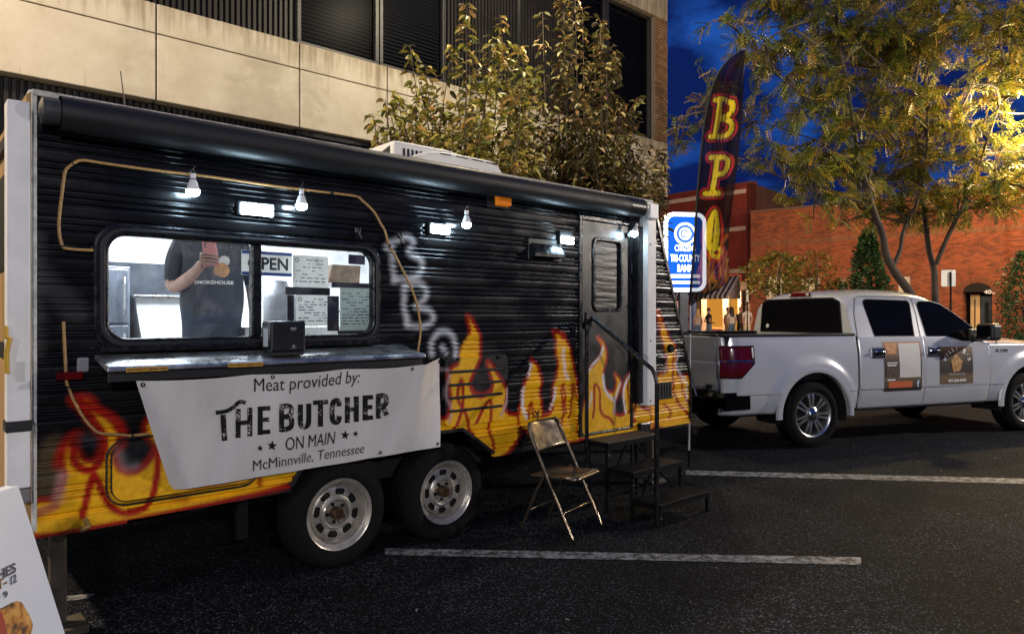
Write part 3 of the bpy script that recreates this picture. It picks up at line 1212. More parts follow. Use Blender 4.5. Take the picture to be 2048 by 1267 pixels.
# shell: roof, floor, ends, far side, inner lining with the window left open
MB().box(UL - 0.02, 3.14, -0.005, 2.41, 2.603, 2.622).build('roof', M('roof_membrane', (0.45, 0.45, 0.44), 0.6, var=(3, 0.2)), tr, off=OT, bevel=0.006)
MB().box(UL, -0.42, 0.05, 0.5, 0.58, 0.63).box(1.30, 3.66, 0.05, 0.5, 0.58, 0.63).box(UL, 3.66, 0.501, 2.36, 0.58, 0.63).build('floor', M('floor_vinyl', (0.2, 0.2, 0.2), 0.6), tr, off=OT)
MB().box(UL, 3.10, 0.05, 2.36, 2.56, 2.60).build('ceiling', LINING, tr, off=OT)
MB().prism([(3.125, 2.60), (3.70, 1.02), (3.70, 0.56), (3.665, 0.56), (3.665, 1.0), (3.09, 2.60)], 0.003, 2.40).build('front_wall', BLACK_SATIN, tr, off=OT)
MB().box(UL, 3.6, 2.37, 2.40, 0.56, 2.60).build('side_wall', BLACK_SATIN, tr, off=OT)
TAN_WALL = M('rear_tan_wall', (0.30, 0.18, 0.075), 0.5, var=(2, 0.3), stretch=(4, 4, 0.4))
rw = MB().box(UL - 0.028, UL - 0.002, 0.004, 2.40, 0.56, 2.60).build('rear_wall', TAN_WALL, tr, off=OT)
RWG = M('rear_window_rubber', (0.01, 0.01, 0.01), 0.5)
MB().box(UL - 0.04, UL - 0.029, 0.18, 2.2, 1.34, 1.42).build('bumper_strip', RWG, rw, off=OT)
MB().box(UL - 0.04, UL - 0.029, 0.30, 2.1, 1.82, 2.34).build('window', RWG, rw, off=OT, bevel=0.01)
MB().box(UL - 0.05, UL - 0.029, 0.02, 2.38, 2.46, 2.52).build('drip_rail', RWG, rw, off=OT)
for i in range(7):
    n_ = 0.05 + i * 0.33
    MB().box(UL - 0.034, UL - 0.029, n_, n_ + 0.315, 0.60, 1.32).build('board', M('pine_board', (0.36 + 0.05 * (i % 2), 0.215, 0.09), 0.55, var=(6, 0.3), stretch=(8, 8, 0.5)), rw, off=OT, bevel=0.004)
lin = MB()
for x0, x1, z0, z1 in ((UL + 0.01, -1.31, 0.80, 2.56), (0.235, 2.14, 0.80, 2.56), (-1.31, 0.235, 0.80, 1.41), (-1.31, 0.235, 2.0, 2.56), (2.81, 3.1, 0.63, 2.56)):
    lin.box(x0, x1, 0.035, 0.05, z0, z1)
lin.box(2.14, 2.81, 0.045, 0.06, 0.63, 2.56)
lin.build('wall_lining', LINING, tr, off=OT)
MB().box(UL + 0.005, 3.09, 2.345, 2.365, 0.63, 2.56).build('wall_lining', LINING, tr, off=OT)
MB().box(UL + 0.005, UL + 0.02, 0.05, 2.345, 0.63, 2.56).build('wall_lining', LINING, tr, off=OT)
MB().box(1.6, 1.62, 0.06, 2.34, 0.63, 2.56).build('partition', LINING, tr, off=OT)
SPLASH = M('dark_splash_panel', (0.055, 0.065, 0.085), 0.35, var=(7, 0.5), rvar=(6, 0.15))
ua, ub = side(214, 527, 2.33)[0], side(420, 530, 2.33)[0]
MB().box(ua - 0.25, ub, 2.33, 2.344, 0.9, side(300, 527, 2.33)[1]).build('splash_panel', SPLASH, tr, off=OT, bevel=0.003)
MB().box(ua - 0.2, ub + 1.6, 1.75, 2.32, 1.30, 1.345).build('worktop', STEEL, tr, off=OT, bevel=0.006)
MB().box(-1.0, 0.9, 1.15, 1.45, 2.50, 2.555).build('ceiling_light', emis('ceiling_lamp', (0.93, 0.97, 1.0), 9), tr, off=OT)
il = bpy.data.lights.new('ceiling_lamp_light', 'AREA')
il.shape = 'RECTANGLE'
il.size, il.size_y = 1.8, 0.3
il.energy = 95
il.color = (0.90, 0.96, 1.0)
ilo = bpy.data.objects.new('ceiling_lamp_light', il)
COL.objects.link(ilo)
ilo.parent = tr
ilo.location = (-0.05 - OT[0], 1.3 - OT[1], 2.49)

# trims
MB().box(UL - 0.01, 3.10, -0.035, -0.016, 2.590, 2.618).build('roof_rail', M('worn_white_rail', (0.42, 0.41, 0.39), 0.5, var=(20, 0.45), bump=(50, 0.3, 0.004)), tr, off=OT, bevel=0.004)
MB().box(UL - 0.012, UL + 0.010, -0.028, -0.016, 0.56, 2.60).build('corner_trim', M('sealant_white', (0.5, 0.5, 0.48), 0.7, var=(18, 0.4), bump=(20, 0.6, 0.01)), tr, off=OT, bevel=0.005)
MB().bar((3.70, -0.014, 0.55), (3.70, -0.014, 1.02), 0.035, 0.02).bar((3.70, -0.014, 1.02), (3.127, -0.014, 2.60), 0.035, 0.02, up=(0, 1, 0)).build('corner_trim', BLACK_GLOSS, tr, off=OT, bevel=0.004)
for a, b in ((UL, -0.335), (1.215, 3.70)):
    bt = flat_painted('bottom_trim', a, b, 0.538, 0.572, -0.020, 0.01, 0.004, parent=tr)
fl = flat_painted('repair_plate', UL + 0.0, -1.20, 0.525, 0.60, -0.026, -0.02, 0.005, parent=tr)
wt = MB()
wp = WELL[1:-1]
for a, b in zip(wp[:-1], wp[1:]):
    wt.bar((a[0], -0.012, a[1]), (b[0], -0.012, b[1]), 0.022, 0.03, up=(0, 1, 0))
wt.build('wheel_well_trim', BLACK_SATIN, tr, off=OT)
ww = MB()
for a, b in zip(wp[:-1], wp[1:]):
    ww.add([(a[0], -0.004, a[1]), (b[0], -0.004, b[1]), (b[0], 0.5, b[1]), (a[0], 0.5, a[1])], [(0, 1, 2, 3)])
ww.add([(-0.40, 0.5, 0.50), (1.28, 0.5, 0.50), (1.28, 0.5, 0.80), (-0.40, 0.5, 0.80)], [(0, 1, 2, 3)])
ww.build('wheel_well', CHASSIS, tr, off=OT)
ch = MB().box(UL + 0.05, 3.6, 0.30, 0.38, 0.44, 0.575).box(UL + 0.05, 3.6, 2.0, 2.08, 0.44, 0.575)
for u_ in (-1.3, -0.6, 1.5, 2.3, 3.2):
    ch.box(u_, u_ + 0.06, 0.384, 1.996, 0.46, 0.57)
ch.box(-0.05, 0.05, 0.386, 1.99, 0.30, 0.38).box(0.77, 0.87, 0.386, 1.99, 0.30, 0.38)
ch.build('chassis', CHASSIS, tr, off=OT)
MB().box(UL + 0.1, 3.55, 0.51, 2.3, 0.565, 0.579).build('underside', CHASSIS, tr, off=OT)
for u_ in (-1.47, 3.3):
    j = MB().bar((u_, 0.14, 0.56), (u_, 0.14, 0.05), 0.07).box(u_ - 0.12, u_ + 0.12, 0.04, 0.24, 0.0, 0.04)
    j.build('stabiliser_jack', M('jack_steel', (0.10, 0.085, 0.06), 0.6, 0.4, var=(15, 0.4)), tr, off=OT, bevel=0.006)
MB().box(-0.62, -0.56, 0.05, 0.10, 0.30, 0.57).build('mud_bracket', DARK_IRON, tr, off=OT)
tg = MB().bar((3.55, 0.45, 0.50), (4.75, 1.2, 0.46), 0.10, 0.12).bar((3.55, 1.95, 0.50), (4.75, 1.2, 0.46), 0.10, 0.12).bar((4.65, 1.2, 0.5), (5.05, 1.2, 0.5), 0.09)
tg.build('tow_tongue', CHASSIS, tr, off=OT, bevel=0.008)
tj = MB().bar((4.55, 1.2, 0.05), (4.55, 1.2, 0.85), 0.07).box(4.44, 4.66, 1.09, 1.31, 0.0, 0.05)
tj.build('tongue_jack', CHASSIS, tr, off=OT, bevel=0.006)

# wheels
def trailer_wheel(u_):
    c = (u_, 0, 0.337)
    R = 0.337
    prof = [(0.215, 0.005), (0.222, -0.002), (0.26, -0.012), (0.300, -0.006), (0.322, 0.012), (R - 0.004, 0.030)]
    for q in range(5):
        t = 0.035 + q * 0.03
        prof += [(R, t), (R, t + 0.022), (R - 0.009, t + 0.024), (R - 0.009, t + 0.028)]
    prof += [(R - 0.004, 0.190), (0.31, 0.205), (0.215, 0.205)]
    w = MB().lathe([(r, t + 0.02) for r, t in prof], 56, 'y', c).build('tyre', RUBBER, tr, off=OT, smooth=40)
    rim = MB()
    rim.lathe([(0.212, 0.10), (0.206, 0.05), (0.200, 0.030), (0.207, 0.018), (0.219, 0.012), (0.222, 0.020), (0.217, 0.034), (0.217, 0.10)], 56, 'y', c)
    rim.lathe([(0.200, 0.032), (0.188, 0.042), (0.184, 0.082), (0.178, 0.092), (0.170, 0.088), (0.162, 0.072), (0.152, 0.068)], 56, 'y', c)
    rim.lathe([(0.112, 0.072), (0.100, 0.066), (0.090, 0.054), (0.084, 0.056), (0.080, 0.070), (0.072, 0.084), (0.0, 0.086)], 56, 'y', c)
    ph = 0.2 * (u_ + 1)
    for k_ in range(8):                       # the eight webs left between the holes
        a = 2 * pi * k_ / 8 + ph
        h1, h2 = radians(13), radians(9.5)
        pts = []
        for r, h_ in ((0.110, h1), (0.122, radians(9)), (0.135, radians(8)), (0.146, h2), (0.155, h1)):
            pts.append((r, h_))
        vs_ = []
        for r, h_ in pts:
            t = 0.072 - 0.004 * sin((r - 0.11) / 0.045 * pi) - 0.002
            for sgn in (-1, 1):
                for tt in (0, 0.006):
                    vs_.append((c[0] + r * cos(a + sgn * h_), t + tt, c[2] + r * sin(a + sgn * h_)))
        fs = []
        for i in range(len(pts) - 1):
            o_ = i * 4
            fs += [(o_, o_ + 2, o_ + 6, o_ + 4), (o_ + 1, o_ + 5, o_ + 7, o_ + 3), (o_, o_ + 4, o_ + 5, o_ + 1), (o_ + 2, o_ + 3, o_ + 7, o_ + 6)]
        rim.add(vs_, fs)
    ro = rim.build('rim', GALV, w, off=OT, smooth=35)
    MB().lathe([(0.19, 0.105), (0.0, 0.105)], 32, 'y', c).build('brake_drum', CHASSIS, w, off=OT)
    MB().lathe([(0.040, 0.084), (0.040, 0.035), (0.034, 0.026), (0.026, 0.026), (0.024, 0.045), (0.0, 0.045)], 24, 'y', (c[0], 0, c[2])).build('hub', M('hub_rust', (0.10, 0.06, 0.035), 0.5, 0.6, var=(30, 0.4)), w, off=OT, smooth=35)
    for k_ in range(5):
        a = 2 * pi * k_ / 5 + 0.5 + ph
        MB().lathe([(0.0, 0.060), (0.008, 0.060), (0.011, 0.066), (0.011, 0.086)], 6, 'y', (c[0] + 0.058 * cos(a), 0, c[2] + 0.058 * sin(a))).build('wheel_nut', DARK_IRON, w, off=OT)


trailer_wheel(0.0)
trailer_wheel(0.818)

# ---- serving window
wo = rrect(-1.345, 0.262, 1.385, 2.030, 0.13, 8)
wi = rrect(-1.278, 0.205, 1.452, 1.968, 0.085, 8)
wf = rframe('serving_window', wo, wi, -0.030, 0.03, BLACK_GLOSS, tr, OT, bevel=0.010)
rframe('gasket', rrect(-1.318, 0.24, 1.412, 2.004, 0.11, 8), rrect(-1.296, 0.222, 1.434, 1.986, 0.095, 8), -0.040, -0.031, BLACK_SATIN, wf, OT, bevel=0.004)
MB().box(-0.565, -0.510, -0.026, 0.03, 1.452, 1.968).build('mullion', BLACK_GLOSS, wf, off=OT, bevel=0.006)
MB().box(-1.32, 0.24, -0.052, -0.031, 1.385, 1.418).build('sill', BLACK_GLOSS, wf, off=OT, bevel=0.008)
MB().prism(rrect(-1.285, -0.5, 1.445, 1.975, 0.088, 8), 0.004, 0.008).build('pane', TRAILER_GLASS, wf, off=OT)
MB().prism(rrect(-0.515, 0.212, 1.445, 1.975, 0.088, 8), 0.012, 0.016).build('pane', TRAILER_GLASS, wf, off=OT)

# ---- door
dframe = MB()
for x0, x1, z0, z1 in ((2.128, 2.162, 0.575, 2.405), (2.788, 2.822, 0.575, 2.405), (2.162, 2.788, 2.362, 2.405), (2.162, 2.788, 0.575, 0.597)):
    dframe.box(x0, x1, -0.026, 0.02, z0, z1)
dframe.box(2.10, 2.85, -0.05, -0.012, 2.410, 2.428)
dframe.build('door_frame', BLACK_GLOSS, tr, off=OT, bevel=0.005)
DW = (2.318, 2.645, 1.635, 2.200)
dr = flat_painted('door', 2.166, 2.784, 0.602, 2.358, -0.022, 0.03, 0.02, hole=(DW[0] - 0.01, DW[1] + 0.01, DW[2] - 0.01, DW[3] + 0.01))
rframe('window_frame', rrect(DW[0] - 0.03, DW[1] + 0.03, DW[2] - 0.03, DW[3] + 0.03, 0.06), rrect(DW[0], DW[1], DW[2], DW[3], 0.035), -0.034, 0.0, BLACK_GLOSS, dr, OT, bevel=0.006)
wav = M('wavy_black_film', (0.008, 0.0075, 0.008), 0.38, bump=(6, 0.35, 0.02), stretch=(0.5, 1, 4))
MB().box(DW[0] - 0.005, DW[1] + 0.005, -0.010, -0.004, DW[2] - 0.005, DW[3] + 0.005).build('pane', wav, dr, off=OT)
hd = MB().box(2.20, 2.262, -0.034, -0.0225, 1.455, 1.60).build('latch', BLACK_SATIN, dr, off=OT, bevel=0.006)
MB().box(2.212, 2.250, -0.055, -0.036, 1.475, 1.53).build('handle', DARK_IRON, hd, off=OT, bevel=0.005)
MB().lathe([(0, -0.050), (0.022, -0.050), (0.026, -0.036), (0.020, -0.022)], 16, 'y', (2.735, 0, 2.275)).build('door_holder', BLACK_MATTE, dr, off=OT, smooth=40)
for z_ in (0.72, 1.2, 1.95):
    MB().tube([(2.79, -0.034, z_), (2.79, -0.034, z_ + 0.08)], 0.009, 8).build('hinge', BLACK_SATIN, dr, off=OT)

# ---- hatches
h1 = flat_painted('fridge_hatch', 0.765, 1.345, 0.80, 1.285, -0.034, -0.005, 0.05, step=0.0115)
for z_ in (0.90, 0.99, 1.08, 1.17):
    MB().box(0.80, 1.28, -0.046, -0.035, z_, z_ + 0.018).build('louvre', BLACK_SATIN, h1, off=OT, bevel=0.003)
for u_, z_ in ((0.86, 1.255), (1.24, 1.255)):
    MB().box(u_, u_ + 0.022, -0.044, -0.035, z_, z_ + 0.022).build('catch', DARK_IRON, h1, off=OT)
u0_, z0_ = side(222, 1003)
u1_, z1_ = side(420, 885)
h2 = flat_painted('baggage_door', -1.265, -0.55, 0.640, 0.925, -0.034, -0.005, 0.07)
for g_ in (0.0, 0.022):
    rframe('seal', rrect(-1.270 - g_, -0.545 + g_, 0.635 - g_, 0.930 + g_, 0.074 + g_), rrect(-1.263 - g_, -0.552 + g_, 0.642 - g_, 0.923 + g_, 0.068 + g_), -0.033 + g_ * 0.3, -0.006, BLACK_SATIN, h2, OT, bevel=0.002)

# ---- vents, lamps and fittings on the wall
uv = side(1057, 497)[0], side(1116, 497)[0]
vb = MB().prism([(-0.005, 2.15), (-0.085, 2.05), (-0.085, 2.02), (-0.005, 2.02)], uv[0], uv[1], 'yz')
vb.build('exhaust_hood', BLACK_GLOSS, tr, off=OT, bevel=0.006)
MB().box(uv[0] - 0.02, uv[1] + 0.02, -0.022, -0.004, 2.0, 2.165).build('hood_flange', BLACK_SATIN, tr, off=OT, bevel=0.004)
ua_, za_ = side(1002, 402, -0.03)
am = MB().prism([(-0.022, za_ - 0.042), (-0.064, za_ - 0.034), (-0.068, za_ + 0.028), (-0.022, za_ + 0.042)], ua_ - 0.055, ua_ + 0.075, 'yz').build('marker_lamp', AMBER, tr, off=OT, bevel=0.008)
MB().box(ua_ - 0.12, ua_ + 0.08, -0.021, -0.012, za_ - 0.055, za_ + 0.055).build('lamp_base', BLACK_MATTE, am, off=OT, bevel=0.004)


def wall_lamp(px, py, w, h, housing):
    u_, z_ = side(px, py, -0.05)
    b = MB().box(u_ - w / 2 - 0.008, u_ + w / 2 + 0.008, -0.045, -0.012, z_ - h / 2 - 0.004, z_ + h / 2 + (0.05 if housing else 0.012))
    o = b.build('wall_lamp', BLACK_MATTE, tr, off=OT, bevel=0.006)
    k_ = 6 if not housing else 2
    cells = MB()
    for i in range(k_):
        a = u_ - w / 2 + w * i / k_
        for zz0, zz1 in ((z_ - h / 2, z_ - 0.004), (z_, z_ + h / 2)):
            MB.box(cells, a + 0.002, a + w / k_ - 0.002, -0.066, -0.046, zz0, zz1)
    cells.build('led_strip', LED, o, off=OT, bevel=0.006)


wall_lamp(514, 420, 0.185, 0.064, False)
wall_lamp(880, 459, 0.150, 0.062, False)
wall_lamp(1134, 481, 0.135, 0.058, True)
for px, py in ((716, 470), (800, 480)):
    u_, z_ = side(px, py, -0.02)
    MB().bar((u_ - 0.012, -0.03, z_ + 0.035), (u_ + 0.014, -0.045, z_ - 0.03), 0.024, 0.014).box(u_ - 0.02, u_ + 0.02, -0.024, -0.012, z_ + 0.01, z_ + 0.05).build('window_catch', BLACK_GLOSS, tr, off=OT, bevel=0.004)
u_, z_ = side(130, 752, -0.03)
rl = MB().box(u_ - 0.035, u_ + 0.075, -0.045, -0.012, z_ - 0.02, z_ + 0.02).build('side_marker', RED_LENS, tr, off=OT, bevel=0.008)
MB().box(u_ + 0.05, u_ + 0.10, -0.034, -0.013, z_ + 0.015, z_ + 0.085).build('reflector', M('grey_reflector', (0.4, 0.4, 0.42), 0.25, 0.5), tr, off=OT, bevel=0.006)
u_, z_ = side(1340, 697, -0.02)
MB().lathe([(0, -0.05), (0.034, -0.05), (0.04, -0.035), (0.04, -0.012)], 18, 'y', (u_, 0, z_)).build('cable_inlet', DARK_IRON, tr, off=OT, smooth=40)
u_, z_ = side(1330, 781, -0.02)
vt = MB()
for i in range(5):
    vt.box(u_ - 0.10 + i * 0.042, u_ - 0.075 + i * 0.042, -0.030, -0.012, z_ - 0.06, z_ + 0.06)
vt.box(u_ - 0.12, u_ + 0.12, -0.024, -0.012, z_ + 0.062, z_ + 0.078).box(u_ - 0.12, u_ + 0.12, -0.024, -0.012, z_ - 0.078, z_ - 0.062)
tag(vt.build('battery_vent', BLACK_MATTE, tr, off=OT), kind='stuff')
u_, z_ = side(1072, 828, -0.02)
MB().tube([(u_ - 0.02, -0.03, z_ + 0.03), (u_ + 0.02, -0.035, z_ - 0.02), (u_ - 0.02, -0.035, z_ - 0.02), (u_ + 0.02, -0.03, z_ + 0.03), (u_, -0.035, z_ - 0.05)], 0.005, 6).build('tie_loop', BLACK_MATTE, tr, off=OT)
u_, z_ = side(1285, 855, -0.02)
MB().box(u_ - 0.075, u_ + 0.075, -0.06, -0.014, z_ - 0.05, z_ + 0.05).build('porch_socket', BLACK_GLOSS, tr, off=OT, bevel=0.012)
MB().tube([side(172, 1040, -0.05)[:1] + (-0.03,) + side(172, 1040, -0.05)[1:], side(176, 1052, -0.05)[:1] + (-0.06,) + side(176, 1052, -0.05)[1:],
           side(160, 1056, -0.05)[:1] + (-0.07,) + side(160, 1056, -0.05)[1:]], 0.014, 8).build('latch_hook', M('hook_gold', (0.25, 0.17, 0.05), 0.5, 0.3), tr, off=OT)

# ---- awning: roller tube with its two arms
rz_, rn_ = 2.505, -0.115
aw = MB().lathe([(0.079, -1.50), (0.082, -1.2), (0.080, 2.80), (0.070, 2.80)], 28, 'x', (0, rn_, rz_)).build('awning_roller', M('awning_vinyl', (0.011, 0.011, 0.013), 0.52, bump=(14, 0.35, 0.006), stretch=(0.25, 1, 1), rvar=(7, 0.1)), tr, off=OT, smooth=40)
sp = []
for i in range(17):
    u_ = 2.60 + i * 0.0125
    sp += [(0.0795 if i % 2 else 0.083, u_)]
MB().lathe(sp + [(0.0, 2.805)], 26, 'x', (0, rn_, rz_)).build('spring_cap', M('cap_black', (0.02, 0.02, 0.022), 0.3), aw, off=OT, smooth=60)
MB().lathe([(0.0, 2.800), (0.066, 2.800), (0.070, 2.83), (0.05, 2.865), (0, 2.87)], 26, 'x', (0, rn_, rz_)).build('end_cap', M('cap_grey', (0.35, 0.35, 0.36), 0.35), aw, off=OT, smooth=40)
MB().lathe([(0.0, -1.502), (0.06, -1.502), (0.06, -1.57), (0.03, -1.58), (0, -1.58)], 26, 'x', (0, rn_, rz_)).build('end_cap', M('cap_dark', (0.05, 0.05, 0.055), 0.35), aw, off=OT, smooth=40)
ar = MB().box(2.90, 3.020, -0.125, -0.030, 0.775, 2.50).build('awning_arm', WHITE_TRIM, tr, off=OT, bevel=0.007)
MB().box(2.830, 2.897, -0.075, -0.016, 0.80, 2.36).build('arm_channel', BLACK_GLOSS, ar, off=OT, bevel=0.004)
MB().box(2.87, 3.0, -0.17, -0.126, 2.42, 2.56).build('arm_bracket', WHITE_TRIM, ar, off=OT, bevel=0.012)
for z_ in (0.82, 1.1, 1.35, 2.2):
    MB().lathe([(0, -0.129), (0.007, -0.129), (0.009, -0.124)], 8, 'y', (2.935, 0, z_)).build('screw', DARK_IRON, ar, off=OT)
al = MB().box(-1.700, -1.612, -0.125, -0.030, 0.79, 2.53).build('awning_arm', WHITE_TRIM, tr, off=OT, bevel=0.007)
MB().box(-1.705, -1.607, -0.130, -0.026, 1.045, 1.095).build('clamp_band', BLACK_SATIN, al, off=OT, bevel=0.003)
MB().box(-1.70, -1.61, -0.12, -0.03, 0.72, 0.785).build('arm_foot', M('arm_foot_grey', (0.16, 0.15, 0.15), 0.6), al, off=OT, bevel=0.008)
MB().box(-1.665, -1.635, -0.1275, -0.1255, 1.27, 1.36).build('sticker', M('pale_sticker', (0.55, 0.55, 0.53), 0.6), al, off=OT)
MB().tube([(-1.706, -0.128, 1.52), (-1.704, -0.133, 1.47), (-1.690, -0.136, 1.462), (-1.696, -0.138, 1.45), (-1.703, -0.134, 1.40), (-1.701, -0.132, 1.31)], 0.010, 6).build('ribbon', M('yellow_ribbon', (0.55, 0.33, 0.02), 0.6), al, off=OT)

# ---- roof gear
ax0 = side(787, 280, 0.75)[0]
ax1 = side(1003, 345, 0.75)[0]
zc = side(787, 279, 0.75)[1]
au1 = side(895, 290, 0.75)[0]
au2 = side(940, 300, 0.75)[0]
ac = MB().prism([(ax0, 2.624), (ax0, zc), (au1, zc + 0.005), (au2, zc - 0.025), (ax1 - 0.30, zc - 0.10), (ax1 - 0.05, zc - 0.14), (ax1, 2.624)], 0.75, 1.48)
aco = ac.build('air_conditioner', PLASTIC_W, tr, off=OT, bevel=0.03, seg=3)
lob = [(ax0 + 0.13, 2.70), (ax0 + 0.22, 2.775)] + [side(px_, py_, 0.62) for px_, py_ in ((835, 308), (856, 303), (880, 303), (915, 308), (955, 316), (985, 322), (998, 331), (1006, 346))] + [(side(1007, 350, 0.62)[0], 2.70)]
MB().prism(lob, 0.62, 0.748).build('side_shroud', PLASTIC_W, aco, off=OT, bevel=0.03, seg=4)
sl = MB()
for i in range(13):
    u_ = ax0 + 0.085 + i * 0.040
    zt_ = zc - 0.055 - max(0, i - 8) * 0.006
    MB().box(u_, u_ + 0.020, 0.7465, 0.752, 2.74 + max(0, i - 2) * 0.012, zt_).build('vent_slot', BLACK_MATTE, aco, off=OT)
for (qa, ra), (qb, rb_) in (((880, 307), (902, 311)), ((913, 313), (936, 318)), ((944, 319), (966, 324)), ((973, 325), (994, 330))):
    MB().bar((side(qa, ra, 0.617)[0], 0.617, side(qa, ra, 0.617)[1]), (side(qb, rb_, 0.617)[0], 0.617, side(qb, rb_, 0.617)[1]), 0.009, 0.006).build('vent_slot', BLACK_MATTE, aco, off=OT)
MB().prism([(0.80, 2.70), (0.80, zc - 0.04), (1.40, 2.76), (1.40, 2.70)], ax0 - 0.006, ax0 + 0.02, 'yz').build('coil_grille', M('coil', (0.03, 0.03, 0.03), 0.6, 0.4), aco, off=OT)
u_ = side(252, 205, 0.15)[0]
z1_ = side(241, 143, 0.15)
MB().tube([(u_, 0.15, 2.62), (z1_[0], 0.15, z1_[1])], [0.004, 0.0025], 6).build('antenna', M('antenna_dark', (0.08, 0.06, 0.04), 0.5), tr, off=OT)

# ---- serving counter
cn = MB()
CU0, CU1 = side(189, 725, -0.015)[0], side(852, 706, -0.285)[0]
cn.prism([(-0.015, 1.375), (-0.275, 1.330), (-0.285, 1.320), (-0.285, 1.303), (-0.27, 1.303), (-0.015, 1.350)], CU0, CU1, 'yz')
co = cn.build('serving_counter', M('stainless', (0.46, 0.47, 0.49), 0.30, 0.9, var=(4, 0.2), rvar=(8, 0.1)), tr, off=OT, bevel=0.005)
MB().box(CU0 + 0.01, CU1 - 0.01, -0.262, -0.235, 1.255, 1.301).build('counter_fascia', BLACK_SATIN, co, off=OT, bevel=0.003)
for u_ in (-1.1, -0.4, 0.30):
    MB().bar((u_, -0.225, 1.30), (u_, -0.02, 1.08), 0.025).build('counter_bracket', DARK_IRON, co, off=OT)
TAPE = M('yellow_tape', (0.50, 0.27, 0.03), 0.5, var=(30, 0.2))
for px0, px1, py in ((252, 336, 735), (456, 526, 727)):
    a, z_ = side(px0, py, -0.287)
    b = side(px1, py, -0.287)[0]
    tp_ = MB().box(a, b, -0.2885, -0.2862, 1.301, 1.322).build('warning_label', TAPE, co, off=OT)
    text_part('DO NOT LEAN ON', lambda x, y, a=a, b=b: (a + 0.006 + x, -0.2895, 1.305 + y), b - a - 0.012, 0.013, 'lettering', INK, co, OT, bold=0.03)

# ================================================================== THINGS ON THE TRAILER
def project(p):
    return np.array([CX + FPX * p[0] / p[1], CY - FPX * (p[2] - CAM_H) / p[1]])


def tw(u, n, z):
    p = P0 + u * UX + n * NX
    return np.array([p[0], p[1], z])


# ---- banner: hangs from the counter edge and is tied back to the wall at its right end
bTL, bTR = side(275, 762, -0.29), side(878, 713, -0.035)
bBL, bBR = side(348, 981, -0.06), side(880, 893, -0.035)


SBK = (CU1 - bTL[0]) / (bTR[0] - bTL[0])


def banner_pt(s, t, lift=0.0):
    if s < SBK:
        ut = bTL[0] + (CU1 - bTL[0]) * s / SBK
        ntp = -0.292
        zt_ = bTL[1] + (1.262 - bTL[1]) * s / SBK
    else:
        q = (s - SBK) / (1 - SBK)
        ut = CU1 + (bTR[0] - CU1) * q
        ntp = -0.292 + (0.292 - 0.035) * q
        zt_ = 1.262 + (bTR[1] - 1.262) * q
    ub_ = bBL[0] + (bBR[0] - bBL[0]) * s
    nb_ = -0.075 + 0.04 * s
    zb_ = bBL[1] + (bBR[1] - bBL[1]) * s
    u_ = ut + (ub_ - ut) * t
    n_ = ntp + (nb_ - ntp) * t
    z_ = zt_ + (zb_ - zt_) * t
    n_ += 0.010 * sin(9 * s + 2.5 * t) * sin(pi * t) + 0.006 * sin(23 * s - 3 * t) * (1 - t) + 0.004 * sin(31 * s + 6 * t) * t
    z_ -= 0.009 * abs(sin(pi * s / 0.28)) * (1 - t)
    e = max(0.0, 1 - s / 0.05)                       # the loose left edge curls back
    n_ += 0.055 * e * e * (0.3 + 0.7 * t)
    u_ += -0.004 * e
    return (u_, n_ - lift, z_)


ban, OBN = on_trailer('banner', 'long white vinyl banner with black butcher lettering hung under the serving counter', 'banner', -0.15, -0.1, 0.65)
ss = np.unique(np.concatenate([np.linspace(0, 0.06, 10), np.linspace(0.06, SBK - 0.02, 60), np.linspace(SBK - 0.02, SBK + 0.02, 6), np.linspace(SBK + 0.02, 1, 10)]))
MB().grid(banner_pt, list(ss), list(np.linspace(0, 1, 24))).build('sheet', BANNER, ban, off=OBN, smooth=60)


def st_of(px, py):
    s, t = 0.4, 0.5
    for _ in range(25):
        f0 = project(tw(*banner_pt(s, t))) - (px, py)
        h_ = 1e-4
        J = np.c_[(project(tw(*banner_pt(s + h_, t))) - (px, py) - f0) / h_, (project(tw(*banner_pt(s, t + h_))) - (px, py) - f0) / h_]
        d = np.linalg.solve(J, -f0)
        s, t = float(np.clip(s + d[0], 0.02, 0.98)), float(np.clip(t + d[1], 0.02, 0.98))
    return np.array([s, t])


def banner_text(body, bl, br, tl, name='lettering', bold=0.0, mat=INK, lift=0.002, spacing=1.0):
    a, b, c = st_of(*bl), st_of(*br), st_of(*tl)

    def fn(x, y):
        q = a + (b - a) * x + (c - a) * y
        return banner_pt(q[0], q[1], lift)
    return text_part(body, fn, 1.0, 1.0, name, mat, ban, OBN, bold=bold, spacing=spacing)


def distressed():
    m = M('distressed_ink', (0.012, 0.012, 0.013), 0.5)
    t = m.node_tree
    b = t.nodes['Principled BSDF']
    tcx = t.nodes.new('ShaderNodeTexCoord')
    n = t.nodes.new('ShaderNodeTexNoise')
    n.inputs['Scale'].default_value = 120
    n.inputs['Detail'].default_value = 3
    n2 = t.nodes.new('ShaderNodeTexNoise')
    n2.inputs['Scale'].default_value = 16
    link(t, tcx.outputs['Object'], n.inputs['Vector'])
    link(t, tcx.outputs['Object'], n2.inputs['Vector'])
    mu = t.nodes.new('ShaderNodeMath')
    mu.operation = 'MULTIPLY'
    link(t, n.outputs['Fac'], mu.inputs[0])
    link(t, n2.outputs['Fac'], mu.inputs[1])
    r = t.nodes.new('ShaderNodeValToRGB')
    e = r.color_ramp.elements
    e[0].position, e[0].color = 0.330, (0.012, 0.012, 0.013, 1)
    e[1].position, e[1].color = 0.350, (0.55, 0.53, 0.51, 1)
    link(t, mu.outputs[0], r.inputs[0])
    link(t, r.outputs[0], b.inputs['Base Color'])
    return m


DIST = distressed()
banner_text('Meat provided by:', (508, 792), (716, 773), (508, 757), bold=0.0)
# the tall T with its swash is drawn as strokes
tq = MB()


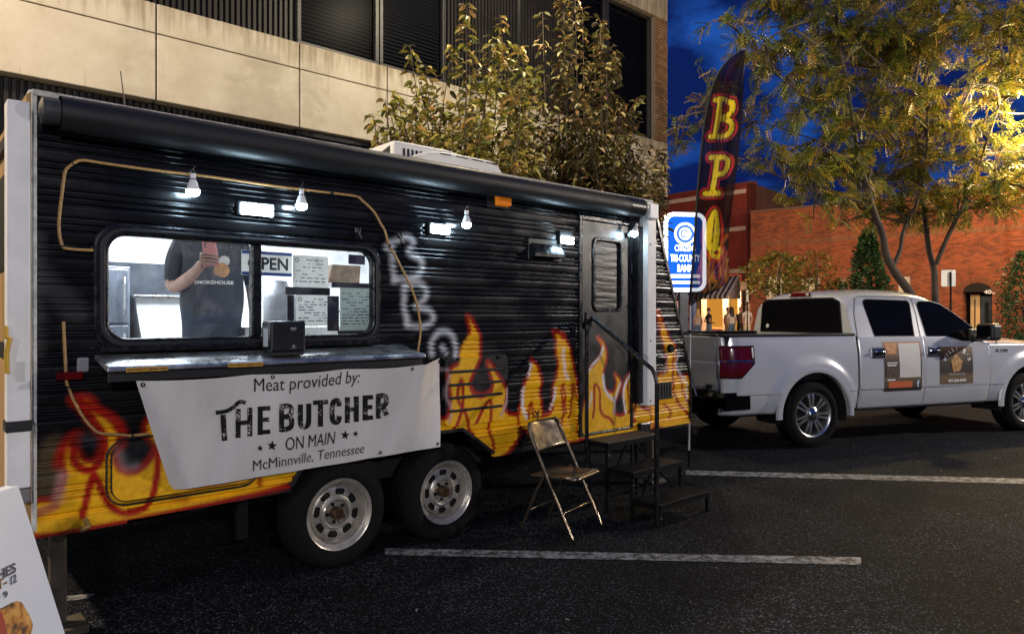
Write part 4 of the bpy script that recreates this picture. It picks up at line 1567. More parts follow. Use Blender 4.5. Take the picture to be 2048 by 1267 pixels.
def bstroke(pts, w, lift=0.002, k=6):
    """ribbon on the banner through photograph points"""
    q = smooth_path(pts, False, k)
    L_, R_2 = [], []
    for i in range(len(q)):
        d = q[min(i + 1, len(q) - 1)] - q[max(i - 1, 0)]
        d = d / np.hypot(*d)
        nn = np.array([-d[1], d[0]]) * (w[i * (len(w) - 1) // max(1, len(q) - 1)] if isinstance(w, list) else w) / 2
        L_.append(banner_pt(*st_of(*(q[i] + nn)), lift))
        R_2.append(banner_pt(*st_of(*(q[i] - nn)), lift))
    m = len(q)
    return L_ + R_2, [(i, i + 1, m + i + 1, m + i) for i in range(m - 1)]


tq.add(*bstroke([(449, 881), (447, 850), (446, 829)], 11, 0.002))
tq.add(*bstroke([(431, 825), (452, 822), (468, 813), (476, 805), (484, 803), (491, 806)], 8, 0.0032))
tq.build('lettering', DIST, ban, off=OBN, fix=False)
GL = {'H': [[(0, 0), (0, 1)], [(1, 0), (1, 1)], [(0, .5), (1, .5)]], 'E': [[(0, 0), (0, 1)], [(0, 0), (1, 0)], [(0, .52), (.85, .52)], [(0, 1), (1, 1)]],
      'B': [[(0, 0), (0, 1)], [(0, 1), (.55, 1), (.92, .90), (.92, .65), (.55, .54), (0, .54)], [(.45, .54), (.9, .46), (1, .27), (.9, .07), (.5, 0), (0, 0)]],
      'U': [[(0, 1), (0, .3), (.12, .06), (.5, -.02), (.88, .06), (1, .3), (1, 1)]], 'T': [[(-.08, 1), (1.08, 1)], [(.5, 0), (.5, 1)]],
      'C': [[(1, .72), (.95, .92), (.6, 1.01), (.2, .95), (0, .72), (0, .28), (.2, .05), (.6, -.01), (.95, .08), (1, .28)]],
      'R': [[(0, 0), (0, 1)], [(0, 1), (.6, 1), (.95, .88), (.95, .62), (.6, .5), (0, .5)], [(.5, .5), (1.02, 0)]]}
TOPL = lambda zx: 364 - (zx - 583) * 0.106
BOTL = lambda zx: 518 - (zx - 583) * 0.137
for ch_, xa_, xb_ in (('H', 583, 672), ('E', 700, 766), ('B', 813, 893), ('U', 912, 983), ('T', 995, 1068), ('C', 1080, 1144), ('H', 1160, 1234), ('E', 1254, 1309), ('R', 1324, 1393)):
    gm = MB()
    for k_, stroke in enumerate(GL[ch_]):
        hw = 13.5
        q_ = []
        for gx, gy in stroke:
            zx = xa_ + hw + (xb_ - xa_ - 2 * hw) * gx
            zy = (BOTL(zx) - hw * .9) + (TOPL(zx) - BOTL(zx) + 2 * hw * .9) * gy
            if len(stroke) == 2 and stroke[0][0] == stroke[1][0]:
                zy += (hw * 0.9 if gy == 0 else -hw * 0.9)
            if len(stroke) == 2 and stroke[0][1] == stroke[1][1] and ch_ != 'H':
                zx += (hw if gx >= .8 else -hw * .9)
            q_.append((250 + zx / 2.64, 680 + zy / 2.64))
        gm.add(*bstroke(q_, 2 * hw / 2.64 * (0.86 if len(stroke) == 2 and stroke[0][1] == stroke[1][1] else 1.0), 0.0018 + 0.0004 * k_, 5))
    gm.build('lettering', DIST, ban, off=OBN, fix=False)
banner_text('ON MAIN', (571, 901), (668, 887), (571, 875), bold=0.0)
banner_text('McMinnville, Tennessee', (506, 945), (726, 908), (506, 921), bold=-0.004)
for cx_, cy_, r_ in ((520, 896, 7), (544, 891, 11), (690, 870, 10), (711, 867, 6.5)):
    stv = [banner_pt(*st_of(cx_, cy_), 0.002)]
    for i in range(10):
        a = pi / 2 + i * pi / 5 - 0.1
        rr = r_ if i % 2 == 0 else r_ * 0.42
        stv.append(banner_pt(*st_of(cx_ + rr * cos(a) * 0.95, cy_ - rr * sin(a)), 0.002))
    MB().add(stv, [(0, i + 1, (i + 1) % 10 + 1) for i in range(10)]).build('star', INK, ban, off=OBN, fix=False)
for s_, t_ in ((0.012, 0.03), (0.34, 0.025), (0.80, 0.03), (0.985, 0.03), (0.985, 0.96), (0.72, 0.95)):
    p = banner_pt(s_, t_, 0.003)
    MB().lathe([(0.005, 0.0), (0.009, -0.002), (0.012, 0.0)], 12, 'y', p).build('grommet', DARK_IRON, ban, off=OBN)
bc, OBC = on_trailer('bungee_cord', 'thin black cord looped beside the upper right corner of the banner', 'cord', *(side(895, 718)[0], -0.04, side(895, 718)[1]))
pts = [(868, 716), (885, 706), (898, 700), (893, 720), (899, 728), (890, 722), (876, 712)]
MB().tube([(side(*p, -0.05)[0], -0.05 - 0.004 * i, side(*p, -0.05)[1]) for i, p in enumerate(pts)], 0.004, 6).build('cord', BLACK_MATTE, bc, off=OBC)

# ---- rope lights run round the window
for lab, pts in (('tan rope light running over the serving window and down past the sprayed letters',
                  [(186, 501), (160, 500), (137, 498), (126, 494), (119, 470), (118, 440), (123, 395), (128, 355), (133, 338), (145, 329), (163, 321), (200, 326), (300, 340), (420, 354), (560, 374), (660, 386),
                   (712, 393), (724, 401), (748, 424), (763, 450), (770, 462), (778, 490), (795, 520), (815, 560), (830, 595), (838, 630), (841, 665), (836, 702)]),
                 ('short tan rope light trailing down the left end of the trailer above the flames',
                  [(127, 643), (129, 690), (133, 760), (136, 772), (150, 805), (170, 838), (190, 860), (205, 867), (240, 869), (262, 871), (300, 867)])):
    r_, orr = on_trailer('rope_light', lab, 'rope light', side(*pts[0])[0], -0.03, side(*pts[-1])[1])
    q = [(side(*p, -0.028)[0], -0.028, side(*p, -0.028)[1]) for p in pts]
    MB().tube([tuple(v) for v in smooth_path(q, False, 3)], 0.0075, 8).build('rope', ROPE, r_, off=orr, smooth=60)
    for i in range(3, len(q) - 1, 6):
        MB().tube([q[i], tuple(np.array(q[i]) + (np.array(q[i + 1]) - np.array(q[i])) * 0.12)], 0.0098, 8).build('clip', BLACK_MATTE, r_, off=orr)

# ---- hanging bulbs
proto = None
for px, py, lab, tilt in ((386, 366, 'leftmost lit bulb, hanging by its hook above the left window pane', 0),
                          (603, 396, 'lit white bulb hanging just right of the left LED wall lamp', 0),
                          (933, 436, 'lit white bulb hanging just right of the middle LED wall lamp', 0),
                          (1271, 458, 'lit white bulb tilted beside the top right corner of the trailer door', -0.45)):
    nb_ = -0.105
    u_, z_ = side(px, py, nb_)
    if proto is None:
        proto, ob = on_trailer('hanging_bulb', lab, 'bulb', u_, nb_, z_, 'bulbs hung along the awning')
        MB().lathe([(0.0, 0.048), (0.0135, 0.048), (0.0145, 0.030), (0.0145, 0.016), (0.020, 0.006), (0.029, -0.020), (0.0335, -0.038)], 20, 'z').build('body', BULB_W, proto, smooth=40)
        MB().lathe([(0.0335, -0.0385), (0.033, -0.050), (0.027, -0.062), (0.016, -0.070), (0.0, -0.073)], 20, 'z').build('dome', BULB_E, proto, smooth=60)
        MB().lathe([(0.0155, 0.020), (0.0165, 0.018), (0.0155, 0.015)], 20, 'z').build('ring', BLACK_MATTE, proto)
        MB().tube([(0.014 * cos(a), 0, 0.05 + 0.016 * sin(a)) for a in np.linspace(-0.2, pi + 0.2, 10)] , 0.0018, 6).tube(
            [(0, 0, 0.066), (0.002, 0, 0.074), (0.009, 0, 0.080), (0.008, 0, 0.089), (0, 0, 0.092), (-0.006, 0, 0.088)], 0.0016, 6).build('hook', STEEL, proto)
        cur = proto
    else:
        cur = copy_tree(proto)
        p = P0 + u_ * UX + nb_ * NX
        cur.location = (p[0], p[1], z_)
        cur['label'] = lab
    if tilt:
        cur.rotation_euler = (0, -tilt * 0.9, TH)

# ---- napkin dispenser
nu, nz2 = side(568, 709, -0.17)
nd, on_ = on_trailer('napkin_dispenser', 'black napkin dispenser with pale side standing on the serving counter', 'napkin dispenser', nu, -0.165, 1.348)
nd.rotation_euler = (0, 0, TH - 0.12)
GREYP = M('dispenser_black', (0.014, 0.015, 0.017), 0.3, rvar=(9, 0.06))
MB().box(-0.098, 0.098, -0.085, 0.085, 0.020, 0.190).build('case', GREYP, nd, bevel=0.014, seg=3)
MB().box(-0.088, 0.088, -0.078, 0.078, 0.0, 0.019).build('foot', BLACK_MATTE, nd, bevel=0.004)
MB().box(-0.1005, -0.0985, -0.045, 0.040, 0.05, 0.150).build('napkin_slot', M('napkins', (0.55, 0.58, 0.62), 0.8), nd)
MB().box(-0.07, 0.03, -0.03, 0.03, 0.1905, 0.193).build('top_slot', BLACK_MATTE, nd)
MB().box(0.012, 0.045, -0.0868, -0.0855, 0.147, 0.153).box(0.018, 0.039, -0.0868, -0.0855, 0.138, 0.141).build('printed_mark', M('pale_print', (0.4, 0.4, 0.42), 0.5), nd)
MB().lathe([(0.0, -0.0868), (0.006, -0.0868), (0.006, -0.0855)], 12, 'y', (0.03, 0, 0.052)).box(0.015, 0.045, -0.0868, -0.0855, 0.040, 0.042).build('printed_mark', M('pale_print2', (0.4, 0.4, 0.42), 0.5), nd)

# ---- papers, sign and tape in the right-hand pane
def paper_mat(name, col, tr_):
    m = M(name, col, 0.8)
    t = m.node_tree
    b = t.nodes['Principled BSDF']
    q = t.nodes.new('ShaderNodeBsdfTranslucent')
    q.inputs[0].default_value = (*col, 1)
    mx = t.nodes.new('ShaderNodeMixShader')
    mx.inputs[0].default_value = tr_
    link(t, b.outputs[0], mx.inputs[1])
    link(t, q.outputs[0], mx.inputs[2])
    link(t, mx.outputs[0], t.nodes['Material Output'].inputs[0])
    return m


PAPER = paper_mat('paper', (0.82, 0.82, 0.80), 0.55)
PAPER2 = paper_mat('grey_green_paper', (0.58, 0.64, 0.61), 0.45)
TAPEB = M('black_tape', (0.012, 0.011, 0.010), 0.4, var=(30, 0.5), bump=(30, 0.4, 0.004))


def pane_box(b, px0, px1, py0, py1, n0, n1):
    pm = (px0 + px1) / 2
    u0_, u1_ = side(px0, 600, n0)[0], side(px1, 600, n0)[0]
    z1_, z0_ = side(pm, py0, n0)[1], side(pm, py1, n0)[1]
    b.box(u0_, u1_, n0, n1, z0_, z1_)
    return u0_, u1_, z0_, z1_


def notice(label, box, mat, n0=0.009, lines=8, logo=True, seed=0, tape=()):
    rg = random.Random(seed)
    b = MB()
    u0_, u1_, z0_, z1_ = pane_box(b, *box, n0, n0 + 0.0012)
    t, ot = on_trailer('paper_notice', label, 'notice', (u0_ + u1_) / 2, n0, z0_)
    b.build('sheet', mat, t, off=ot)
    ink = MB()
    hh = (z1_ - z0_)
    for i in range(lines):
        z_ = z1_ - hh * (0.14 + 0.78 * i / lines)
        x = u0_ + (u1_ - u0_) * (0.25 if (logo and i < 2) else 0.07)
        while x < u1_ - (u1_ - u0_) * 0.12:
            w_ = rg.uniform(0.01, 0.05)
            if rg.random() < 0.75:
                ink.box(x, min(x + w_, u1_ - 0.01), n0 - 0.0012, n0 - 0.0004, z_ - 0.0022, z_ + 0.0018 + rg.random() * 0.002)
            x += w_ + 0.012
    tag(ink.build('print_lines', INK, t, off=ot), kind='stuff')
    if logo:
        MB().lathe([(0.009, n0 - 0.001), (0.013, n0 - 0.001)], 14, 'y', (u0_ + 0.026, 0, z1_ - 0.028)).build('seal', INK, t, off=ot)
    for q in tape:
        tb = MB()
        pane_box(tb, *q[:4], n0 - 0.0045, n0 - 0.0015)
        tb.build('tape', TAPEB, t, off=ot)
    return t


notice('upper white printed permit sheet behind the right window pane', (586, 656, 512, 576), PAPER, 0.017, 7, True, 1)
notice('lower white printed certificate framed with black tape in the right window pane', (592, 658, 590, 652), PAPER, 0.019, 9, True, 2,
       tape=((571, 660, 575, 590), (575, 588, 590, 652), (558, 590, 641, 654)))
notice('grey green printed sheet in clear film taped at the right end of the window', (680, 742, 575, 661), PAPER2, 0.022, 11, False, 3,
       tape=((655, 678, 592, 662), (664, 746, 566, 576), (743, 749, 566, 662), (676, 742, 661, 668)))
notice('small dark purple card at the upper right corner of the window', (697, 730, 510, 529), M('purple_card', (0.05, 0.035, 0.11), 0.5), 0.017, 3, False, 4)
os_, oo = on_trailer('open_sign', 'white and blue OPEN sign hanging inside the window beside the mullion', 'sign', side(535, 553, 0.07)[0], 0.07, side(535, 553, 0.07)[1])
b = MB()
u0_, u1_, z0_, z1_ = pane_box(b, 483, 584, 503, 552, 0.068, 0.071)
b.build('board', PAPER, os_, off=oo)
BLUE = M('blue_print', (0.02, 0.09, 0.42), 0.5)
MB().box(u0_ + .002, u1_ - .002, 0.0665, 0.0675, z0_ + 0.002, z0_ + 0.020).build('blue_bar', BLUE, os_, off=oo)
MB().box(u0_ + .002, u1_ - .002, 0.0665, 0.0675, z1_ - 0.020, z1_ - 0.002).build('blue_bar', BLUE, os_, off=oo)
text_part('OPEN', lambda x, y: (u0_ + 0.035 + x, 0.066, z0_ + 0.034 + y), u1_ - u0_ - 0.06, z1_ - z0_ - 0.068, 'lettering', INK, os_, oo, bold=0.03)
MB().box(-0.30, -0.285, 0.0668, 0.0678, 1.6, 1.63).build('tape', TAPEB, os_, off=oo)

# ---- inside: sink tub, box and the man with his phone
su, sz_ = side(318, 640, 1.9)
sk, osk = on_trailer('serving_tub', 'white tapered plastic tub on the worktop behind the man', 'tub', su, 1.95, 1.346)
sw0, sw1 = side(268, 595, 1.78)[0], side(392, 595, 1.78)[0]
zt0 = side(320, 594, 1.78)[1]
skm = MB()
a0, a1, ztop, zbot = sw0, sw1, zt0, 1.375
skm.add([(a0, 1.76, ztop), (a1, 1.76, ztop), (a1, 2.2, ztop), (a0, 2.2, ztop), (a0 + 0.06, 1.80, zbot), (a1 - 0.06, 1.80, zbot), (a1 - 0.06, 2.16, zbot), (a0 + 0.06, 2.16, zbot)],
        [(4, 5, 6, 7), (0, 1, 5, 4), (1, 2, 6, 5), (2, 3, 7, 6), (3, 0, 4, 7)])
skm.build('basin', LINING, sk, off=osk)
rm = MB().box(a0 - 0.015, a1 + 0.015, 1.735, 1.775, ztop - 0.012, ztop + 0.012).box(a0 - 0.015, a1 + 0.015, 2.185, 2.225, ztop - 0.012, ztop + 0.012)
rm.box(a0 - 0.015, a0 + 0.025, 1.776, 2.184, ztop - 0.012, ztop + 0.012).box(a1 - 0.025, a1 + 0.015, 1.776, 2.184, ztop - 0.012, ztop + 0.012)
rm.build('rim', STEEL, sk, off=osk, bevel=0.004)
MB().box(a0 + 0.05, a1 - 0.05, 1.79, 2.17, 1.346, 1.374).build('base', LINING, sk, off=osk, bevel=0.004)
fr_u = side(232, 560, 2.0)[0]
fr_, ofr = on_trailer('steel_fridge', 'blue grey steel fridge at the far left inside the serving window', 'fridge', fr_u, 2.0, 0.632)
FRM = M('blue_grey_steel', (0.16, 0.18, 0.22), 0.35, 0.5, var=(9, 0.35), stretch=(6, 6, 0.5), rvar=(8, 0.15))
zf = side(232, 532, 1.72)[1]
fu0, fu1 = side(196, 560, 1.72)[0], side(262, 560, 1.72)[0]
MB().box(fu0, fu1, 1.74, 2.30, 0.632, zf).build('cabinet', FRM, fr_, off=ofr, bevel=0.01)
for z0_, z1_ in ((0.66, 1.50), (1.515, zf - 0.02)):
    d_ = MB().box(fu0 + 0.015, fu1 - 0.015, 1.715, 1.738, z0_, z1_).build('door', FRM, fr_, off=ofr, bevel=0.008)
    MB().tube([(fu1 - 0.05, 1.70, z0_ + 0.06), (fu1 - 0.05, 1.69, z0_ + 0.10), (fu1 - 0.05, 1.69, z1_ - 0.10), (fu1 - 0.05, 1.70, z1_ - 0.06)], 0.009, 8).build('handle', STEEL, d_, off=ofr)
ju = side(560, 610, 0.9)[0]
jg, ojg = on_trailer('plastic_jug', 'tall cloudy plastic jug seen beside the mullion under the OPEN sign', 'jug', ju, 0.9, 1.346)
jz = lambda py: side(560, py, 0.9)[1]
JM = M('cloudy_plastic', (0.34, 0.36, 0.39), 0.35, var=(8, 0.3))
MB().lathe([(0.0, jz(652)), (0.105, jz(652)), (0.115, jz(645)), (0.115, jz(598)), (0.10, jz(585)), (0.055, jz(570)), (0.05, jz(562)), (0.0, jz(562))], 24, 'z', (ju, 0.9, 0)).build('body', JM, jg, off=(ju, 0.9, 1.346), smooth=50)
MB().tube([(ju + 0.10, 0.9, jz(592)), (ju + 0.15, 0.9, jz(600)), (ju + 0.15, 0.9, jz(625)), (ju + 0.11, 0.9, jz(635))], 0.012, 8).build('handle', JM, jg, off=(ju, 0.9, 1.346))
wk = MB().box(-0.36, 1.3, 0.62, 1.12, 1.30, jz(652) - 0.002).build('shelf', STEEL, tr, off=OT, bevel=0.005)
jg.location.z = jz(652)
for ch_ in jg.children:
    for v in ch_.data.vertices:
        v.co.z -= jz(652) - 1.346
for k_, (px_, h_) in enumerate(((615, 0.16), (640, 0.12))):
    pu = side(px_, 640, 1.0)[0]
    p_, op_ = on_trailer('steel_pan', ('taller' if k_ == 0 else 'lower') + ' steel pan on the shelf behind the papers in the window', 'pan', pu, 1.0, jz(652))
    MB().lathe([(0.0, 0.0), (0.10, 0.0), (0.105, 0.01), (0.108, h_), (0.114, h_ + 0.004), (0.104, h_), (0.10, 0.02), (0.0, 0.015)], 24, 'z').build('bowl', STEEL, p_, smooth=50)
    MB().tube([(0.10, 0, h_ - 0.02), (0.14, 0, h_ - 0.015), (0.20, 0, h_ - 0.005)], 0.008, 8).build('handle', STEEL, p_)
bx, obx = on_trailer('cardboard_box', 'brown box standing behind the papers in the right window pane', 'box', side(690, 545, 0.5)[0], 0.5, 1.60)
q0, q1 = side(657, 545, 0.45)[0], side(722, 545, 0.45)[0]
ztb, zbb = side(690, 530, 0.45)[1], side(690, 566, 0.45)[1]
MB().prism([(q0, zbb), (q1 - 0.01, zbb), (q1, ztb), (q0 + 0.03, ztb)], 0.45, 0.62).build('carton', M('card_brown', (0.20, 0.13, 0.075), 0.7, var=(12, 0.5)), bx, off=obx, bevel=0.006)
MB().box(q0 - 0.05, q1 + 0.05, 0.42, 0.75, zbb - 0.025, zbb - 0.001).build('tray', STEEL, bx, off=obx, bevel=0.004)
bx.location.z = zbb - 0.025
for ch_ in bx.children:
    for v in ch_.data.vertices:
        v.co.z += 1.60 - (zbb - 0.025)

SKIN = M('skin', (0.42, 0.235, 0.165), 0.5, var=(20, 0.12))
SHIRT = M('charcoal_shirt', (0.040, 0.042, 0.048), 0.88, var=(7, 0.45), bump=(9, 0.8, 0.05), stretch=(1, 1, 0.6))
PANTS = M('dark_jeans', (0.03, 0.04, 0.065), 0.85, var=(18, 0.25))
HAIR = M('dark_hair', (0.02, 0.014, 0.01), 0.6, var=(60, 0.4), stretch=(1, 1, 0.2))
SHOE = M('shoe', (0.015, 0.015, 0.015), 0.6)
mu_, _ = side(424, 580, 0.80)
man, om = on_trailer('person', 'man in a charcoal t-shirt inside the trailer holding up a pink phone', 'person', mu_, 0.80, 0.632)
man.rotation_euler = (0, 0, radians(27))
J = {
    'pelvis': ((0, 0, 0.90), (0.185, 0.140), 2), 'belly': ((0, -0.045, 1.06), (0.215, 0.175), 1), 'waist': ((0, -0.03, 1.19), (0.205, 0.150), 1), 'chest': ((0, 0.0, 1.34), (0.19, 0.125), 1),
    'neckbase': ((0, 0.015, 1.465), (0.085, 0.08), 1), 'neck': ((0, 0.005, 1.525), 0.058, 0), 'head': ((0, -0.015, 1.615), (0.078, 0.095), 0), 'crown': ((0, -0.01, 1.725), (0.070, 0.085), 0),
    'ls': ((-0.185, 0.01, 1.405), 0.072, 1), 'lua': ((-0.225, -0.02, 1.27), 0.062, 1), 'lslv': ((-0.235, -0.04, 1.19), 0.056, 1), 'le': ((-0.235, -0.07, 1.10), 0.043, 0),
    'lf': ((-0.16, -0.20, 1.155), 0.042, 0), 'lw': ((-0.095, -0.295, 1.225), 0.030, 0), 'lh': ((-0.072, -0.325, 1.262), (0.040, 0.024), 0),
    'rs': ((0.185, 0.01, 1.405), 0.072, 1), 'rua': ((0.235, 0.02, 1.27), 0.062, 1), 'rslv': ((0.245, 0.02, 1.19), 0.056, 1), 're': ((0.255, 0.03, 1.10), 0.043, 0),
    'rf': ((0.262, -0.01, 0.98), 0.040, 0), 'rw': ((0.265, -0.05, 0.86), 0.029, 0), 'rh': ((0.262, -0.06, 0.79), (0.026, 0.038), 0),
    'lhip': ((-0.095, 0, 0.86), 0.105, 2), 'lk': ((-0.105, -0.01, 0.49), 0.068, 2), 'la': ((-0.11, 0.02, 0.10), 0.05, 2), 'lt': ((-0.12, -0.15, 0.04), 0.042, 3),
    'rhip': ((0.095, 0, 0.86), 0.105, 2), 'rk': ((0.105, -0.01, 0.49), 0.068, 2), 'ra': ((0.11, 0.02, 0.10), 0.05, 2), 'rt': ((0.12, -0.15, 0.04), 0.042, 3)}
Bn = [('pelvis', 'belly'), ('belly', 'waist'), ('waist', 'chest'), ('chest', 'neckbase'), ('neckbase', 'neck'), ('neck', 'head'), ('head', 'crown'),
      ('chest', 'ls'), ('ls', 'lua'), ('lua', 'lslv'), ('lslv', 'le'), ('le', 'lf'), ('lf', 'lw'), ('lw', 'lh'),
      ('chest', 'rs'), ('rs', 'rua'), ('rua', 'rslv'), ('rslv', 're'), ('re', 'rf'), ('rf', 'rw'), ('rw', 'rh'),
      ('pelvis', 'lhip'), ('lhip', 'lk'), ('lk', 'la'), ('la', 'lt'), ('pelvis', 'rhip'), ('rhip', 'rk'), ('rk', 'ra'), ('ra', 'rt')]
skin_body('body', J, Bn, [SKIN, SHIRT, PANTS, SHOE], man, levels=2)


def finger(pts, r0, parent):
    js = {f'j{i}': (p, r0 * (1 - 0.12 * i), 0) for i, p in enumerate(pts)}
    return skin_body('finger', js, [(f'j{i}', f'j{i+1}') for i in range(len(pts) - 1)], [SKIN], parent, levels=1)


for i, (dz, ln) in enumerate(((0.040, 0.068), (0.020, 0.076), (0.0, 0.070), (-0.018, 0.056))):
    x0, z0 = -0.085, 1.268 + dz
    finger([(x0, -0.335, z0 - 0.004), (x0 - 0.002, -0.366, z0), (x0 + ln * 0.5, -0.376, z0 + 0.004), (x0 + ln + 0.01, -0.372, z0 - 0.002), (x0 + ln + 0.025, -0.366, z0 - 0.008)], 0.0095, man)
finger([(-0.07, -0.315, 1.285), (-0.055, -0.322, 1.305), (-0.03, -0.328, 1.322), (-0.008, -0.330, 1.330)], 0.011, man)
for i, dx in enumerate((-0.024, -0.008, 0.008, 0.024)):
    finger([(0.262, -0.06 + dx, 0.775), (0.258, -0.062 + dx, 0.735), (0.250, -0.062 + dx, 0.70), (0.240, -0.062 + dx, 0.672)], 0.0095, man)
finger([(0.255, -0.085, 0.80), (0.24, -0.11, 0.775), (0.232, -0.122, 0.745)], 0.011, man)
hr = MB()
hr.grid(lambda a, b: (0.082 * sin(b) * cos(a), -0.005 + 0.103 * sin(b) * sin(a) + 0.012, 1.665 + 0.105 * cos(b)), list(np.linspace(-0.5, pi + 0.5, 20)), list(np.linspace(0.0, 1.75, 8)))
hr.build('hair', HAIR, man, smooth=60)
MB().ellipsoid((0, -0.108, 1.615), (0.014, 0.018, 0.024)).build('nose', SKIN, man, smooth=60)
for x in (-0.03, 0.03):
    MB().ellipsoid((x, -0.092, 1.640), (0.012, 0.008, 0.007), 8, 6).build('eye', M('eye', (0.05, 0.04, 0.04), 0.2), man, smooth=60)
    MB().ellipsoid((x * 2.75, 0.0, 1.625), (0.010, 0.020, 0.030), 8, 6).build('ear', SKIN, man, smooth=60)
MB().ellipsoid((0, -0.094, 1.572), (0.024, 0.008, 0.006), 8, 6).build('mouth', M('lips', (0.30, 0.12, 0.10), 0.5), man, smooth=60)


def chest_pt(x, y, lift=0.0):
    return (x, -0.128 - lift + 1.6 * x * x - (0.03 if y < 1.15 else 0.03 * max(0, (1.35 - y) / 0.2)), y)


text_part('SMOKEHOUSE', lambda x, y: chest_pt(-0.115 + x, 1.135 + y, 0.042), 0.23, 0.022, 'shirt_lettering', WHITE_INK, man, bold=0.02)
MB().lathe([(0.0, -0.170), (0.030, -0.171), (0.048, -0.168)], 20, 'y', (0.045, 0, 1.225)).build('shirt_print', M('orange_print', (0.55, 0.28, 0.10), 0.7, var=(60, 0.4)), man)
MB().lathe([(0.0, -0.166), (0.020, -0.166), (0.034, -0.164)], 9, 'y', (0.062, 0, 1.285)).build('shirt_print', M('white_print', (0.65, 0.65, 0.63), 0.7), man)
ph_, oph = on_trailer('phone', 'pink phone held up in the right hand of the man in the trailer window', 'phone', mu_, 0.80, 0.632)
ph_.rotation_euler = (0, 0, radians(27))
pr = Matrix.Rotation(radians(-7), 3, 'Y')
fb = MB().box(-0.072, 0.008, -0.359, -0.349, 1.235, 1.392, rot=pr)
PINK = M('pink_case', (0.62, 0.20, 0.17), 0.4)
fb.build('case', PINK, ph_, bevel=0.006)
MB().box(-0.066, -0.038, -0.363, -0.3595, 1.345, 1.385, rot=pr).build('camera_bump', M('pink_bump', (0.5, 0.17, 0.15), 0.3), ph_, bevel=0.003)
for z_ in (1.352, 1.366, 1.379):
    MB().lathe([(0, -0.3655), (0.005, -0.3655), (0.005, -0.3632)], 10, 'y', (-0.061, 0, z_)).build('camera_lens', DARKGLASS, ph_)
# bring the phone's origin to its base
for o_ in ph_.children:
    for v in o_.data.vertices:
        v.co -= Vector((-0.03, -0.354, 1.235))
ph_.location = Vector(ph_.location) + Matrix.Rotation(radians(27), 3, 'Z') @ Vector((-0.03, -0.354, 1.235))

# ================================================================== FOLDING CHAIR
fA, fB = gnd(1147, 1087), gnd(1205, 1056)
wv = Vector((fB.x - fA.x, fB.y - fA.y, 0))
wid = wv.length
wv.normalize()
fv = Vector((wv.y, -wv.x, 0))          # the way the chair faces
cc = (fA + fB) / 2 - fv * 0.22
chair = thing('folding_chair', 'tan metal folding chair standing open between the wheels and the steps', 'chair', (cc.x, cc.y, 0), atan2(wv.y, wv.x))
# local x = across, local -y = the way it faces
w2 = wid / 2
r_ = 0.0115
for s_ in (-1, 1):
    x = s_ * w2
    lp = [(x, -0.22, 0.012), (x * 1.0, -0.02, 0.40), (x * 0.98, 0.13, 0.70), (x * 0.95, 0.155, 0.765), (x * 0.80, 0.165, 0.792)]
    MB().tube([tuple(v) for v in smooth_path(lp, False, 4)], r_, 10).build('leg', BRASS, chair, smooth=60)
    xr = s_ * (w2 - 0.032)
    MB().tube([(xr, 0.03, 0.440), (xr, 0.10, 0.32), (xr, 0.24, 0.012)], r_, 10).build('leg', BRASS, chair, smooth=60)
    for yy, xx in ((-0.22, x), (0.24, xr)):
        MB().lathe([(0.0, 0.0), (0.015, 0.0), (0.015, 0.028), (0.011, 0.03)], 12, 'z', (xx, yy, 0)).build('foot_cap', RUBBER, chair)
MB().tube([(-w2, -0.135, 0.178), (-w2 + 0.03, -0.135, 0.192), (w2 - 0.03, -0.135, 0.192), (w2, -0.135, 0.178)], 0.008, 8).build('front_brace', BRASS, chair, smooth=60)
MB().tube([(-w2 + 0.032, 0.178, 0.15), (-w2 + 0.06, 0.178, 0.162), (w2 - 0.06, 0.178, 0.162), (w2 - 0.032, 0.178, 0.15)], 0.008, 8).build('rear_brace', BRASS, chair, smooth=60)
seat = MB()


def seat_pt(a, b):
    x = a * (w2 - 0.018)
    y = -0.235 + b * 0.39
    k_ = max(0, abs(a) - 0.8) / 0.2
    if b < 0.12:
        y += 0.05 * k_ ** 2
    z = 0.452 - 0.018 * b - 0.012 * (1 - a * a) * sin(pi * b) - 0.022 * max(0, (0.10 - b) / 0.1) ** 2 - 0.010 * k_
    return (x, y, z)


seat.grid(seat_pt, list(np.linspace(-1, 1, 17)), list(np.linspace(0, 1, 19)))
so = seat.build('seat', BRASS, chair, smooth=60)
sd_ = so.modifiers.new('thick', 'SOLIDIFY')
sd_.thickness = 0.014
sd_.offset = -1
bk = MB()


def back_pt(a, b):
    x = a * (w2 - 0.012) * (1 - 0.06 * b)
    z = 0.595 + 0.20 * b
    y = 0.075 + (z - 0.595) * 0.50 + 0.022 * (1 - a * a)
    if b > 0.75:
        x *= 1 - 0.12 * ((b - 0.75) / 0.25) ** 2
    return (x, y, z)


bk.grid(back_pt, list(np.linspace(-1, 1, 17)), list(np.linspace(0, 1, 12)))
bo = bk.build('backrest', BRASS, chair, smooth=60)
sd_ = bo.modifiers.new('thick', 'SOLIDIFY')
sd_.thickness = 0.012

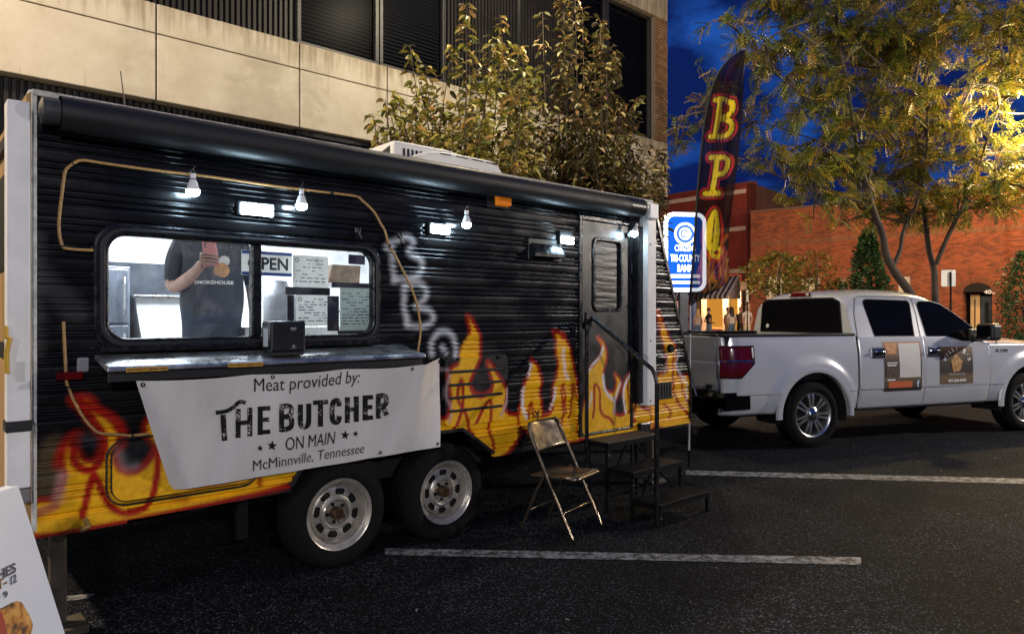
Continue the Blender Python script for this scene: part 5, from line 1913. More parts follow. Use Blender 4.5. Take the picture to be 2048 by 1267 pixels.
# ================================================================== METAL STEPS
st, ost = on_trailer('metal_steps', 'black three step metal stairs with a handrail in front of the trailer door', 'steps', 2.5, -0.4, 0)
SU0, SU1 = 2.18, 2.84
lev = [(-0.785, -0.535, 0.165), (-0.530, -0.285, 0.365), (-0.280, -0.045, 0.560)]
for i, (n0, n1, z) in enumerate(lev):
    MB().box(SU0, SU1, n0, n1, z - 0.012, z).build('tread', RUSTY if i == 2 else DARK_IRON, st, off=ost, bevel=0.004)
    fr = MB()
    for a, b in (((SU0 + .012, n0 + .012), (SU1 - .012, n0 + .012)), ((SU0 + .012, n1 - .012), (SU1 - .012, n1 - .012))):
        fr.bar((a[0], a[1], z - 0.030), (b[0], b[1], z - 0.030), 0.024, 0.034)
    for u_ in (SU0 + .012, SU1 - .012):
        fr.bar((u_, n0 + 0.025, z - 0.030), (u_, n1 - 0.025, z - 0.030), 0.024, 0.034)
    fr.build('tread_frame', DARK_IRON, st, off=ost)
    for u_ in (SU0 + 0.014, SU1 - 0.014):
        MB().bar((u_, n0 + 0.014, 0.0), (u_, n0 + 0.014, z - 0.048), 0.026).build('leg', DARK_IRON, st, off=ost)
        if i == 2:
            MB().bar((u_, n1 - 0.014, 0.0), (u_, n1 - 0.014, z - 0.048), 0.026).build('leg', DARK_IRON, st, off=ost)
        MB().lathe([(0, n0 - 0.006), (0.008, n0 - 0.006), (0.009, n0 - 0.001)], 8, 'y', (u_, 0, z - 0.10)).build('bolt', STEEL, st, off=ost)
    if i:
        um = (SU0 + SU1) / 2
        MB().bar((um, n0 + 0.02, 0.0), (um, n0 + 0.02, z - 0.048), 0.022).build('leg', DARK_IRON, st, off=ost)
        for a, b in ((SU0 + 0.16, um - 0.06), (um + 0.24, um + 0.05)):
            MB().bar((a, n0 + 0.03, 0.16 + (i - 1) * 0.2), (b, n0 + 0.03, z - 0.05), 0.018, 0.012).build('brace', DARK_IRON, st, off=ost)
        MB().bar((SU0 + 0.014, n0 + 0.02, 0.12), (SU1 - 0.014, n0 + 0.02, 0.12), 0.02).build('brace', DARK_IRON, st, off=ost)
hz = [(SU0 - 0.02, -0.075, 0.03), (SU0 - 0.02, -0.075, 1.40), (SU0 - 0.02, -0.085, 1.50), (SU0 - 0.02, -0.13, 1.545), (SU0 - 0.02, -0.18, 1.525), (SU0 - 0.02, -0.66, 1.215),
      (SU0 - 0.02, -0.735, 1.165), (SU0 - 0.02, -0.770, 1.08), (SU0 - 0.02, -0.772, 0.98), (SU0 - 0.02, -0.772, 0.0)]
MB().tube([tuple(v) for v in smooth_path(hz, False, 4)], 0.0165, 12).build('handrail', BLACK_GLOSS, st, off=ost, smooth=60)

# ================================================================== MENU BOARD at the near left
mbd = thing('menu_board', 'white A-frame menu board with a food picture at the near left corner', 'menu board', (-1.43, 1.70, 0), 0)
t_l = radians(17.5)


def board_pt(y, d, side_=1, lift=0.0):
    """y along the view, d metres down the face from the top"""
    return (side_ * (d * sin(t_l)) + side_ * lift * cos(t_l) + 0.0, y - 1.70, 1.075 - d * cos(t_l) + lift * sin(t_l))


BW = M('board_white_led_tint', (0.60, 0.67, 0.80), 0.35, var=(3, 0.05))  # the board is white; the cool LED light is tinted into its colour
for sd2 in (1, -1):
    vs_ = [board_pt(y, d, sd2, l) for y in (1.40, 2.005) for d in (0.0, 1.19) for l in (0.0, 0.018)]
    MB().add(vs_, [(0, 1, 3, 2), (4, 6, 7, 5), (0, 4, 5, 1), (2, 3, 7, 6), (0, 2, 6, 4), (1, 5, 7, 3)]).build('panel', BW, mbd, bevel=0.004)


def board_px(px, py):
    """point of the right-hand face seen at a photograph position"""
    d = np.array([(px - CX) / FPX, 1.0, (CY - py) / FPX])
    nrm = np.array([cos(t_l), 0, sin(t_l)])
    p0 = np.array([-1.43, 1.70, 1.075]) + nrm * 0.0205
    c0 = np.array([0, 0, CAM_H])
    k_ = ((p0 - c0) @ nrm) / (d @ nrm)
    return Vector(c0 + d * k_) - Vector((-1.43, 1.70, 0))


def board_text(body, bl, br, tl, mat):
    a, b, c = board_px(*bl), board_px(*br), board_px(*tl)
    return text_part(body, lambda x, y: a + (b - a) * x + (c - a) * y, 1, 1, 'lettering', mat, mbd, bold=0.03)


BLUEINK = M('dark_blue_ink', (0.03, 0.035, 0.07), 0.5)
board_text('CHES', (-22, 1171), (33, 1143), (-24, 1150), BLUEINK)
board_text('T-', (-6, 1181), (15, 1170), (-7, 1161), M('brown_ink', (0.12, 0.06, 0.03), 0.5))
board_text('12', (22, 1169), (34, 1163), (21, 1152), BLUEINK)
board_text('- 9', (-4, 1199), (17, 1193), (-6, 1186), BLUEINK)
fp = MB()
ring = [(0, 1216), (10, 1212), (22, 1205), (34, 1201), (44, 1204), (52, 1218), (60, 1232), (66, 1248), (62, 1267), (60, 1290), (-40, 1310), (-40, 1225)]
c0 = board_px(15, 1250)
fp.add([c0] + [board_px(*q) for q in ring], [(0, i + 1, (i + 1) % len(ring) + 1) for i in range(len(ring))])


def food_mat():
    m = M('food_print', (0.5, 0.3, 0.1), 0.45)
    t = m.node_tree
    b = t.nodes['Principled BSDF']
    tcx = t.nodes.new('ShaderNodeTexCoord')
    v = t.nodes.new('ShaderNodeTexNoise')
    v.inputs['Scale'].default_value = 34
    v.inputs['Detail'].default_value = 3
    link(t, tcx.outputs['Object'], v.inputs['Vector'])
    r = t.nodes.new('ShaderNodeValToRGB')
    e = r.color_ramp.elements
    e[0].position, e[0].color = 0.36, (0.035, 0.010, 0.006, 1)
    e[1].position, e[1].color = 0.66, (0.62, 0.34, 0.09, 1)
    x = e.new(0.5)
    x.color = (0.42, 0.17, 0.02, 1)
    link(t, v.outputs['Fac'], r.inputs[0])
    link(t, r.outputs[0], b.inputs['Base Color'])
    return m


fp.build('food_picture', food_mat(), mbd, fix=False)
rq = [(-40, 1222), (2, 1222), (10, 1245), (16, 1290), (-40, 1300)]
MB().add([board_px(*q) * 1.0 + Vector((0.0012, 0, 0.0006)) for q in rq], [tuple(range(5))]).build('sauce_picture', M('red_print', (0.30, 0.02, 0.015), 0.45), mbd, fix=False)
MB().box(-0.018, 0.018, -0.295, 0.295, 1.066, 1.078).build('hinge', WHITE_TRIM, mbd)

# ================================================================== PICKUP TRUCK
tk = thing('pickup_truck', 'silver white crew cab pickup truck with magnetic door signs parked beyond the trailer', 'pickup truck', (TP[0], TP[1], 0), TRH)
CARP = M('silver_white_paint', (0.60, 0.62, 0.655), 0.22, 0.25, coat=0.9, var=(2.2, 0.06), bump=(3, 0.02, 0.01))
TRIMB = M('black_trim', (0.010, 0.010, 0.011), 0.4)
WB, WR = 3.68, 0.395
ARCH = 0.515
ZM = 0.655


def side_n(x, z):
    """how far the body side stands in from its widest line (m)"""
    if z < ZM:
        n = 0.012 + 0.055 * ((ZM - z) / 0.24) ** 1.5
    elif z < ZM + 0.012:
        n = 0.012 * (1 - (z - ZM) / 0.012)
    else:
        n = 0.055 * max(0, (z - 0.86) / 0.5) ** 2
    if x < -1.05:
        n += 0.10 * ((-1.05 - x) / 0.22) ** 2
    if x > 3.9:
        n += 0.16 * ((x - 3.9) / 0.75) ** 2
    for cx_ in (0, WB):                                # blister over the wheel
        d = hypot(x - cx_, z - WR)
        if d < 0.72:
            n -= 0.030 * (1 - sstep(np.array(d), 0.60, 0.72))
    return float(n)


def body_panel(name, x0, x1, zlo, zhi, y_of, mat=CARP, cut=None, topf=None):
    xs = np.unique(np.r_[np.arange(x0, x1, 0.03), x1])
    zs_ = np.unique(np.r_[np.arange(zlo, zhi, 0.03), zhi, ZM - 0.004, ZM, ZM + 0.008, ZM + 0.014])
    zs_ = zs_[(zs_ >= zlo) & (zs_ <= zhi)]
    V = []
    for z in zs_:
        for x in xs:
            q = z
            if topf:
                q = zlo + (z - zlo) * (topf(x) - zlo) / (zhi - zlo)
            V.append([x, q])
    V = np.array(V)
    nx_, nz_ = len(xs), len(zs_)
    ins = np.zeros(len(V), bool)
    for cx_ in (0, WB):
        ins |= np.hypot(V[:, 0] - cx_, V[:, 1] - WR) < ARCH
    F = []
    for j in range(nz_ - 1):
        for i in range(nx_ - 1):
            q = (j * nx_ + i, j * nx_ + i + 1, (j + 1) * nx_ + i + 1, (j + 1) * nx_ + i)
            if ins[list(q)].all():
                continue
            if cut and cut(V[list(q), 0].mean(), V[list(q), 1].mean()):
                continue
            F.append(q)
    for cx_ in (0, WB):
        d = V - (cx_, WR)
        r = np.hypot(*d.T)
        m = r < ARCH
        V[m] = (cx_, WR) + d[m] / np.maximum(r[m], 1e-6)[:, None] * ARCH
    out = []
    for sgn in (0, 1):
        b = MB()
        b.add([(x, (side_n(x, z) if sgn == 0 else 2.0 - side_n(x, z)), z) for x, z in V], F)
        used = sorted({i for f in F for i in f})
        o = b.build(name, mat, tk, smooth=35)
        sm = o.modifiers.new('thick', 'SOLIDIFY')
        sm.thickness = 0.03
        sm.offset = -1 if sgn == 0 else -1
        out.append(o)
    return out


bed_top = 1.335
bs = body_panel('bed_side', -1.27, 0.665, 0.43, bed_top, None)
rd = body_panel('rear_door', 0.705, 1.762, 0.425, 1.31, None)
fd = body_panel('front_door', 1.775, 2.935, 0.425, 1.31, None, topf=lambda x: 1.31 if x < 2.2 else 1.31 - 0.07 * min(1, (x - 2.2) / 0.3))
ff = body_panel('front_fender', 2.948, 4.62, 0.43, 1.20, None, topf=lambda x: 1.20 - 0.10 * max(0, (x - 3.6) / 1.0) ** 1.5)
MB().box(0.668, 0.702, 0.05, 1.95, 0.43, 1.33).build('cab_gap', TRIMB, tk)
# flares
for cx_ in (0, WB):
    for sgn in (0, 1):
        b = MB()
        y_ = -0.034 if sgn == 0 else 2.034
        k_ = 1 if sgn == 0 else -1
        b.lathe([(ARCH - 0.012, y_ + k_ * 0.09), (ARCH - 0.008, y_ + k_ * 0.004), (ARCH + 0.01, y_ - k_ * 0.004), (ARCH + 0.055, y_ + k_ * 0.006), (ARCH + 0.066, y_ + k_ * 0.03)], 40, 'y', (cx_, 0, WR), a0=radians(-3), a1=radians(183))
        b.build('wheel_flare', CARP, tk, smooth=40)
        MB().lathe([(ARCH - 0.02, y_ + k_ * 0.05), (ARCH - 0.02, 1.0 - k_ * 0.55)], 30, 'y', (cx_, 0, WR), a0=radians(-12), a1=radians(192)).build('wheel_well', CHASSIS, tk)
# bed
MB().box(-1.22, 0.66, 0.12, 1.88, 0.80, 0.84).build('bed_floor', TRIMB, tk)
for y0, y1 in ((0.075, 0.11), (1.89, 1.925)):
    MB().box(-1.22, 0.66, y0, y1, 0.84, 1.325).build('bed_liner', TRIMB, tk)
for y0, y1 in ((0.035, 0.165), (1.835, 1.965)):
    MB().box(-1.262, 0.66, y0, y1, 1.328, 1.362).build('bed_rail', TRIMB, tk, bevel=0.012)
tgm = MB()
tgm.grid(lambda y, z: (-1.285 + 0.05 * abs((y - 1.0) / 0.9) ** 4 + (0.012 if 1.04 < z < 1.10 else 0) - 0.012 * sin((z - 0.7) * 5), y, z), list(np.linspace(0.14, 1.86, 30)), list(np.linspace(0.70, 1.335, 26)))
tgo = tgm.build('tailgate', CARP, tk, smooth=35)
q = tgo.modifiers.new('thick', 'SOLIDIFY')
q.thickness = 0.05
MB().box(-1.27, -1.215, 0.16, 1.84, 1.334, 1.362).build('tailgate_cap', TRIMB, tk, bevel=0.01)
MB().box(-1.305, -1.285, 0.24, 0.34, 0.73, 0.775).build('badge', TRIMB, tk)
MB().box(-1.31, -1.29, 0.9, 1.1, 1.15, 1.23).build('tailgate_handle', TRIMB, tk, bevel=0.006)
# tail lights wrap the corner
for sgn in (0, 1):
    b = MB()
    xs = list(np.linspace(-1.285, -0.885, 14))
    zs_ = list(np.linspace(0.865, 1.225, 12))

    def tl(x, z, sgn=sgn):
        lim = -0.885 - max(0, (1.03 - z)) * 1.1
        x2 = -1.285 + (x + 1.285) / 0.40 * (lim + 1.285)
        n = side_n(max(x2, -1.27), z) - 0.014
        return (x2, n if sgn == 0 else 2.0 - n, z)
    b.grid(tl, xs, zs_)
    o = b.build('tail_light', RED_LENS, tk, smooth=40)
    o.modifiers.new('thick', 'SOLIDIFY').thickness = 0.03
    m_ = 1 if sgn == 0 else -1
    bb = MB()
    for z_ in (1.045, 1.06):
        bb.tube([tl(x, z_) for x in xs], 0.007, 6)
    for k_ in range(10, 14):
        pass
    bb.build('chrome_bar', CHROME, o)
    MB().tube([tl(-0.905, z_) for z_ in (1.21, 1.15, 1.09)], 0.012, 6).build('clear_lens', M('clear_lens', (0.6, 0.6, 0.62), 0.15, 0.4), o)
    MB().tube([tl(-0.885, z_) for z_ in zs_], 0.008, 6).tube([tl(x, 0.865) for x in xs], 0.008, 6).tube([tl(x, 1.225) for x in xs], 0.008, 6).build('bezel', TRIMB, o)
    xl = MB()
    for dx in (0.04, 0.12):
        xl.tube([tl(-1.285 + dx, z_) for z_ in zs_], 0.004, 5)
    xl.build('lens_rib', M('lens_rib', (0.12, 0.004, 0.006), 0.2), o)
# rear bumper
bp_ = MB()
prof = [(-1.30, 0.50), (-1.375, 0.53), (-1.385, 0.64), (-1.36, 0.69), (-1.27, 0.70)]
for (xa, za), (xb, zb_) in zip(prof[:-1], prof[1:]):
    pass
bp_.grid(lambda y, t: (np.interp(t, range(5), [p[0] for p in prof]) + 0.10 * abs((y - 1) / 0.98) ** 6, y, np.interp(t, range(5), [p[1] for p in prof])), list(np.linspace(0.03, 1.97, 26)), list(np.linspace(0, 4, 17)))
for y_ in (0.03, 1.97):
    bp_.prism([(-1.28, 0.50), (-1.28, 0.70), (-0.95, 0.70), (-0.93, 0.66), (-0.93, 0.50)], y_ - 0.02, y_ + 0.02)
bp_.build('rear_bumper', M('dark_chrome', (0.06, 0.06, 0.065), 0.12, 1.0), tk, smooth=50)
MB().box(-1.36, -1.24, 0.35, 1.65, 0.702, 0.715).build('bumper_step', TRIMB, tk)
MB().bar((-1.45, 1.0, 0.42), (-1.0, 1.0, 0.42), 0.07).build('hitch', CHASSIS, tk)
# cab
def zr(x):
    return float(np.interp(x, [0.66, 0.70, 0.80, 1.0, 1.3, 1.7, 1.95, 2.15, 2.4, 2.7, 2.95, 3.08], [1.80, 1.845, 1.885, 1.915, 1.93, 1.925, 1.905, 1.855, 1.725, 1.535, 1.365, 1.29]))


def cab_pt(x, v):
    """v 0 belt line near side .. 1 roof centre .. 2 belt line far side"""
    far = v > 1
    w = 2 - v if far else v
    top = zr(x)
    zs_ = max(1.29, top - 0.115)
    belt = 1.295 if x < 2.95 else min(1.295, top)
    if w < 0.5:
        q_ = w / 0.5
        z = belt + (zs_ - belt) * q_
        n = 0.062 + 0.165 * (z - 1.295) / 0.51
    else:
        q_ = (w - 0.5) / 0.5
        n0 = 0.062 + 0.165 * (zs_ - 1.295) / 0.51
        n = n0 + (1.0 - n0) * q_ ** 1.25
        z = zs_ + (top - zs_) * (1 - (1 - q_) ** 4.0)
    return (x, 2 - n if far else n, z)


xs = list(np.unique(np.r_[np.linspace(0.66, 0.80, 6), np.linspace(0.8, 2.0, 14), np.linspace(2.0, 3.08, 18)]))
cb_ = MB().grid(cab_pt, xs, list(np.unique(np.r_[np.linspace(0, 0.5, 6), np.linspace(0.5, 1.5, 25), np.linspace(1.5, 2, 6)])))
cb_.build('cab', CARP, tk, smooth=40)
back = [cab_pt(0.66, v) for v in np.linspace(0, 2, 41)]
MB().add([(0.662, p[1], p[2]) for p in back], [tuple(range(len(back)))]).build('cab_back', CARP, tk)
GLS = M('tinted_glass', (0.004, 0.004, 0.005), 0.04, spec=0.16)


def cab_n(z):
    return 0.062 + 0.165 * (z - 1.295) / 0.51


def glass_side(poly, lift, sgn):
    return [(x, (cab_n(z) - lift) if sgn == 0 else 2 - cab_n(z) + lift, z) for x, z in poly]


RW = [(1.005, 1.325), (1.69, 1.318), (1.70, 1.775), (1.12, 1.785), (0.985, 1.782), (0.945, 1.755)]
RW = [(1.005, 1.325), (1.66, 1.318), (1.735, 1.745), (1.70, 1.775), (1.02, 1.785), (0.965, 1.765), (0.955, 1.72)]
FW = [(1.875, 1.315), (2.42, 1.300), (2.58, 1.25), (2.86, 1.245), (2.86, 1.34), (2.72, 1.445), (2.47, 1.615), (2.28, 1.725), (2.10, 1.765), (1.90, 1.765), (1.86, 1.73)]
for sgn in (0, 1):
    for nm, poly, par in (('window', RW, rd[sgn]), ('window', FW, fd[sgn])):
        cxm, czm = sum(p[0] for p in poly) / len(poly), sum(p[1] for p in poly) / len(poly)
        big = [(cxm + (x - cxm) * 1.035, czm + (z - czm) * 1.05) for x, z in poly]
        a_ = MB().add(glass_side(big, 0.003, sgn), [tuple(range(len(big)))]).build('window_seal', TRIMB, par)
        MB().add(glass_side(poly, 0.0065, sgn), [tuple(range(len(poly)))]).build('window', GLS, par)
    # door cuts in the greenhouse
    for pts in ([(0.72, 1.31), (0.76, 1.60), (0.83, 1.79), (0.90, 1.822), (1.75, 1.828)], [(1.768, 1.31), (1.80, 1.60), (1.79, 1.815)]):
        q_ = glass_side(pts, 0.0015, sgn)
        MB().tube(q_, 0.005, 5).build('door_gap', TRIMB, tk)
# rear glass
rgp = [(0.30, 1.37), (1.70, 1.37), (1.66, 1.745), (1.55, 1.79), (0.45, 1.79), (0.34, 1.745)]
rgo = MB().add([(0.652, y, z) for y, z in [(1 + (y - 1) * 1.09, 1.58 + (z - 1.58) * 1.1) for y, z in rgp]], [tuple(range(6))]).build('window_seal', TRIMB, tk)
MB().add([(0.6485, 1 + (y - 1) * 1.06, z) for y, z in rgp], [tuple(range(6))]).build('rear_window', GLS, tk)
MB().add([(0.6465, y, z) for y, z in ((1.58, 1.41), (1.63, 1.41), (1.635, 1.44), (1.60, 1.47), (1.565, 1.45))], [tuple(range(5))]).build('sticker', M('sticker', (0.6, 0.6, 0.6), 0.6), tk)
b3 = MB().box(0.655, 0.685, 0.80, 1.20, 1.838, 1.885).build('brake_lamp', RED_LENS, tk, bevel=0.008)
for y_ in (0.80, 1.13):
    MB().box(0.650, 0.656, y_ + 0.01, y_ + 0.06, 1.845, 1.878).build('clear_lens', M('clear_lens2', (0.55, 0.53, 0.48), 0.2), b3, bevel=0.002)
# windscreen
ws = MB().grid(lambda x, v: tuple(np.array(cab_pt(x, v)) + (0.006, 0, 0.008)), list(np.linspace(2.14, 2.98, 10)), list(np.linspace(0.62, 1.38, 14)))
ws.build('windscreen', GLS, tk, smooth=40)
# hood and front
hd_ = MB().grid(lambda x, y: (x, y, 1.205 - 0.10 * max(0, (x - 3.6) / 1.0) ** 1.5 + 0.085 * (1 - abs((y - 1) / 0.95) ** 2.6)), list(np.linspace(2.93, 4.60, 22)), list(np.linspace(0.05, 1.95, 24)))
hd_.build('hood', CARP, tk, smooth=40)
MB().grid(lambda y, z: (4.60 + 0.05 * sin((z - 0.5) * 4) - 0.16 * abs((y - 1) / 0.95) ** 3, y, z), list(np.linspace(0.10, 1.90, 20)), list(np.linspace(0.45, 1.20, 12))).build('front_panel', CARP, tk, smooth=40)
gr_ = MB().box(4.655, 4.675, 0.50, 1.50, 0.75, 1.10)
gr_.build('grille', TRIMB, tk)
for z_ in (0.82, 0.92, 1.02):
    MB().box(4.676, 4.69, 0.5, 1.5, z_ - 0.02, z_ + 0.02).build('grille_bar', CHROME, tk, bevel=0.004)
for y_ in (0.14, 1.54):
    MB().box(4.50, 4.62, y_, y_ + 0.32, 0.80, 1.10).build('headlight', M('headlight_lens', (0.6, 0.62, 0.65), 0.08, 0.5), tk, bevel=0.03)
MB().box(4.60, 4.76, 0.08, 1.92, 0.42, 0.66).build('front_bumper', CHROME, tk, bevel=0.04)
MB().box(-1.15, 4.5, 0.38, 1.62, 0.36, 0.80).build('chassis', CHASSIS, tk)  # plain dark block added inside so no light leaks between the body panels
MB().box(0.66, 2.95, 0.10, 1.90, 0.40, 0.44).build('floor_pan', CHASSIS, tk)
MB().box(0.66, 2.93, 0.09, 1.91, 0.44, 1.285).build('cabin', TRIMB, tk)
# handles, mirror, antenna, mouldings
for x_, par in ((0.885 + 0.10, rd), (1.815 + 0.10, fd)):
    for sgn in (0, 1):
        y_ = -0.006 if sgn == 0 else 2.006
        k_ = 1 if sgn == 0 else -1
        h_ = MB().box(x_ - 0.095, x_ + 0.115, min(y_, y_ + k_ * 0.03), max(y_, y_ + k_ * 0.03), 1.045, 1.185).build('door_handle', CHROME, par[sgn], bevel=0.018, seg=3)
        MB().box(x_ - 0.055, x_ + 0.085, min(y_ - k_ * 0.004, y_ + k_ * 0.001), max(y_ - k_ * 0.004, y_ + k_ * 0.001), 1.065, 1.115).build('recess', TRIMB, h_, bevel=0.0)
        MB().tube([(x_ - 0.08, y_ - k_ * 0.004, 1.13), (x_ - 0.05, y_ - k_ * 0.032, 1.135), (x_ + 0.08, y_ - k_ * 0.032, 1.13), (x_ + 0.105, y_ - k_ * 0.004, 1.125)], 0.016, 8).build('grip', CHROME, h_, smooth=60)
for sgn in (0, 1):
    k_ = 1 if sgn == 0 else -1
    y_ = -0.03 if sgn == 0 else 2.03
    m_ = MB().box(2.62, 2.80, min(y_, y_ - k_ * 0.24), max(y_, y_ - k_ * 0.24), 1.255, 1.475).build('side_mirror', TRIMB, fd[sgn], bevel=0.04, seg=3)
    MB().box(2.64, 2.78, min(y_ + k_ * 0.09, y_ + k_ * 0.001), max(y_ + k_ * 0.09, y_ + k_ * 0.001), 1.255, 1.33).build('mirror_arm', TRIMB, m_, bevel=0.02)
    MB().box(2.612, 2.619, min(y_ - k_ * 0.03, y_ - k_ * 0.21), max(y_ - k_ * 0.03, y_ - k_ * 0.21), 1.285, 1.445).build('mirror_glass', DARKGLASS, m_)
    MB().box(2.62, 2.87, min(y_ + k_ * 0.06, y_ + k_ * 0.10), max(y_ + k_ * 0.06, y_ + k_ * 0.10), 1.20, 1.40).build('mirror_sail', TRIMB, m_, bevel=0.01)
MB().tube([(3.20, 0.10, 1.20), (3.20, 0.10, 1.235), (3.21, 0.10, 1.60)], [0.014, 0.006, 0.003], 8).build('antenna', TRIMB, tk)
text_part('F-150', lambda x, y: (3.06 + x, -0.0015 + side_n(3.1 + x, 1.10), 1.075 + y), 0.24, 0.055, 'badge_lettering', TRIMB, tk, bold=0.05, shear=0.25)
# door signs
S1 = (1.085, 1.715, 0.63, 1.25)
ds = MB()


def door_sheet(x0, x1, z0, z1, lift):
    return MB().grid(lambda x, z: (x, side_n(x, z) - lift, z), list(np.linspace(x0, x1, 10)), list(np.unique(np.r_[np.linspace(z0, z1, 12), [q for q in (ZM, ZM + 0.012) if z0 < q < z1]])))


def sign_mat(name, stops):
    m = bpy.data.materials.new(name)
    m.use_nodes = True
    t = m.node_tree
    b = t.nodes['Principled BSDF']
    b.inputs['Roughness'].default_value = 0.45
    tcx = t.nodes.new('ShaderNodeTexCoord')
    sp_ = t.nodes.new('ShaderNodeSeparateXYZ')
    link(t, tcx.outputs['Object'], sp_.inputs[0])
    mr = t.nodes.new('ShaderNodeMapRange')
    mr.inputs[1].default_value, mr.inputs[2].default_value = 0.6, 1.3
    link(t, sp_.outputs[2], mr.inputs[0])
    r = t.nodes.new('ShaderNodeValToRGB')
    e = r.color_ramp.elements
    for i, (p_, c_) in enumerate(stops):
        x_ = e[i] if i < 2 else e.new(p_)
        x_.position = p_
        x_.color = (*c_, 1)
    link(t, mr.outputs[0], r.inputs[0])
    link(t, r.outputs[0], b.inputs['Base Color'])
    return m


s1m = sign_mat('left_door_print', [(0.04, (0.012, 0.010, 0.008)), (0.95, (0.45, 0.19, 0.06)), (0.12, (0.05, 0.035, 0.02)), (0.30, (0.14, 0.095, 0.05)), (0.32, (0.02, 0.014, 0.01)), (0.58, (0.035, 0.022, 0.015)), (0.70, (0.17, 0.075, 0.03))])
s1 = door_sheet(*S1, 0.004).build('door_sign', s1m, rd[0], smooth=40)
door_sheet(1.335, 1.69, 0.80, 1.23, 0.006).build('white_square', M('sign_white', (0.62, 0.61, 0.58), 0.5), s1, smooth=40)
door_sheet(1.15, 1.545, 0.675, 0.755, 0.006).build('orange_bar', M('sign_orange', (0.52, 0.10, 0.02), 0.5), s1, smooth=40)
door_sheet(1.115, 1.29, 1.095, 1.225, 0.006).build('orange_photo', M('sign_amber', (0.55, 0.25, 0.09), 0.5, var=(16, 0.4)), s1, smooth=40)
door_sheet(1.12, 1.315, 0.81, 0.93, 0.006).build('dark_photo', M('sign_photo', (0.07, 0.045, 0.03), 0.5, var=(26, 0.9)), s1, smooth=40)
for z_, w_ in ((0.985, 0.17), (0.955, 0.15), (0.775, 0.13)):
    o = MB().box(1.13, 1.13 + w_, side_n(1.2, z_) - 0.0085, side_n(1.2, z_) - 0.0065, z_ - 0.008, z_ + 0.008).build('print_line', WHITE_INK, s1)
text_part('f', lambda x, y: (1.62 + x, side_n(1.6, 0.72) - 0.009, 0.672 + y), 0.042, 0.09, 'lettering', M('pale_blue_ink', (0.45, 0.6, 0.8), 0.5), s1, bold=0.05)
s2m = sign_mat('right_door_print', [(0.06, (0.10, 0.062, 0.03)), (0.92, (0.30, 0.18, 0.10)), (0.25, (0.16, 0.10, 0.05)), (0.36, (0.022, 0.016, 0.012)), (0.52, (0.02, 0.014, 0.011)), (0.72, (0.11, 0.055, 0.028))])
s2 = door_sheet(2.03, 2.625, 0.69, 1.175, 0.004).build('door_sign', s2m, fd[0], smooth=40)
word = "WILLY B'S"
for i, ch_ in enumerate(word):
    if ch_ == ' ':
        continue
    a = radians(158 - i * 17.5)
    R_ = 0.185
    cx_, cz_ = 2.335 + 0.20 * cos(a), 0.945 + 0.17 * sin(a)
    hh = 0.075 if ch_ == 'B' else (0.055 if ch_ != "'" else 0.022)
    ww = {'I': 0.012, "'": 0.010, 'W': 0.06, 'B': 0.05}.get(ch_, 0.034)
    ra = a - pi / 2
    zo = 0.03 if ch_ == "'" else 0

    def fn(x, y, cx_=cx_, cz_=cz_, ra=ra, ww=ww, zo=zo):
        x_, y_ = x - ww / 2, y + zo
        X, Zz = cx_ + x_ * cos(ra) - y_ * sin(ra), cz_ + x_ * sin(ra) + y_ * cos(ra)
        return (X, side_n(X, Zz) - 0.008, Zz)
    text_part(ch_, fn, ww, hh, 'lettering', WHITE_INK, s2, bold=0.03)
em = MB()
epts = []
for i in range(24):
    a = 2 * pi * i / 24
    r_ = 0.105 * (1 + 0.10 * sin(5 * a) + 0.06 * cos(3 * a))
    X, Zz = 2.325 + 0.92 * r_ * cos(a), 0.955 + 1.05 * r_ * sin(a)
    epts.append((X, side_n(X, Zz) - 0.0075, Zz))
em.add(epts, [tuple(range(24))])
em.build('emblem', M('emblem_gold', (0.45, 0.24, 0.07), 0.5, var=(28, 0.9)), s2)
text_part('SMOKEHOUSE', lambda x, y: (2.19 + x, side_n(2.3, 0.8) - 0.008, 0.805 + y), 0.28, 0.026, 'lettering', M('dim_ink', (0.35, 0.33, 0.3), 0.5), s2, bold=0.03)
text_part('931-224-9970', lambda x, y: (2.17 + x, side_n(2.3, 0.73) - 0.008, 0.715 + y), 0.32, 0.038, 'lettering', WHITE_INK, s2, bold=0.045)


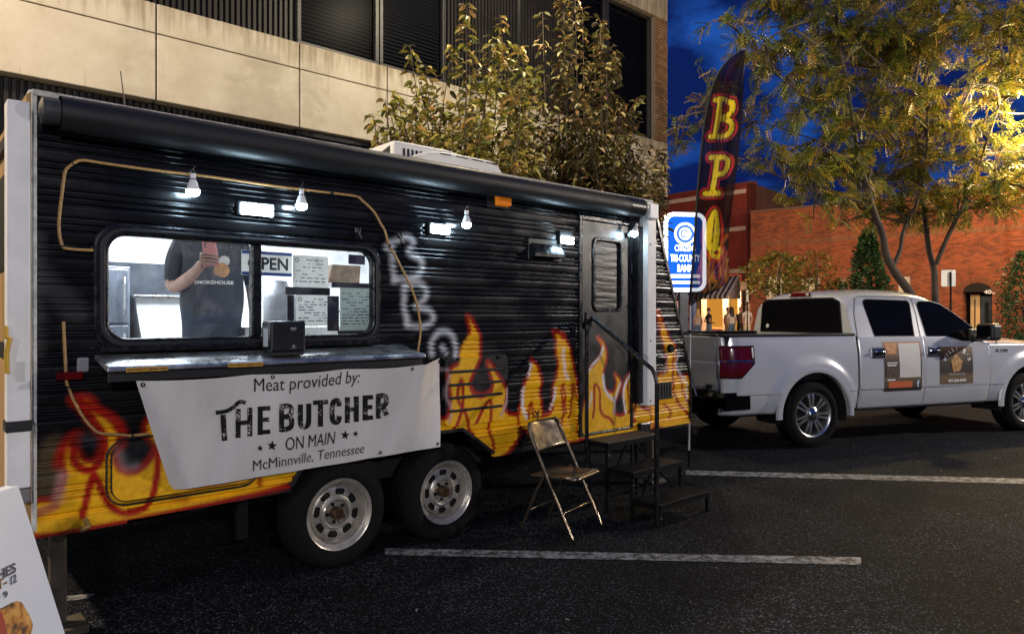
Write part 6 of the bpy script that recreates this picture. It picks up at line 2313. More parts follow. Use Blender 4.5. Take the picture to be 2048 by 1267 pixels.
def truck_wheel(cx_, sgn):
    y0 = 0.0 if sgn == 0 else 2.0
    k_ = 1 if sgn == 0 else -1
    c = (cx_, y0, WR)

    def L(prof):
        return [(r, t * k_) for r, t in prof]
    pf = [(0.268, 0.03), (0.275, 0.022), (0.31, 0.008), (0.355, 0.014), (0.378, 0.030)]
    for q_ in range(6):
        t = 0.045 + q_ * 0.034
        pf += [(WR, t), (WR, t + 0.026), (WR - 0.009, t + 0.028), (WR - 0.009, t + 0.032)]
    pf += [(0.378, 0.262), (0.35, 0.28), (0.268, 0.28)]
    w = MB().lathe(L(pf), 56, 'y', c).build('wheel', RUBBER, tk, smooth=40)
    rim = MB().lathe(L([(0.235, 0.20), (0.238, 0.08), (0.243, 0.045), (0.256, 0.030), (0.268, 0.026), (0.270, 0.045), (0.262, 0.10)]), 48, 'y', c)
    ALLOY = bpy.data.materials.get('alloy') or M('alloy', (0.62, 0.61, 0.58), 0.25, 0.9)
    for i in range(7):
        a = 2 * pi * i / 7 + pi / 2 + 0.12
        for s_ in (-1, 1):
            pts_ = []
            for r, half, t in ((0.085, 0.016, 0.045), (0.15, 0.0135, 0.038), (0.22, 0.0145, 0.036), (0.246, 0.017, 0.044)):
                off_ = s_ * (0.017 + 0.016 * (r - 0.085) / 0.16)
                for h_ in (-half, half):
                    for tt in (0, 0.03):
                        tx, ty = off_ + h_, r
                        pts_.append((c[0] + ty * cos(a) - tx * sin(a), c[1] + k_ * (t + tt), c[2] + ty * sin(a) + tx * cos(a)))
            fs = []
            for j in range(3):
                o_ = j * 4
                fs += [(o_, o_ + 2, o_ + 6, o_ + 4), (o_ + 1, o_ + 5, o_ + 7, o_ + 3), (o_, o_ + 4, o_ + 5, o_ + 1), (o_ + 2, o_ + 3, o_ + 7, o_ + 6)]
            rim.add(pts_, fs)
    rim.lathe(L([(0.095, 0.075), (0.092, 0.045), (0.080, 0.040), (0.078, 0.075)]), 32, 'y', c)
    rim.build('rim', ALLOY, w, smooth=35)
    MB().lathe(L([(0.078, 0.05), (0.074, 0.028), (0.06, 0.016), (0.03, 0.010), (0.0, 0.009)]), 32, 'y', c).build('hub_cap', CHROME, w, smooth=60)
    MB().lathe(L([(0.235, 0.12), (0.0, 0.12)]), 32, 'y', c).build('brake', CHASSIS, w)


for cx_ in (0, WB):
    for sgn in (0, 1):
        truck_wheel(cx_, sgn)

# ================================================================== FEATHER FLAG
YF = 7.35
fbase = at(1378, 770, YF)
flag = thing('feather_flag', 'tall black feather flag with yellow letters and flames standing between trailer and pickup', 'flag', (fbase.x, YF, 0), 0)


def fp_(px, py, dy=0.0):
    p = at(px, py, YF)
    return (p.x - fbase.x, dy, p.z)


left = smooth_path([(1379, 610), (1383, 560), (1390, 470), (1394, 400), (1401, 320), (1409, 250), (1421, 190), (1436, 150), (1456, 122), (1474, 108), (1490, 99)], False, 8)
right = smooth_path([(1381, 613), (1410, 594), (1458, 562), (1459, 500), (1461, 450), (1466, 395), (1472, 340), (1478, 285), (1483, 230), (1487, 170), (1491, 101)], False, 8)
lz = np.linspace(0, 1, 150)


def resamp(p):
    d = np.r_[0, np.cumsum(np.hypot(*np.diff(p, axis=0).T))]
    return np.c_[np.interp(lz * d[-1], d, p[:, 0]), np.interp(lz * d[-1], d, p[:, 1])]


Lr, Rr = resamp(left), resamp(right)
# keep rows level above the slanted foot
rows = []
nA = 46
V, PXY = [], []
for i in range(150):
    for k in range(nA):
        t = k / (nA - 1)
        p = Lr[i] * (1 - t) + Rr[i] * t
        PXY.append(p)
        rip = 0.028 * sin(7 * t + 5 * i / 150) * t + 0.018 * sin(16 * t - 9 * i / 150) * t
        V.append(fp_(p[0], p[1], rip))
PXY = np.array(PXY)
FXZ = np.array([(v[0], v[2]) for v in V])
F = [(i * nA + k, i * nA + k + 1, (i + 1) * nA + k + 1, (i + 1) * nA + k) for i in range(149) for k in range(nA - 1)]
fl_layers = []
FY, FR, FDK = (0.85, 0.64, 0.02), (0.46, 0.03, 0.02), (0.008, 0.004, 0.004)


def fpts(pts, closed=False, k=4):
    return np.array([(fp_(*p)[0], fp_(*p)[2]) for p in smooth_path(pts, closed, k)])


def fl_stroke(pts, col, w, soft=0.006, a=1.0, closed=False, k=4):
    q_ = fpts(pts, closed, k)
    if closed:
        q_ = np.vstack([q_, q_[:1]])
    fl_layers.append(dict(kind='stroke', pts=q_, col=col, w=w, soft=soft * 0.62, a=a))


glyph = [
    ([[(1440, 203), (1436, 236), (1430, 271)], [(1431, 201), (1450, 199), (1464, 206), (1464, 222), (1452, 233), (1438, 236)], [(1440, 237), (1460, 243), (1464, 256), (1456, 269), (1440, 273), (1421, 274)]]),
    ([[(1434, 318), (1430, 350), (1424, 385)], [(1422, 316), (1440, 315), (1456, 318), (1455, 334), (1448, 346), (1432, 350)], [(1410, 388), (1438, 387)]]),
]
for g_ in glyph:
    for s_ in g_:
        fl_stroke(s_, FR, 0.060, 0.012)
    for s_ in g_:
        fl_stroke(s_, FDK, 0.040, 0.006)
    for s_ in g_:
        fl_stroke(s_, FY, 0.026, 0.005)
Qo = [(1429, 424), (1417, 450), (1414, 480), (1420, 500), (1431, 495), (1436, 465), (1434, 438)]
fl_stroke(Qo, FR, 0.060, 0.012, closed=True)
fl_stroke([(1420, 500), (1424, 512), (1437, 514), (1442, 500)], FR, 0.055, 0.012)
fl_stroke([(1455, 470), (1440, 492)], (0.40, 0.10, 0.02), 0.02, 0.02)
fl_stroke(Qo, FDK, 0.038, 0.006, closed=True)
fl_stroke(Qo, FY, 0.022, 0.005, closed=True)
fl_layers.append(dict(kind='poly', pts=fpts([(1430, 428), (1420, 450), (1418, 480), (1424, 495), (1431, 490), (1434, 460)], True), col=FY, soft=0.008, a=1))
fl_stroke([(1428, 440), (1423, 485)], FDK, 0.006, 0.004)
fl_stroke([(1420, 494), (1424, 510), (1436, 514), (1443, 504), (1438, 498)], FY, 0.022, 0.005)
rf = random.Random(5)
for i in range(34):
    x = rf.uniform(1398, 1456)
    y0 = rf.uniform(560, 590) - max(0, (x - 1420) * 0.5)
    h_ = rf.uniform(24, 66)
    fl_stroke([(x, y0), (x + rf.uniform(-6, 6), y0 - h_ * 0.5), (x + rf.uniform(-4, 10), y0 - h_)], random.choice([(0.55, 0.16, 0.02), (0.65, 0.32, 0.03), (0.38, 0.05, 0.015), (0.22, 0.04, 0.16)]), 0.007, 0.012, 0.75)
for i in range(9):
    x = rf.uniform(1425, 1480)
    fl_stroke([(x, 110), (x - 20, 190), (x - 34, 300)], (0.05, 0.006, 0.005), 0.006, 0.012, 0.8)
base = np.tile(np.array((0.008, 0.0035, 0.004)), (len(FXZ), 1))
cols = apply_layers(FXZ, base, fl_layers)
spk = rng.random(len(FXZ)) < 0.02
cols[spk & (cols[:, 1] > 0.4)] = FDK
fb_ = MB().add(V, F)


def cloth():
    m = M('flag_cloth', (0, 0, 0), 0.7, attr='paint', spec=0.12)
    t = m.node_tree
    b = t.nodes['Principled BSDF']
    o = t.nodes['Material Output']
    a = [n for n in t.nodes if n.type == 'ATTRIBUTE'][0]
    trn = t.nodes.new('ShaderNodeBsdfTranslucent')
    link(t, a.outputs['Color'], trn.inputs[0])
    tp_ = t.nodes.new('ShaderNodeBsdfTransparent')
    m1 = t.nodes.new('ShaderNodeMixShader')
    m1.inputs[0].default_value = 0.12
    link(t, b.outputs[0], m1.inputs[1])
    link(t, trn.outputs[0], m1.inputs[2])
    m2 = t.nodes.new('ShaderNodeMixShader')
    m2.inputs[0].default_value = 0.12          # thin knitted polyester lets some light straight through
    link(t, m1.outputs[0], m2.inputs[1])
    link(t, tp_.outputs[0], m2.inputs[2])
    link(t, m2.outputs[0], o.inputs[0])
    return m


fo_ = fb_.build('flag_cloth', cloth(), flag, smooth=60, fix=False)
paint_attr(fo_, cols)
pole = [fp_(1379, 775, 0.0), fp_(1380, 610, 0.0)] + [fp_(p[0], p[1], 0.0) for p in left[1::4]]
MB().tube([fp_(*p) for p in ((1378, 900), (1379, 775), (1380, 690), (1380, 604))], 0.011, 8).build('pole', M('pole_white', (0.6, 0.6, 0.62), 0.35, 0.4), flag, smooth=60)
MB().tube(pole[1:], [0.013] * (len(pole) - 5) + [0.010, 0.008, 0.006, 0.005], 8).build('pole_sleeve', BLACK_MATTE, flag, smooth=60)
MB().lathe([(0.0, 0), (0.018, 0), (0.018, 0.035), (0.0, 0.035)], 12, 'z', fp_(1380, 667)).build('collar', BLACK_MATTE, flag)
MB().tube([(0, 0, 0.0), fp_(1378, 900)], 0.014, 8).build('ground_spike', DARK_IRON, flag)
MB().tube([fp_(1392, 790, -0.03), fp_(1362, 690, 0.03)], 0.009, 8).build('support_strut', CHROME, flag)

# ================================================================== LIT BANK SIGN
YS = 21.0
sb = at(1370, 584, YS)
sg = thing('bank_sign', 'lit blue and white bank sign with rounded corners on a post behind the flag', 'sign', (sb.x, YS, 0.0), radians(6))


def spx(px, py):
    p = at(px, py, YS)
    return (p.x - sb.x, p.z)


x0, z0 = spx(1326, 584)
x1, z1 = spx(1414, 425)
MB().prism(rrect(x0, x1, z0, z1, 0.30, 8), 0.002, 0.34).build('cabinet', M('sign_cabinet', (0.05, 0.05, 0.055), 0.5), sg, bevel=0.01)
SW = emis('sign_white_light', (0.86, 0.92, 1.0), 6.0)
SBL = emis('sign_blue_light', (0.012, 0.13, 0.75), 1.4)
rframe('lit_border', rrect(x0 + 0.01, x1 - 0.01, z0 + 0.01, z1 - 0.01, 0.29, 8), rrect(x0 + 0.12, x1 - 0.12, z0 + 0.12, z1 - 0.12, 0.20, 8), -0.03, 0.0, SW, sg, (0, 0, 0), bevel=0.0)
MB().prism(rrect(x0 + 0.12, x1 - 0.12, z0 + 0.12, z1 - 0.12, 0.20, 8), -0.012, 0.0).build('blue_panel', SBL, sg)
SWT = emis('sign_text_light', (0.90, 0.95, 1.0), 3.0)
cxs = (x0 + x1) / 2
lx, lz_ = spx(1377, 468)
ri = MB().lathe([(0.27, -0.018), (0.34, -0.018)], 36, 'y', (cxs, 0, lz_)).lathe([(0.0, -0.018), (0.19, -0.018)], 36, 'y', (cxs, 0, lz_))
ri.build('round_logo', SWT, sg)
MB().lathe([(0.085, -0.021), (0.13, -0.021)], 24, 'y', (cxs - 0.02, 0, lz_), a0=0.5, a1=5.4).lathe([(0.19, -0.0195), (0.27, -0.0195)], 36, 'y', (cxs, 0, lz_)).build('round_logo', emis('sign_midblue', (0.05, 0.18, 0.75), 1.6), sg)
for body, ya, yb, wf_ in (('CITIZENS', 490, 503, 0.62), ('TRI-COUNTY', 509, 524, 0.88), ('BANK', 529, 544, 0.46)):
    za, zb_ = spx(1370, yb)[1], spx(1370, ya)[1]
    ww_ = (x1 - x0 - 0.28) * wf_
    text_part(body, lambda x, y, za=za, ww_=ww_: (cxs - ww_ / 2 + x, -0.018, za + y), ww_, zb_ - za, 'lettering', SWT, sg, bold=0.025)
for ya, yb in ((549, 556), (562, 568)):
    za, zb_ = spx(1370, yb)[1], spx(1370, ya)[1]
    MB().box(x0 + 0.2, x1 - 0.2, -0.02, -0.013, za, zb_).build('lit_line', SWT, sg)
MB().box(cxs - 0.12, cxs + 0.12, 0.08, 0.26, 0.0, z0 + 0.01).build('post', M('sign_post', (0.1, 0.11, 0.14), 0.5), sg)

# ================================================================== RED CORNER SHOP
CR = np.array([11.68, 34.0])
FU = np.array([-0.656, 0.755])
FU /= np.hypot(*FU)
FN = np.array([-FU[1], FU[0]])


def shop(px, py, n=0.0):
    return on_plane(px, py, n, CR, FU, FN)


rb = thing('red_shop_building', 'red painted corner building with cream bands above a striped shop awning', 'building', (CR[0], CR[1], 0), atan2(FU[1], FU[0]))
REDP = brick_mat('red_painted_brick', (0.27, 0.035, 0.018), (0.23, 0.03, 0.016), (0.20, 0.028, 0.016), bumpd=0.004)
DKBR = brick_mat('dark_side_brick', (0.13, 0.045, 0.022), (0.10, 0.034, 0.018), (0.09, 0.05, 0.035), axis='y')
SB_H = 8.05
CREAM = M('cream_stone', (0.62, 0.46, 0.32), 0.7, var=(4, 0.15))
sh = lambda px, py=600: shop(px, py)[0]
MB().box(0.0, 14, -0.35, 0.0, 3.3, SB_H).build('front_wall', REDP, rb)
MB().box(0.05, 14, -0.8, -0.36, 0.0, 3.3).build('front_wall', M('shop_recess', (0.02, 0.018, 0.016), 0.8), rb)
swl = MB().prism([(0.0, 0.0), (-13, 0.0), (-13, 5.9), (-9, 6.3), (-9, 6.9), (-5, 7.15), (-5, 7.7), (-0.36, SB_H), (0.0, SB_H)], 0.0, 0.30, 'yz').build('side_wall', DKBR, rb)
MB().box(0.4, 14, -13, -0.9, 0.0, 7.2).build('core', M('core', (0.03, 0.02, 0.02), 0.9), rb)
for za in (7.62, 5.80, 3.72):
    MB().box(0.35, 14, 0.003, 0.06, za, za + 0.21).build('stone_band', CREAM, rb, bevel=0.01)
MB().box(-0.03, 14, -0.4, 0.10, SB_H, SB_H + 0.10).build('coping', M('coping', (0.2, 0.05, 0.03), 0.7), rb)
# shop front under the awning
ORW = emis('shop_window_glow', (1.0, 0.40, 0.055), 0.62)


def shop_box(name, pxa, pxb, z0, z1, n0, n1, mat, bevel=0.0, parent=rb):
    a, b = sorted((sh(pxa), sh(pxb)))
    return MB().box(a, b, n0, n1, z0, z1).build(name, mat, parent, bevel=bevel)


MB().box(0.05, 14, -0.36, -0.35, 0.20, 3.3).build('shop_wall', M('shop_wall', (0.03, 0.02, 0.015), 0.8), rb)
wn = shop_box('shop_window', 1408, 1444, 0.95, 2.75, -0.33, -0.30, ORW)
shop_box('shop_window', 1455, 1473, 0.6, 2.75, -0.33, -0.30, ORW)
for a, b in ((1400, 1408), (1443, 1453), (1473, 1480)):
    shop_box('post', a, b, 0.2, 2.85, -0.28, -0.10, CREAM, 0.02)
shop_box('stall_riser', 1408, 1443, 0.2, 0.93, -0.30, -0.15, M('dark_red_panel', (0.10, 0.012, 0.008), 0.5))
shop_box('brick_column', 1358, 1379, 0.2, 3.0, -0.3, -0.02, brick_mat('column_brick', (0.28, 0.05, 0.03), (0.22, 0.04, 0.025), (0.45, 0.36, 0.3)))
shop_box('blue_column', 1379, 1388, 0.2, 3.0, -0.2, 0.02, M('blue_column', (0.03, 0.05, 0.12), 0.5))
po = shop_box('poster', 1346, 1357, 0.7, 2.4, -0.02, 0.02, M('poster_pink', (0.55, 0.38, 0.33), 0.6, emit=((1, 0.55, 0.45), 0.25)))
for za, c_ in ((1.9, (0.4, 0.05, 0.03)), (1.3, (0.05, 0.04, 0.04)), (0.95, (0.3, 0.1, 0.06))):
    shop_box('printed_block', 1348, 1354, za, za + 0.22, 0.021, 0.03, M('poster_ink', c_, 0.6), parent=po)
for k_ in range(9):
    px_ = 1409 + k_ * 4
    a = sh(px_)
    MB().lathe([(0.0, 0.0), (0.045, 0.0), (0.05, 0.05), (0.03, 0.10), (0.0, 0.11)], 10, 'z', (a, -0.22, 0.935)).build('window_display', M('display', (0.5, 0.22 + 0.04 * (k_ % 3), 0.08), 0.6, emit=((1, 0.5, 0.2), 0.3)), rb)
# striped awning: every stripe its own strip of cloth
aL, aR = sh(1351), sh(1481)
z_top, z_bot, n_out = 3.62, 2.60, 1.05
STR = [M('awning_dark', (0.028, 0.020, 0.022), 0.8), M('awning_pale', (0.42, 0.36, 0.34), 0.8)]
ns = 14
for i in range(ns):
    a, b = aR + (aL - aR) * i / ns, aR + (aL - aR) * (i + (0.5 if i % 1 == 0 else 1)) / ns
    for k_, (p, q_) in enumerate(((a, b), (b, aR + (aL - aR) * (i + 1) / ns))):
        MB().add([(p, 0.02, z_top), (q_, 0.02, z_top), (q_, n_out, z_bot), (p, n_out, z_bot), (p, n_out + 0.01, z_bot - 0.16), (q_, n_out + 0.01, z_bot - 0.16)], [(0, 1, 2, 3), (3, 2, 5, 4)]).build('awning_stripe', STR[1 - k_ if i % 1 == 0 else k_], rb)
for i in range(8):
    n0, n1 = 0.02 + i * (n_out - 0.02) / 8, 0.02 + (i + 1) * (n_out - 0.02) / 8
    for k_, (a, b) in enumerate(((n0, (n0 + n1) / 2), ((n0 + n1) / 2, n1))):
        f_ = lambda n: z_top - (z_top - z_bot) * (n - 0.02) / (n_out - 0.02)
        MB().add([(aR - 0.004, a, f_(a)), (aR - 0.004, b, f_(b)), (aR - 0.004, b, z_bot - 0.16), (aR - 0.004, a, z_bot - 0.16)], [(0, 1, 2, 3)]).build('awning_stripe', STR[k_], rb)
# shop lamp under the awning lights the people
for px_ in (1425, 1466):
    a = sh(px_)
    lp_ = MB().lathe([(0.0, 0.0), (0.08, 0.0), (0.09, 0.06), (0.03, 0.10), (0.0, 0.10)], 14, 'z', (a, 0.45, 2.80)).build('ceiling_lamp', emis('shop_lamp', (1, 0.7, 0.4), 8), rb)
    l_ = bpy.data.lights.new('shop_lamp_light', 'POINT')
    l_.energy = P_SHOP
    l_.color = (1.0, 0.62, 0.36)
    l_.shadow_soft_size = 0.12
    lo = bpy.data.objects.new('shop_lamp_light', l_)
    COL.objects.link(lo)
    lo.parent = rb
    lo.location = (a, 0.62, 2.62)
tag(frame_box('pavement', CR, atan2(FU[1], FU[0]), -1.0, 14, -0.9, 5.0, 0.10, 0.25, CONC_PAVE), kind='structure')

# ================================================================== ORANGE BRICK BUILDING
BB = np.array([11.25, 33.0])
BU = np.array([0.781, -0.625])
BN2 = np.array([-BU[1], BU[0]])


def bwall(px, py=600, n=0.0):
    return on_plane(px, py, n, BB, BU, BN2)


bb = thing('brick_building', 'long low orange brick building with arched doorway behind the trees', 'building', (BB[0], BB[1], 0), atan2(BU[1], BU[0]))
OBR = brick_mat('orange_brick', (0.37, 0.080, 0.020), (0.12, 0.025, 0.009), (0.24, 0.12, 0.07))
OBR2 = brick_mat('soldier_brick', (0.30, 0.10, 0.034), (0.18, 0.052, 0.02), (0.18, 0.11, 0.07), bw=0.075, bh=0.215)
HB = 6.45
dx0, dx1 = bwall(1926)[0], bwall(1984)[0]
dz1 = bwall(1955, 566)[1]
wins = []
for pa, pb, ya, yb in ((1532, 1567, 553, 640), (1602, 1640, 556, 640), (1796, 1821, 553, 600), (1680, 1688, 556, 640)):
    wins.append((bwall(pa)[0], bwall(pb)[0], bwall((pa + pb) / 2, yb)[1], bwall((pa + pb) / 2, ya)[1]))
holes = sorted([(w[0], w[1], w[2], w[3]) for w in wins] + [(dx0, dx1, 0.0, dz1 - 0.35)])
wm = MB()
x = 0.0
for h_ in holes:
    wm.box(x, h_[0], 0.0, 0.3, 0.0, HB)
    if h_[2] > 0.01:
        wm.box(h_[0], h_[1], 0.0, 0.3, 0.0, h_[2])
    wm.box(h_[0], h_[1], 0.0, 0.3, h_[3], HB)
    x = h_[1]
wm.box(x, 20, 0.0, 0.3, 0.0, HB)
wl = wm.build('wall', OBR, bb)
# arched head of the door recess, brick by brick
ac_x, ac_r = (dx0 + dx1) / 2, (dx1 - dx0) / 2
arch = MB().prism([(dx0, dz1 - 0.35)] + [(ac_x + ac_r * cos(a), dz1 - 0.35 + 0.35 * sin(a)) for a in np.linspace(pi, 0, 14)] + [(dx1, dz1 - 0.35)], -0.004, 0.02).build('recess_head', M('recess_dark', (0.012, 0.008, 0.006), 0.9), bb)
for i, a in enumerate(np.linspace(pi * 0.98, pi * 0.02, 22)):
    c_ = Vector((ac_x + (ac_r + 0.11) * cos(a), -0.02, dz1 - 0.35 + 0.46 * sin(a)))
    o = MB().box(c_.x - 0.05, c_.x + 0.05, -0.03, 0.0, c_.z - 0.11, c_.z + 0.11, rot=Matrix.Rotation(-(a - pi / 2) * 0.8, 3, 'Y')).build('brick', OBR2 if i % 2 else M('arch_brick', (0.20, 0.06, 0.025), 0.9), bb)
MB().box(dx0, dx1, 1.2, 1.25, 0.0, dz1).build('recess_back', M('recess_dark2', (0.015, 0.012, 0.012), 0.9), bb)
for x_ in (dx0, dx1):
    MB().box(x_ - 0.02, x_ + 0.02, 0.301, 1.2, 0.0, dz1).build('recess_side', OBR, bb)
dxa, dxb = bwall(1937)[0], bwall(1957)[0]
sl_ = MB()
for p, q_, z0, z1 in ((dxa, dxa + 0.13, 0.15, dz1 - 0.42), (dxb - 0.16, dxb, 0.15, dz1 - 0.42), (dxa + 0.13, dxb - 0.16, 0.15, 0.75), (dxa + 0.13, dxb - 0.16, dz1 - 0.62, dz1 - 0.42)):
    sl_.box(p, q_, 0.62, 0.72, z0, z1)
slo = sl_.build('side_light', M('cream_paint', (0.60, 0.40, 0.20), 0.6), bb, bevel=0.01)
MB().box(dxa + 0.13, dxb - 0.16, 0.66, 0.68, 0.75, dz1 - 0.62).build('pane', DARKGLASS, slo)
bd = MB().box(dxb + 0.02, dx1 - 0.02, 0.62, 0.70, 0.15, dz1 - 0.5).build('door', M('blue_door', (0.025, 0.045, 0.10), 0.4), bb, bevel=0.01)
MB().box(dxb + 0.15, dx1 - 0.15, 0.605, 0.619, 0.5, dz1 - 0.75).build('pane', M('wet_glass', (0.02, 0.025, 0.03), 0.06, bump=(22, 0.6, 0.02)), bd)
ga, gz = bwall(1969, 587), None
text_part('406', lambda x, y: (bwall(1968)[0] + x, -0.012, bwall(1975, 588)[1] + y), 0.36, 0.16, 'house_number', WHITE_INK, bb, bold=0.03)
for w in wins:
    f = MB()
    t_ = 0.12
    for a, b, c_, d_ in ((w[0], w[0] + t_, w[2], w[3]), (w[1] - t_, w[1], w[2], w[3]), (w[0] + t_, w[1] - t_, w[3] - t_, w[3]), (w[0] + t_, w[1] - t_, w[2], w[2] + t_)):
        f.box(a, b, 0.06, 0.16, c_, d_)
    fo2 = f.build('window', M('window_cream', (0.62, 0.55, 0.42), 0.6), bb, bevel=0.008)
    MB().box(w[0] + t_, w[1] - t_, 0.12, 0.125, w[2] + t_, w[3] - t_).build('pane', M('lit_blind', (0.5, 0.42, 0.25), 0.7, emit=((1, 0.75, 0.4), 0.15)), fo2)
    bars = MB()
    for k_ in range(1, 3):
        xx = w[0] + t_ + (w[1] - w[0] - 2 * t_) * k_ / 3
        bars.box(xx - 0.015, xx + 0.015, 0.10, 0.119, w[2] + t_, w[3] - t_)
    for k_ in range(1, 4):
        zz = w[2] + (w[3] - w[2]) * k_ / 4
        bars.box(w[0] + t_, w[1] - t_, 0.095, 0.0995, zz - 0.015, zz + 0.015)
    bars.build('glazing_bars', CREAM, fo2)
for za in (bwall(1520, 492)[1],):
    MB().box(0.0, 20, -0.02, -0.002, za, za + 0.23).build('soldier_course', OBR2, bb)
MB().box(0.0, 20, -0.05, 0.36, HB, HB + 0.10).build('coping', M('coping2', (0.16, 0.08, 0.05), 0.8), bb)
xa, za = bwall(1992, 455)
MB().box(xa - 0.05, xa + 0.05, -0.012, 0.0, za, bwall(1992, 415)[1]).build('wall_slot', M('slot', (0.06, 0.025, 0.015), 0.9), bb)
MB().box(0.0, 20, 1.35, 6, 0.0, HB - 0.4).build('core', M('core2', (0.02, 0.015, 0.012), 0.9), bb)
MB().box(0.02, 20, 0.31, 14, HB - 0.39, HB - 0.3).build('roof', M('flat_roof', (0.03, 0.03, 0.03), 0.9), bb)

# ================================================================== PEOPLE AT THE SHOP
def far_person(label, px, Y, head_py, shirt, legs, hair, long_hair=False, shorts=False, face=pi, arm=None, slim=1.0, bare_arms=True, skin=(0.40, 0.22, 0.15)):
    base = at(px, CY, Y)
    g_ = 0.25
    top = CAM_H + (CY - head_py) / FPX * Y
    H = min(1.86, max(1.6, top - g_))
    s = H / 1.76
    t = thing('person', label, 'person', (base.x, Y, g_), face, None)
    sk_ = M('skin_far', skin, 0.55)
    sh_ = M('clothes_top', shirt, 0.85)
    lg_ = M('clothes_legs', legs, 0.85)
    so_ = M('shoes_far', (0.05, 0.04, 0.04), 0.7)
    al, ar_ = arm or ((0.05, 0.0), (0.05, 0.0))
    w = slim

    def P(x, y, z):
        return (x * s, y * s, z * s)
    lm = 0 if shorts else 2
    am = 0 if bare_arms else 1
    J = {'pelvis': (P(0, 0, .95), (.145 * w * s, .11 * s), 2), 'waist': (P(0, 0, 1.10), (.125 * w * s, .10 * s), 1), 'chest': (P(0, .0, 1.30), (.145 * w * s, .105 * s), 1),
         'nb': (P(0, 0.01, 1.45), .07 * s, 1), 'neck': (P(0, 0, 1.51), .050 * s, 0), 'head': (P(0, -.01, 1.60), (.07 * s, .085 * s), 0), 'crown': (P(0, -.01, 1.70), (.062 * s, .075 * s), 0),
         'ls': (P(-.165 * w, 0, 1.40), .055 * s, 1), 'le': (P(-.215 * w, al[1] * 0.5 + 0.03, 1.13), .040 * s, am), 'lw': (P(-.20 * w + al[0], -al[1], 0.90 + al[1] * 0.9), .030 * s, 0), 'lh': (P(-.19 * w + al[0], -al[1] * 1.2 - 0.02, 0.82 + al[1] * 1.1), (.022 * s, .035 * s), 0),
         'rs': (P(.165 * w, 0, 1.40), .055 * s, 1), 're': (P(.215 * w, ar_[1] * 0.5 + 0.03, 1.13), .040 * s, am), 'rw': (P(.20 * w - ar_[0], -ar_[1], 0.90 + ar_[1] * 0.9), .030 * s, 0), 'rh': (P(.19 * w - ar_[0], -ar_[1] * 1.2 - 0.02, 0.82 + ar_[1] * 1.1), (.022 * s, .035 * s), 0),
         'lhip': (P(-.085, 0, .86), .092 * w * s, 2), 'lthigh': (P(-.09, 0, .68), .078 * w * s, 2), 'lk': (P(-.095, -.02, .49), .056 * s, lm), 'la': (P(-.10, .02, .09), .040 * s, lm), 'lt': (P(-.11, -.13, .035), .036 * s, 3),
         'rhip': (P(.085, 0, .86), .092 * w * s, 2), 'rthigh': (P(.09, 0.01, .68), .078 * w * s, 2), 'rk': (P(.10, .0, .49), .056 * s, lm), 'ra': (P(.11, .06, .09), .040 * s, lm), 'rt': (P(.13, -.08, .035), .036 * s, 3)}
    B = [('pelvis', 'waist'), ('waist', 'chest'), ('chest', 'nb'), ('nb', 'neck'), ('neck', 'head'), ('head', 'crown'), ('chest', 'ls'), ('ls', 'le'), ('le', 'lw'), ('lw', 'lh'), ('chest', 'rs'), ('rs', 're'), ('re', 'rw'), ('rw', 'rh'),
         ('pelvis', 'lhip'), ('lhip', 'lthigh'), ('lthigh', 'lk'), ('lk', 'la'), ('la', 'lt'), ('pelvis', 'rhip'), ('rhip', 'rthigh'), ('rthigh', 'rk'), ('rk', 'ra'), ('ra', 'rt')]
    skin_body('body', J, B, [sk_, sh_, lg_, so_], t, levels=2)
    hm = M('hair_far', hair, 0.6, var=(40, 0.4))
    h_ = MB().grid(lambda a, b: (0.078 * s * sin(b) * cos(a), (0.018 + 0.098 * sin(b) * sin(a)) * s, (1.645 + 0.105 * cos(b)) * s), list(np.linspace(-0.45, pi + 0.45, 16)), list(np.linspace(0, 1.8, 7)))
    if long_hair:
        h_.grid(lambda a, b: ((0.085 + 0.02 * b) * s * cos(a), (0.03 + (0.085 + 0.015 * b) * sin(a)) * s, (1.66 - 0.34 * b) * s), list(np.linspace(-0.25, pi + 0.25, 14)), list(np.linspace(0, 1, 6)))
    h_.build('hair', hm, t, smooth=60)
    return t


far_person('man in a black t-shirt and light trousers at the left of the shop queue', 1371, 30.5, 620, (0.012, 0.012, 0.014), (0.40, 0.26, 0.20), (0.02, 0.015, 0.01), face=0.3)
far_person('long haired blonde woman in denim shorts standing in front of the shop', 1396, 30.2, 617, (0.42, 0.36, 0.34), (0.09, 0.14, 0.22), (0.42, 0.27, 0.12), True, True, face=pi - 0.3, slim=0.85)
far_person('woman in a black sleeveless top and blue jeans facing the shop window', 1418, 30.8, 615, (0.012, 0.010, 0.010), (0.12, 0.19, 0.26), (0.015, 0.010, 0.008), face=pi * 0.62, arm=((0.05, 0.18), (0.05, 0.18)), slim=0.85)
far_person('woman with long dark hair, white top and blue jeans before the shop door', 1463, 30.2, 613, (0.50, 0.44, 0.40), (0.055, 0.11, 0.19), (0.012, 0.009, 0.008), True, face=pi + 0.2, slim=0.95)
far_person('man in a tan shirt standing behind the dark haired woman', 1456, 31.4, 614, (0.42, 0.28, 0.18), (0.30, 0.18, 0.05), (0.10, 0.06, 0.03), face=0.5)
far_person('person in dark patterned clothes beside the man in white', 1481, 30.6, 613, (0.09, 0.045, 0.03), (0.05, 0.03, 0.022), (0.20, 0.10, 0.05), face=-0.7, arm=((0.08, 0.22), (0.08, 0.22)))
far_person('man in a white shirt and cream trousers at the right of the queue', 1494, 30.0, 607, (0.62, 0.56, 0.52), (0.56, 0.46, 0.34), (0.45, 0.40, 0.34), face=pi + 0.4, slim=1.1)
pp = at(1494.5, CY, 24.0)
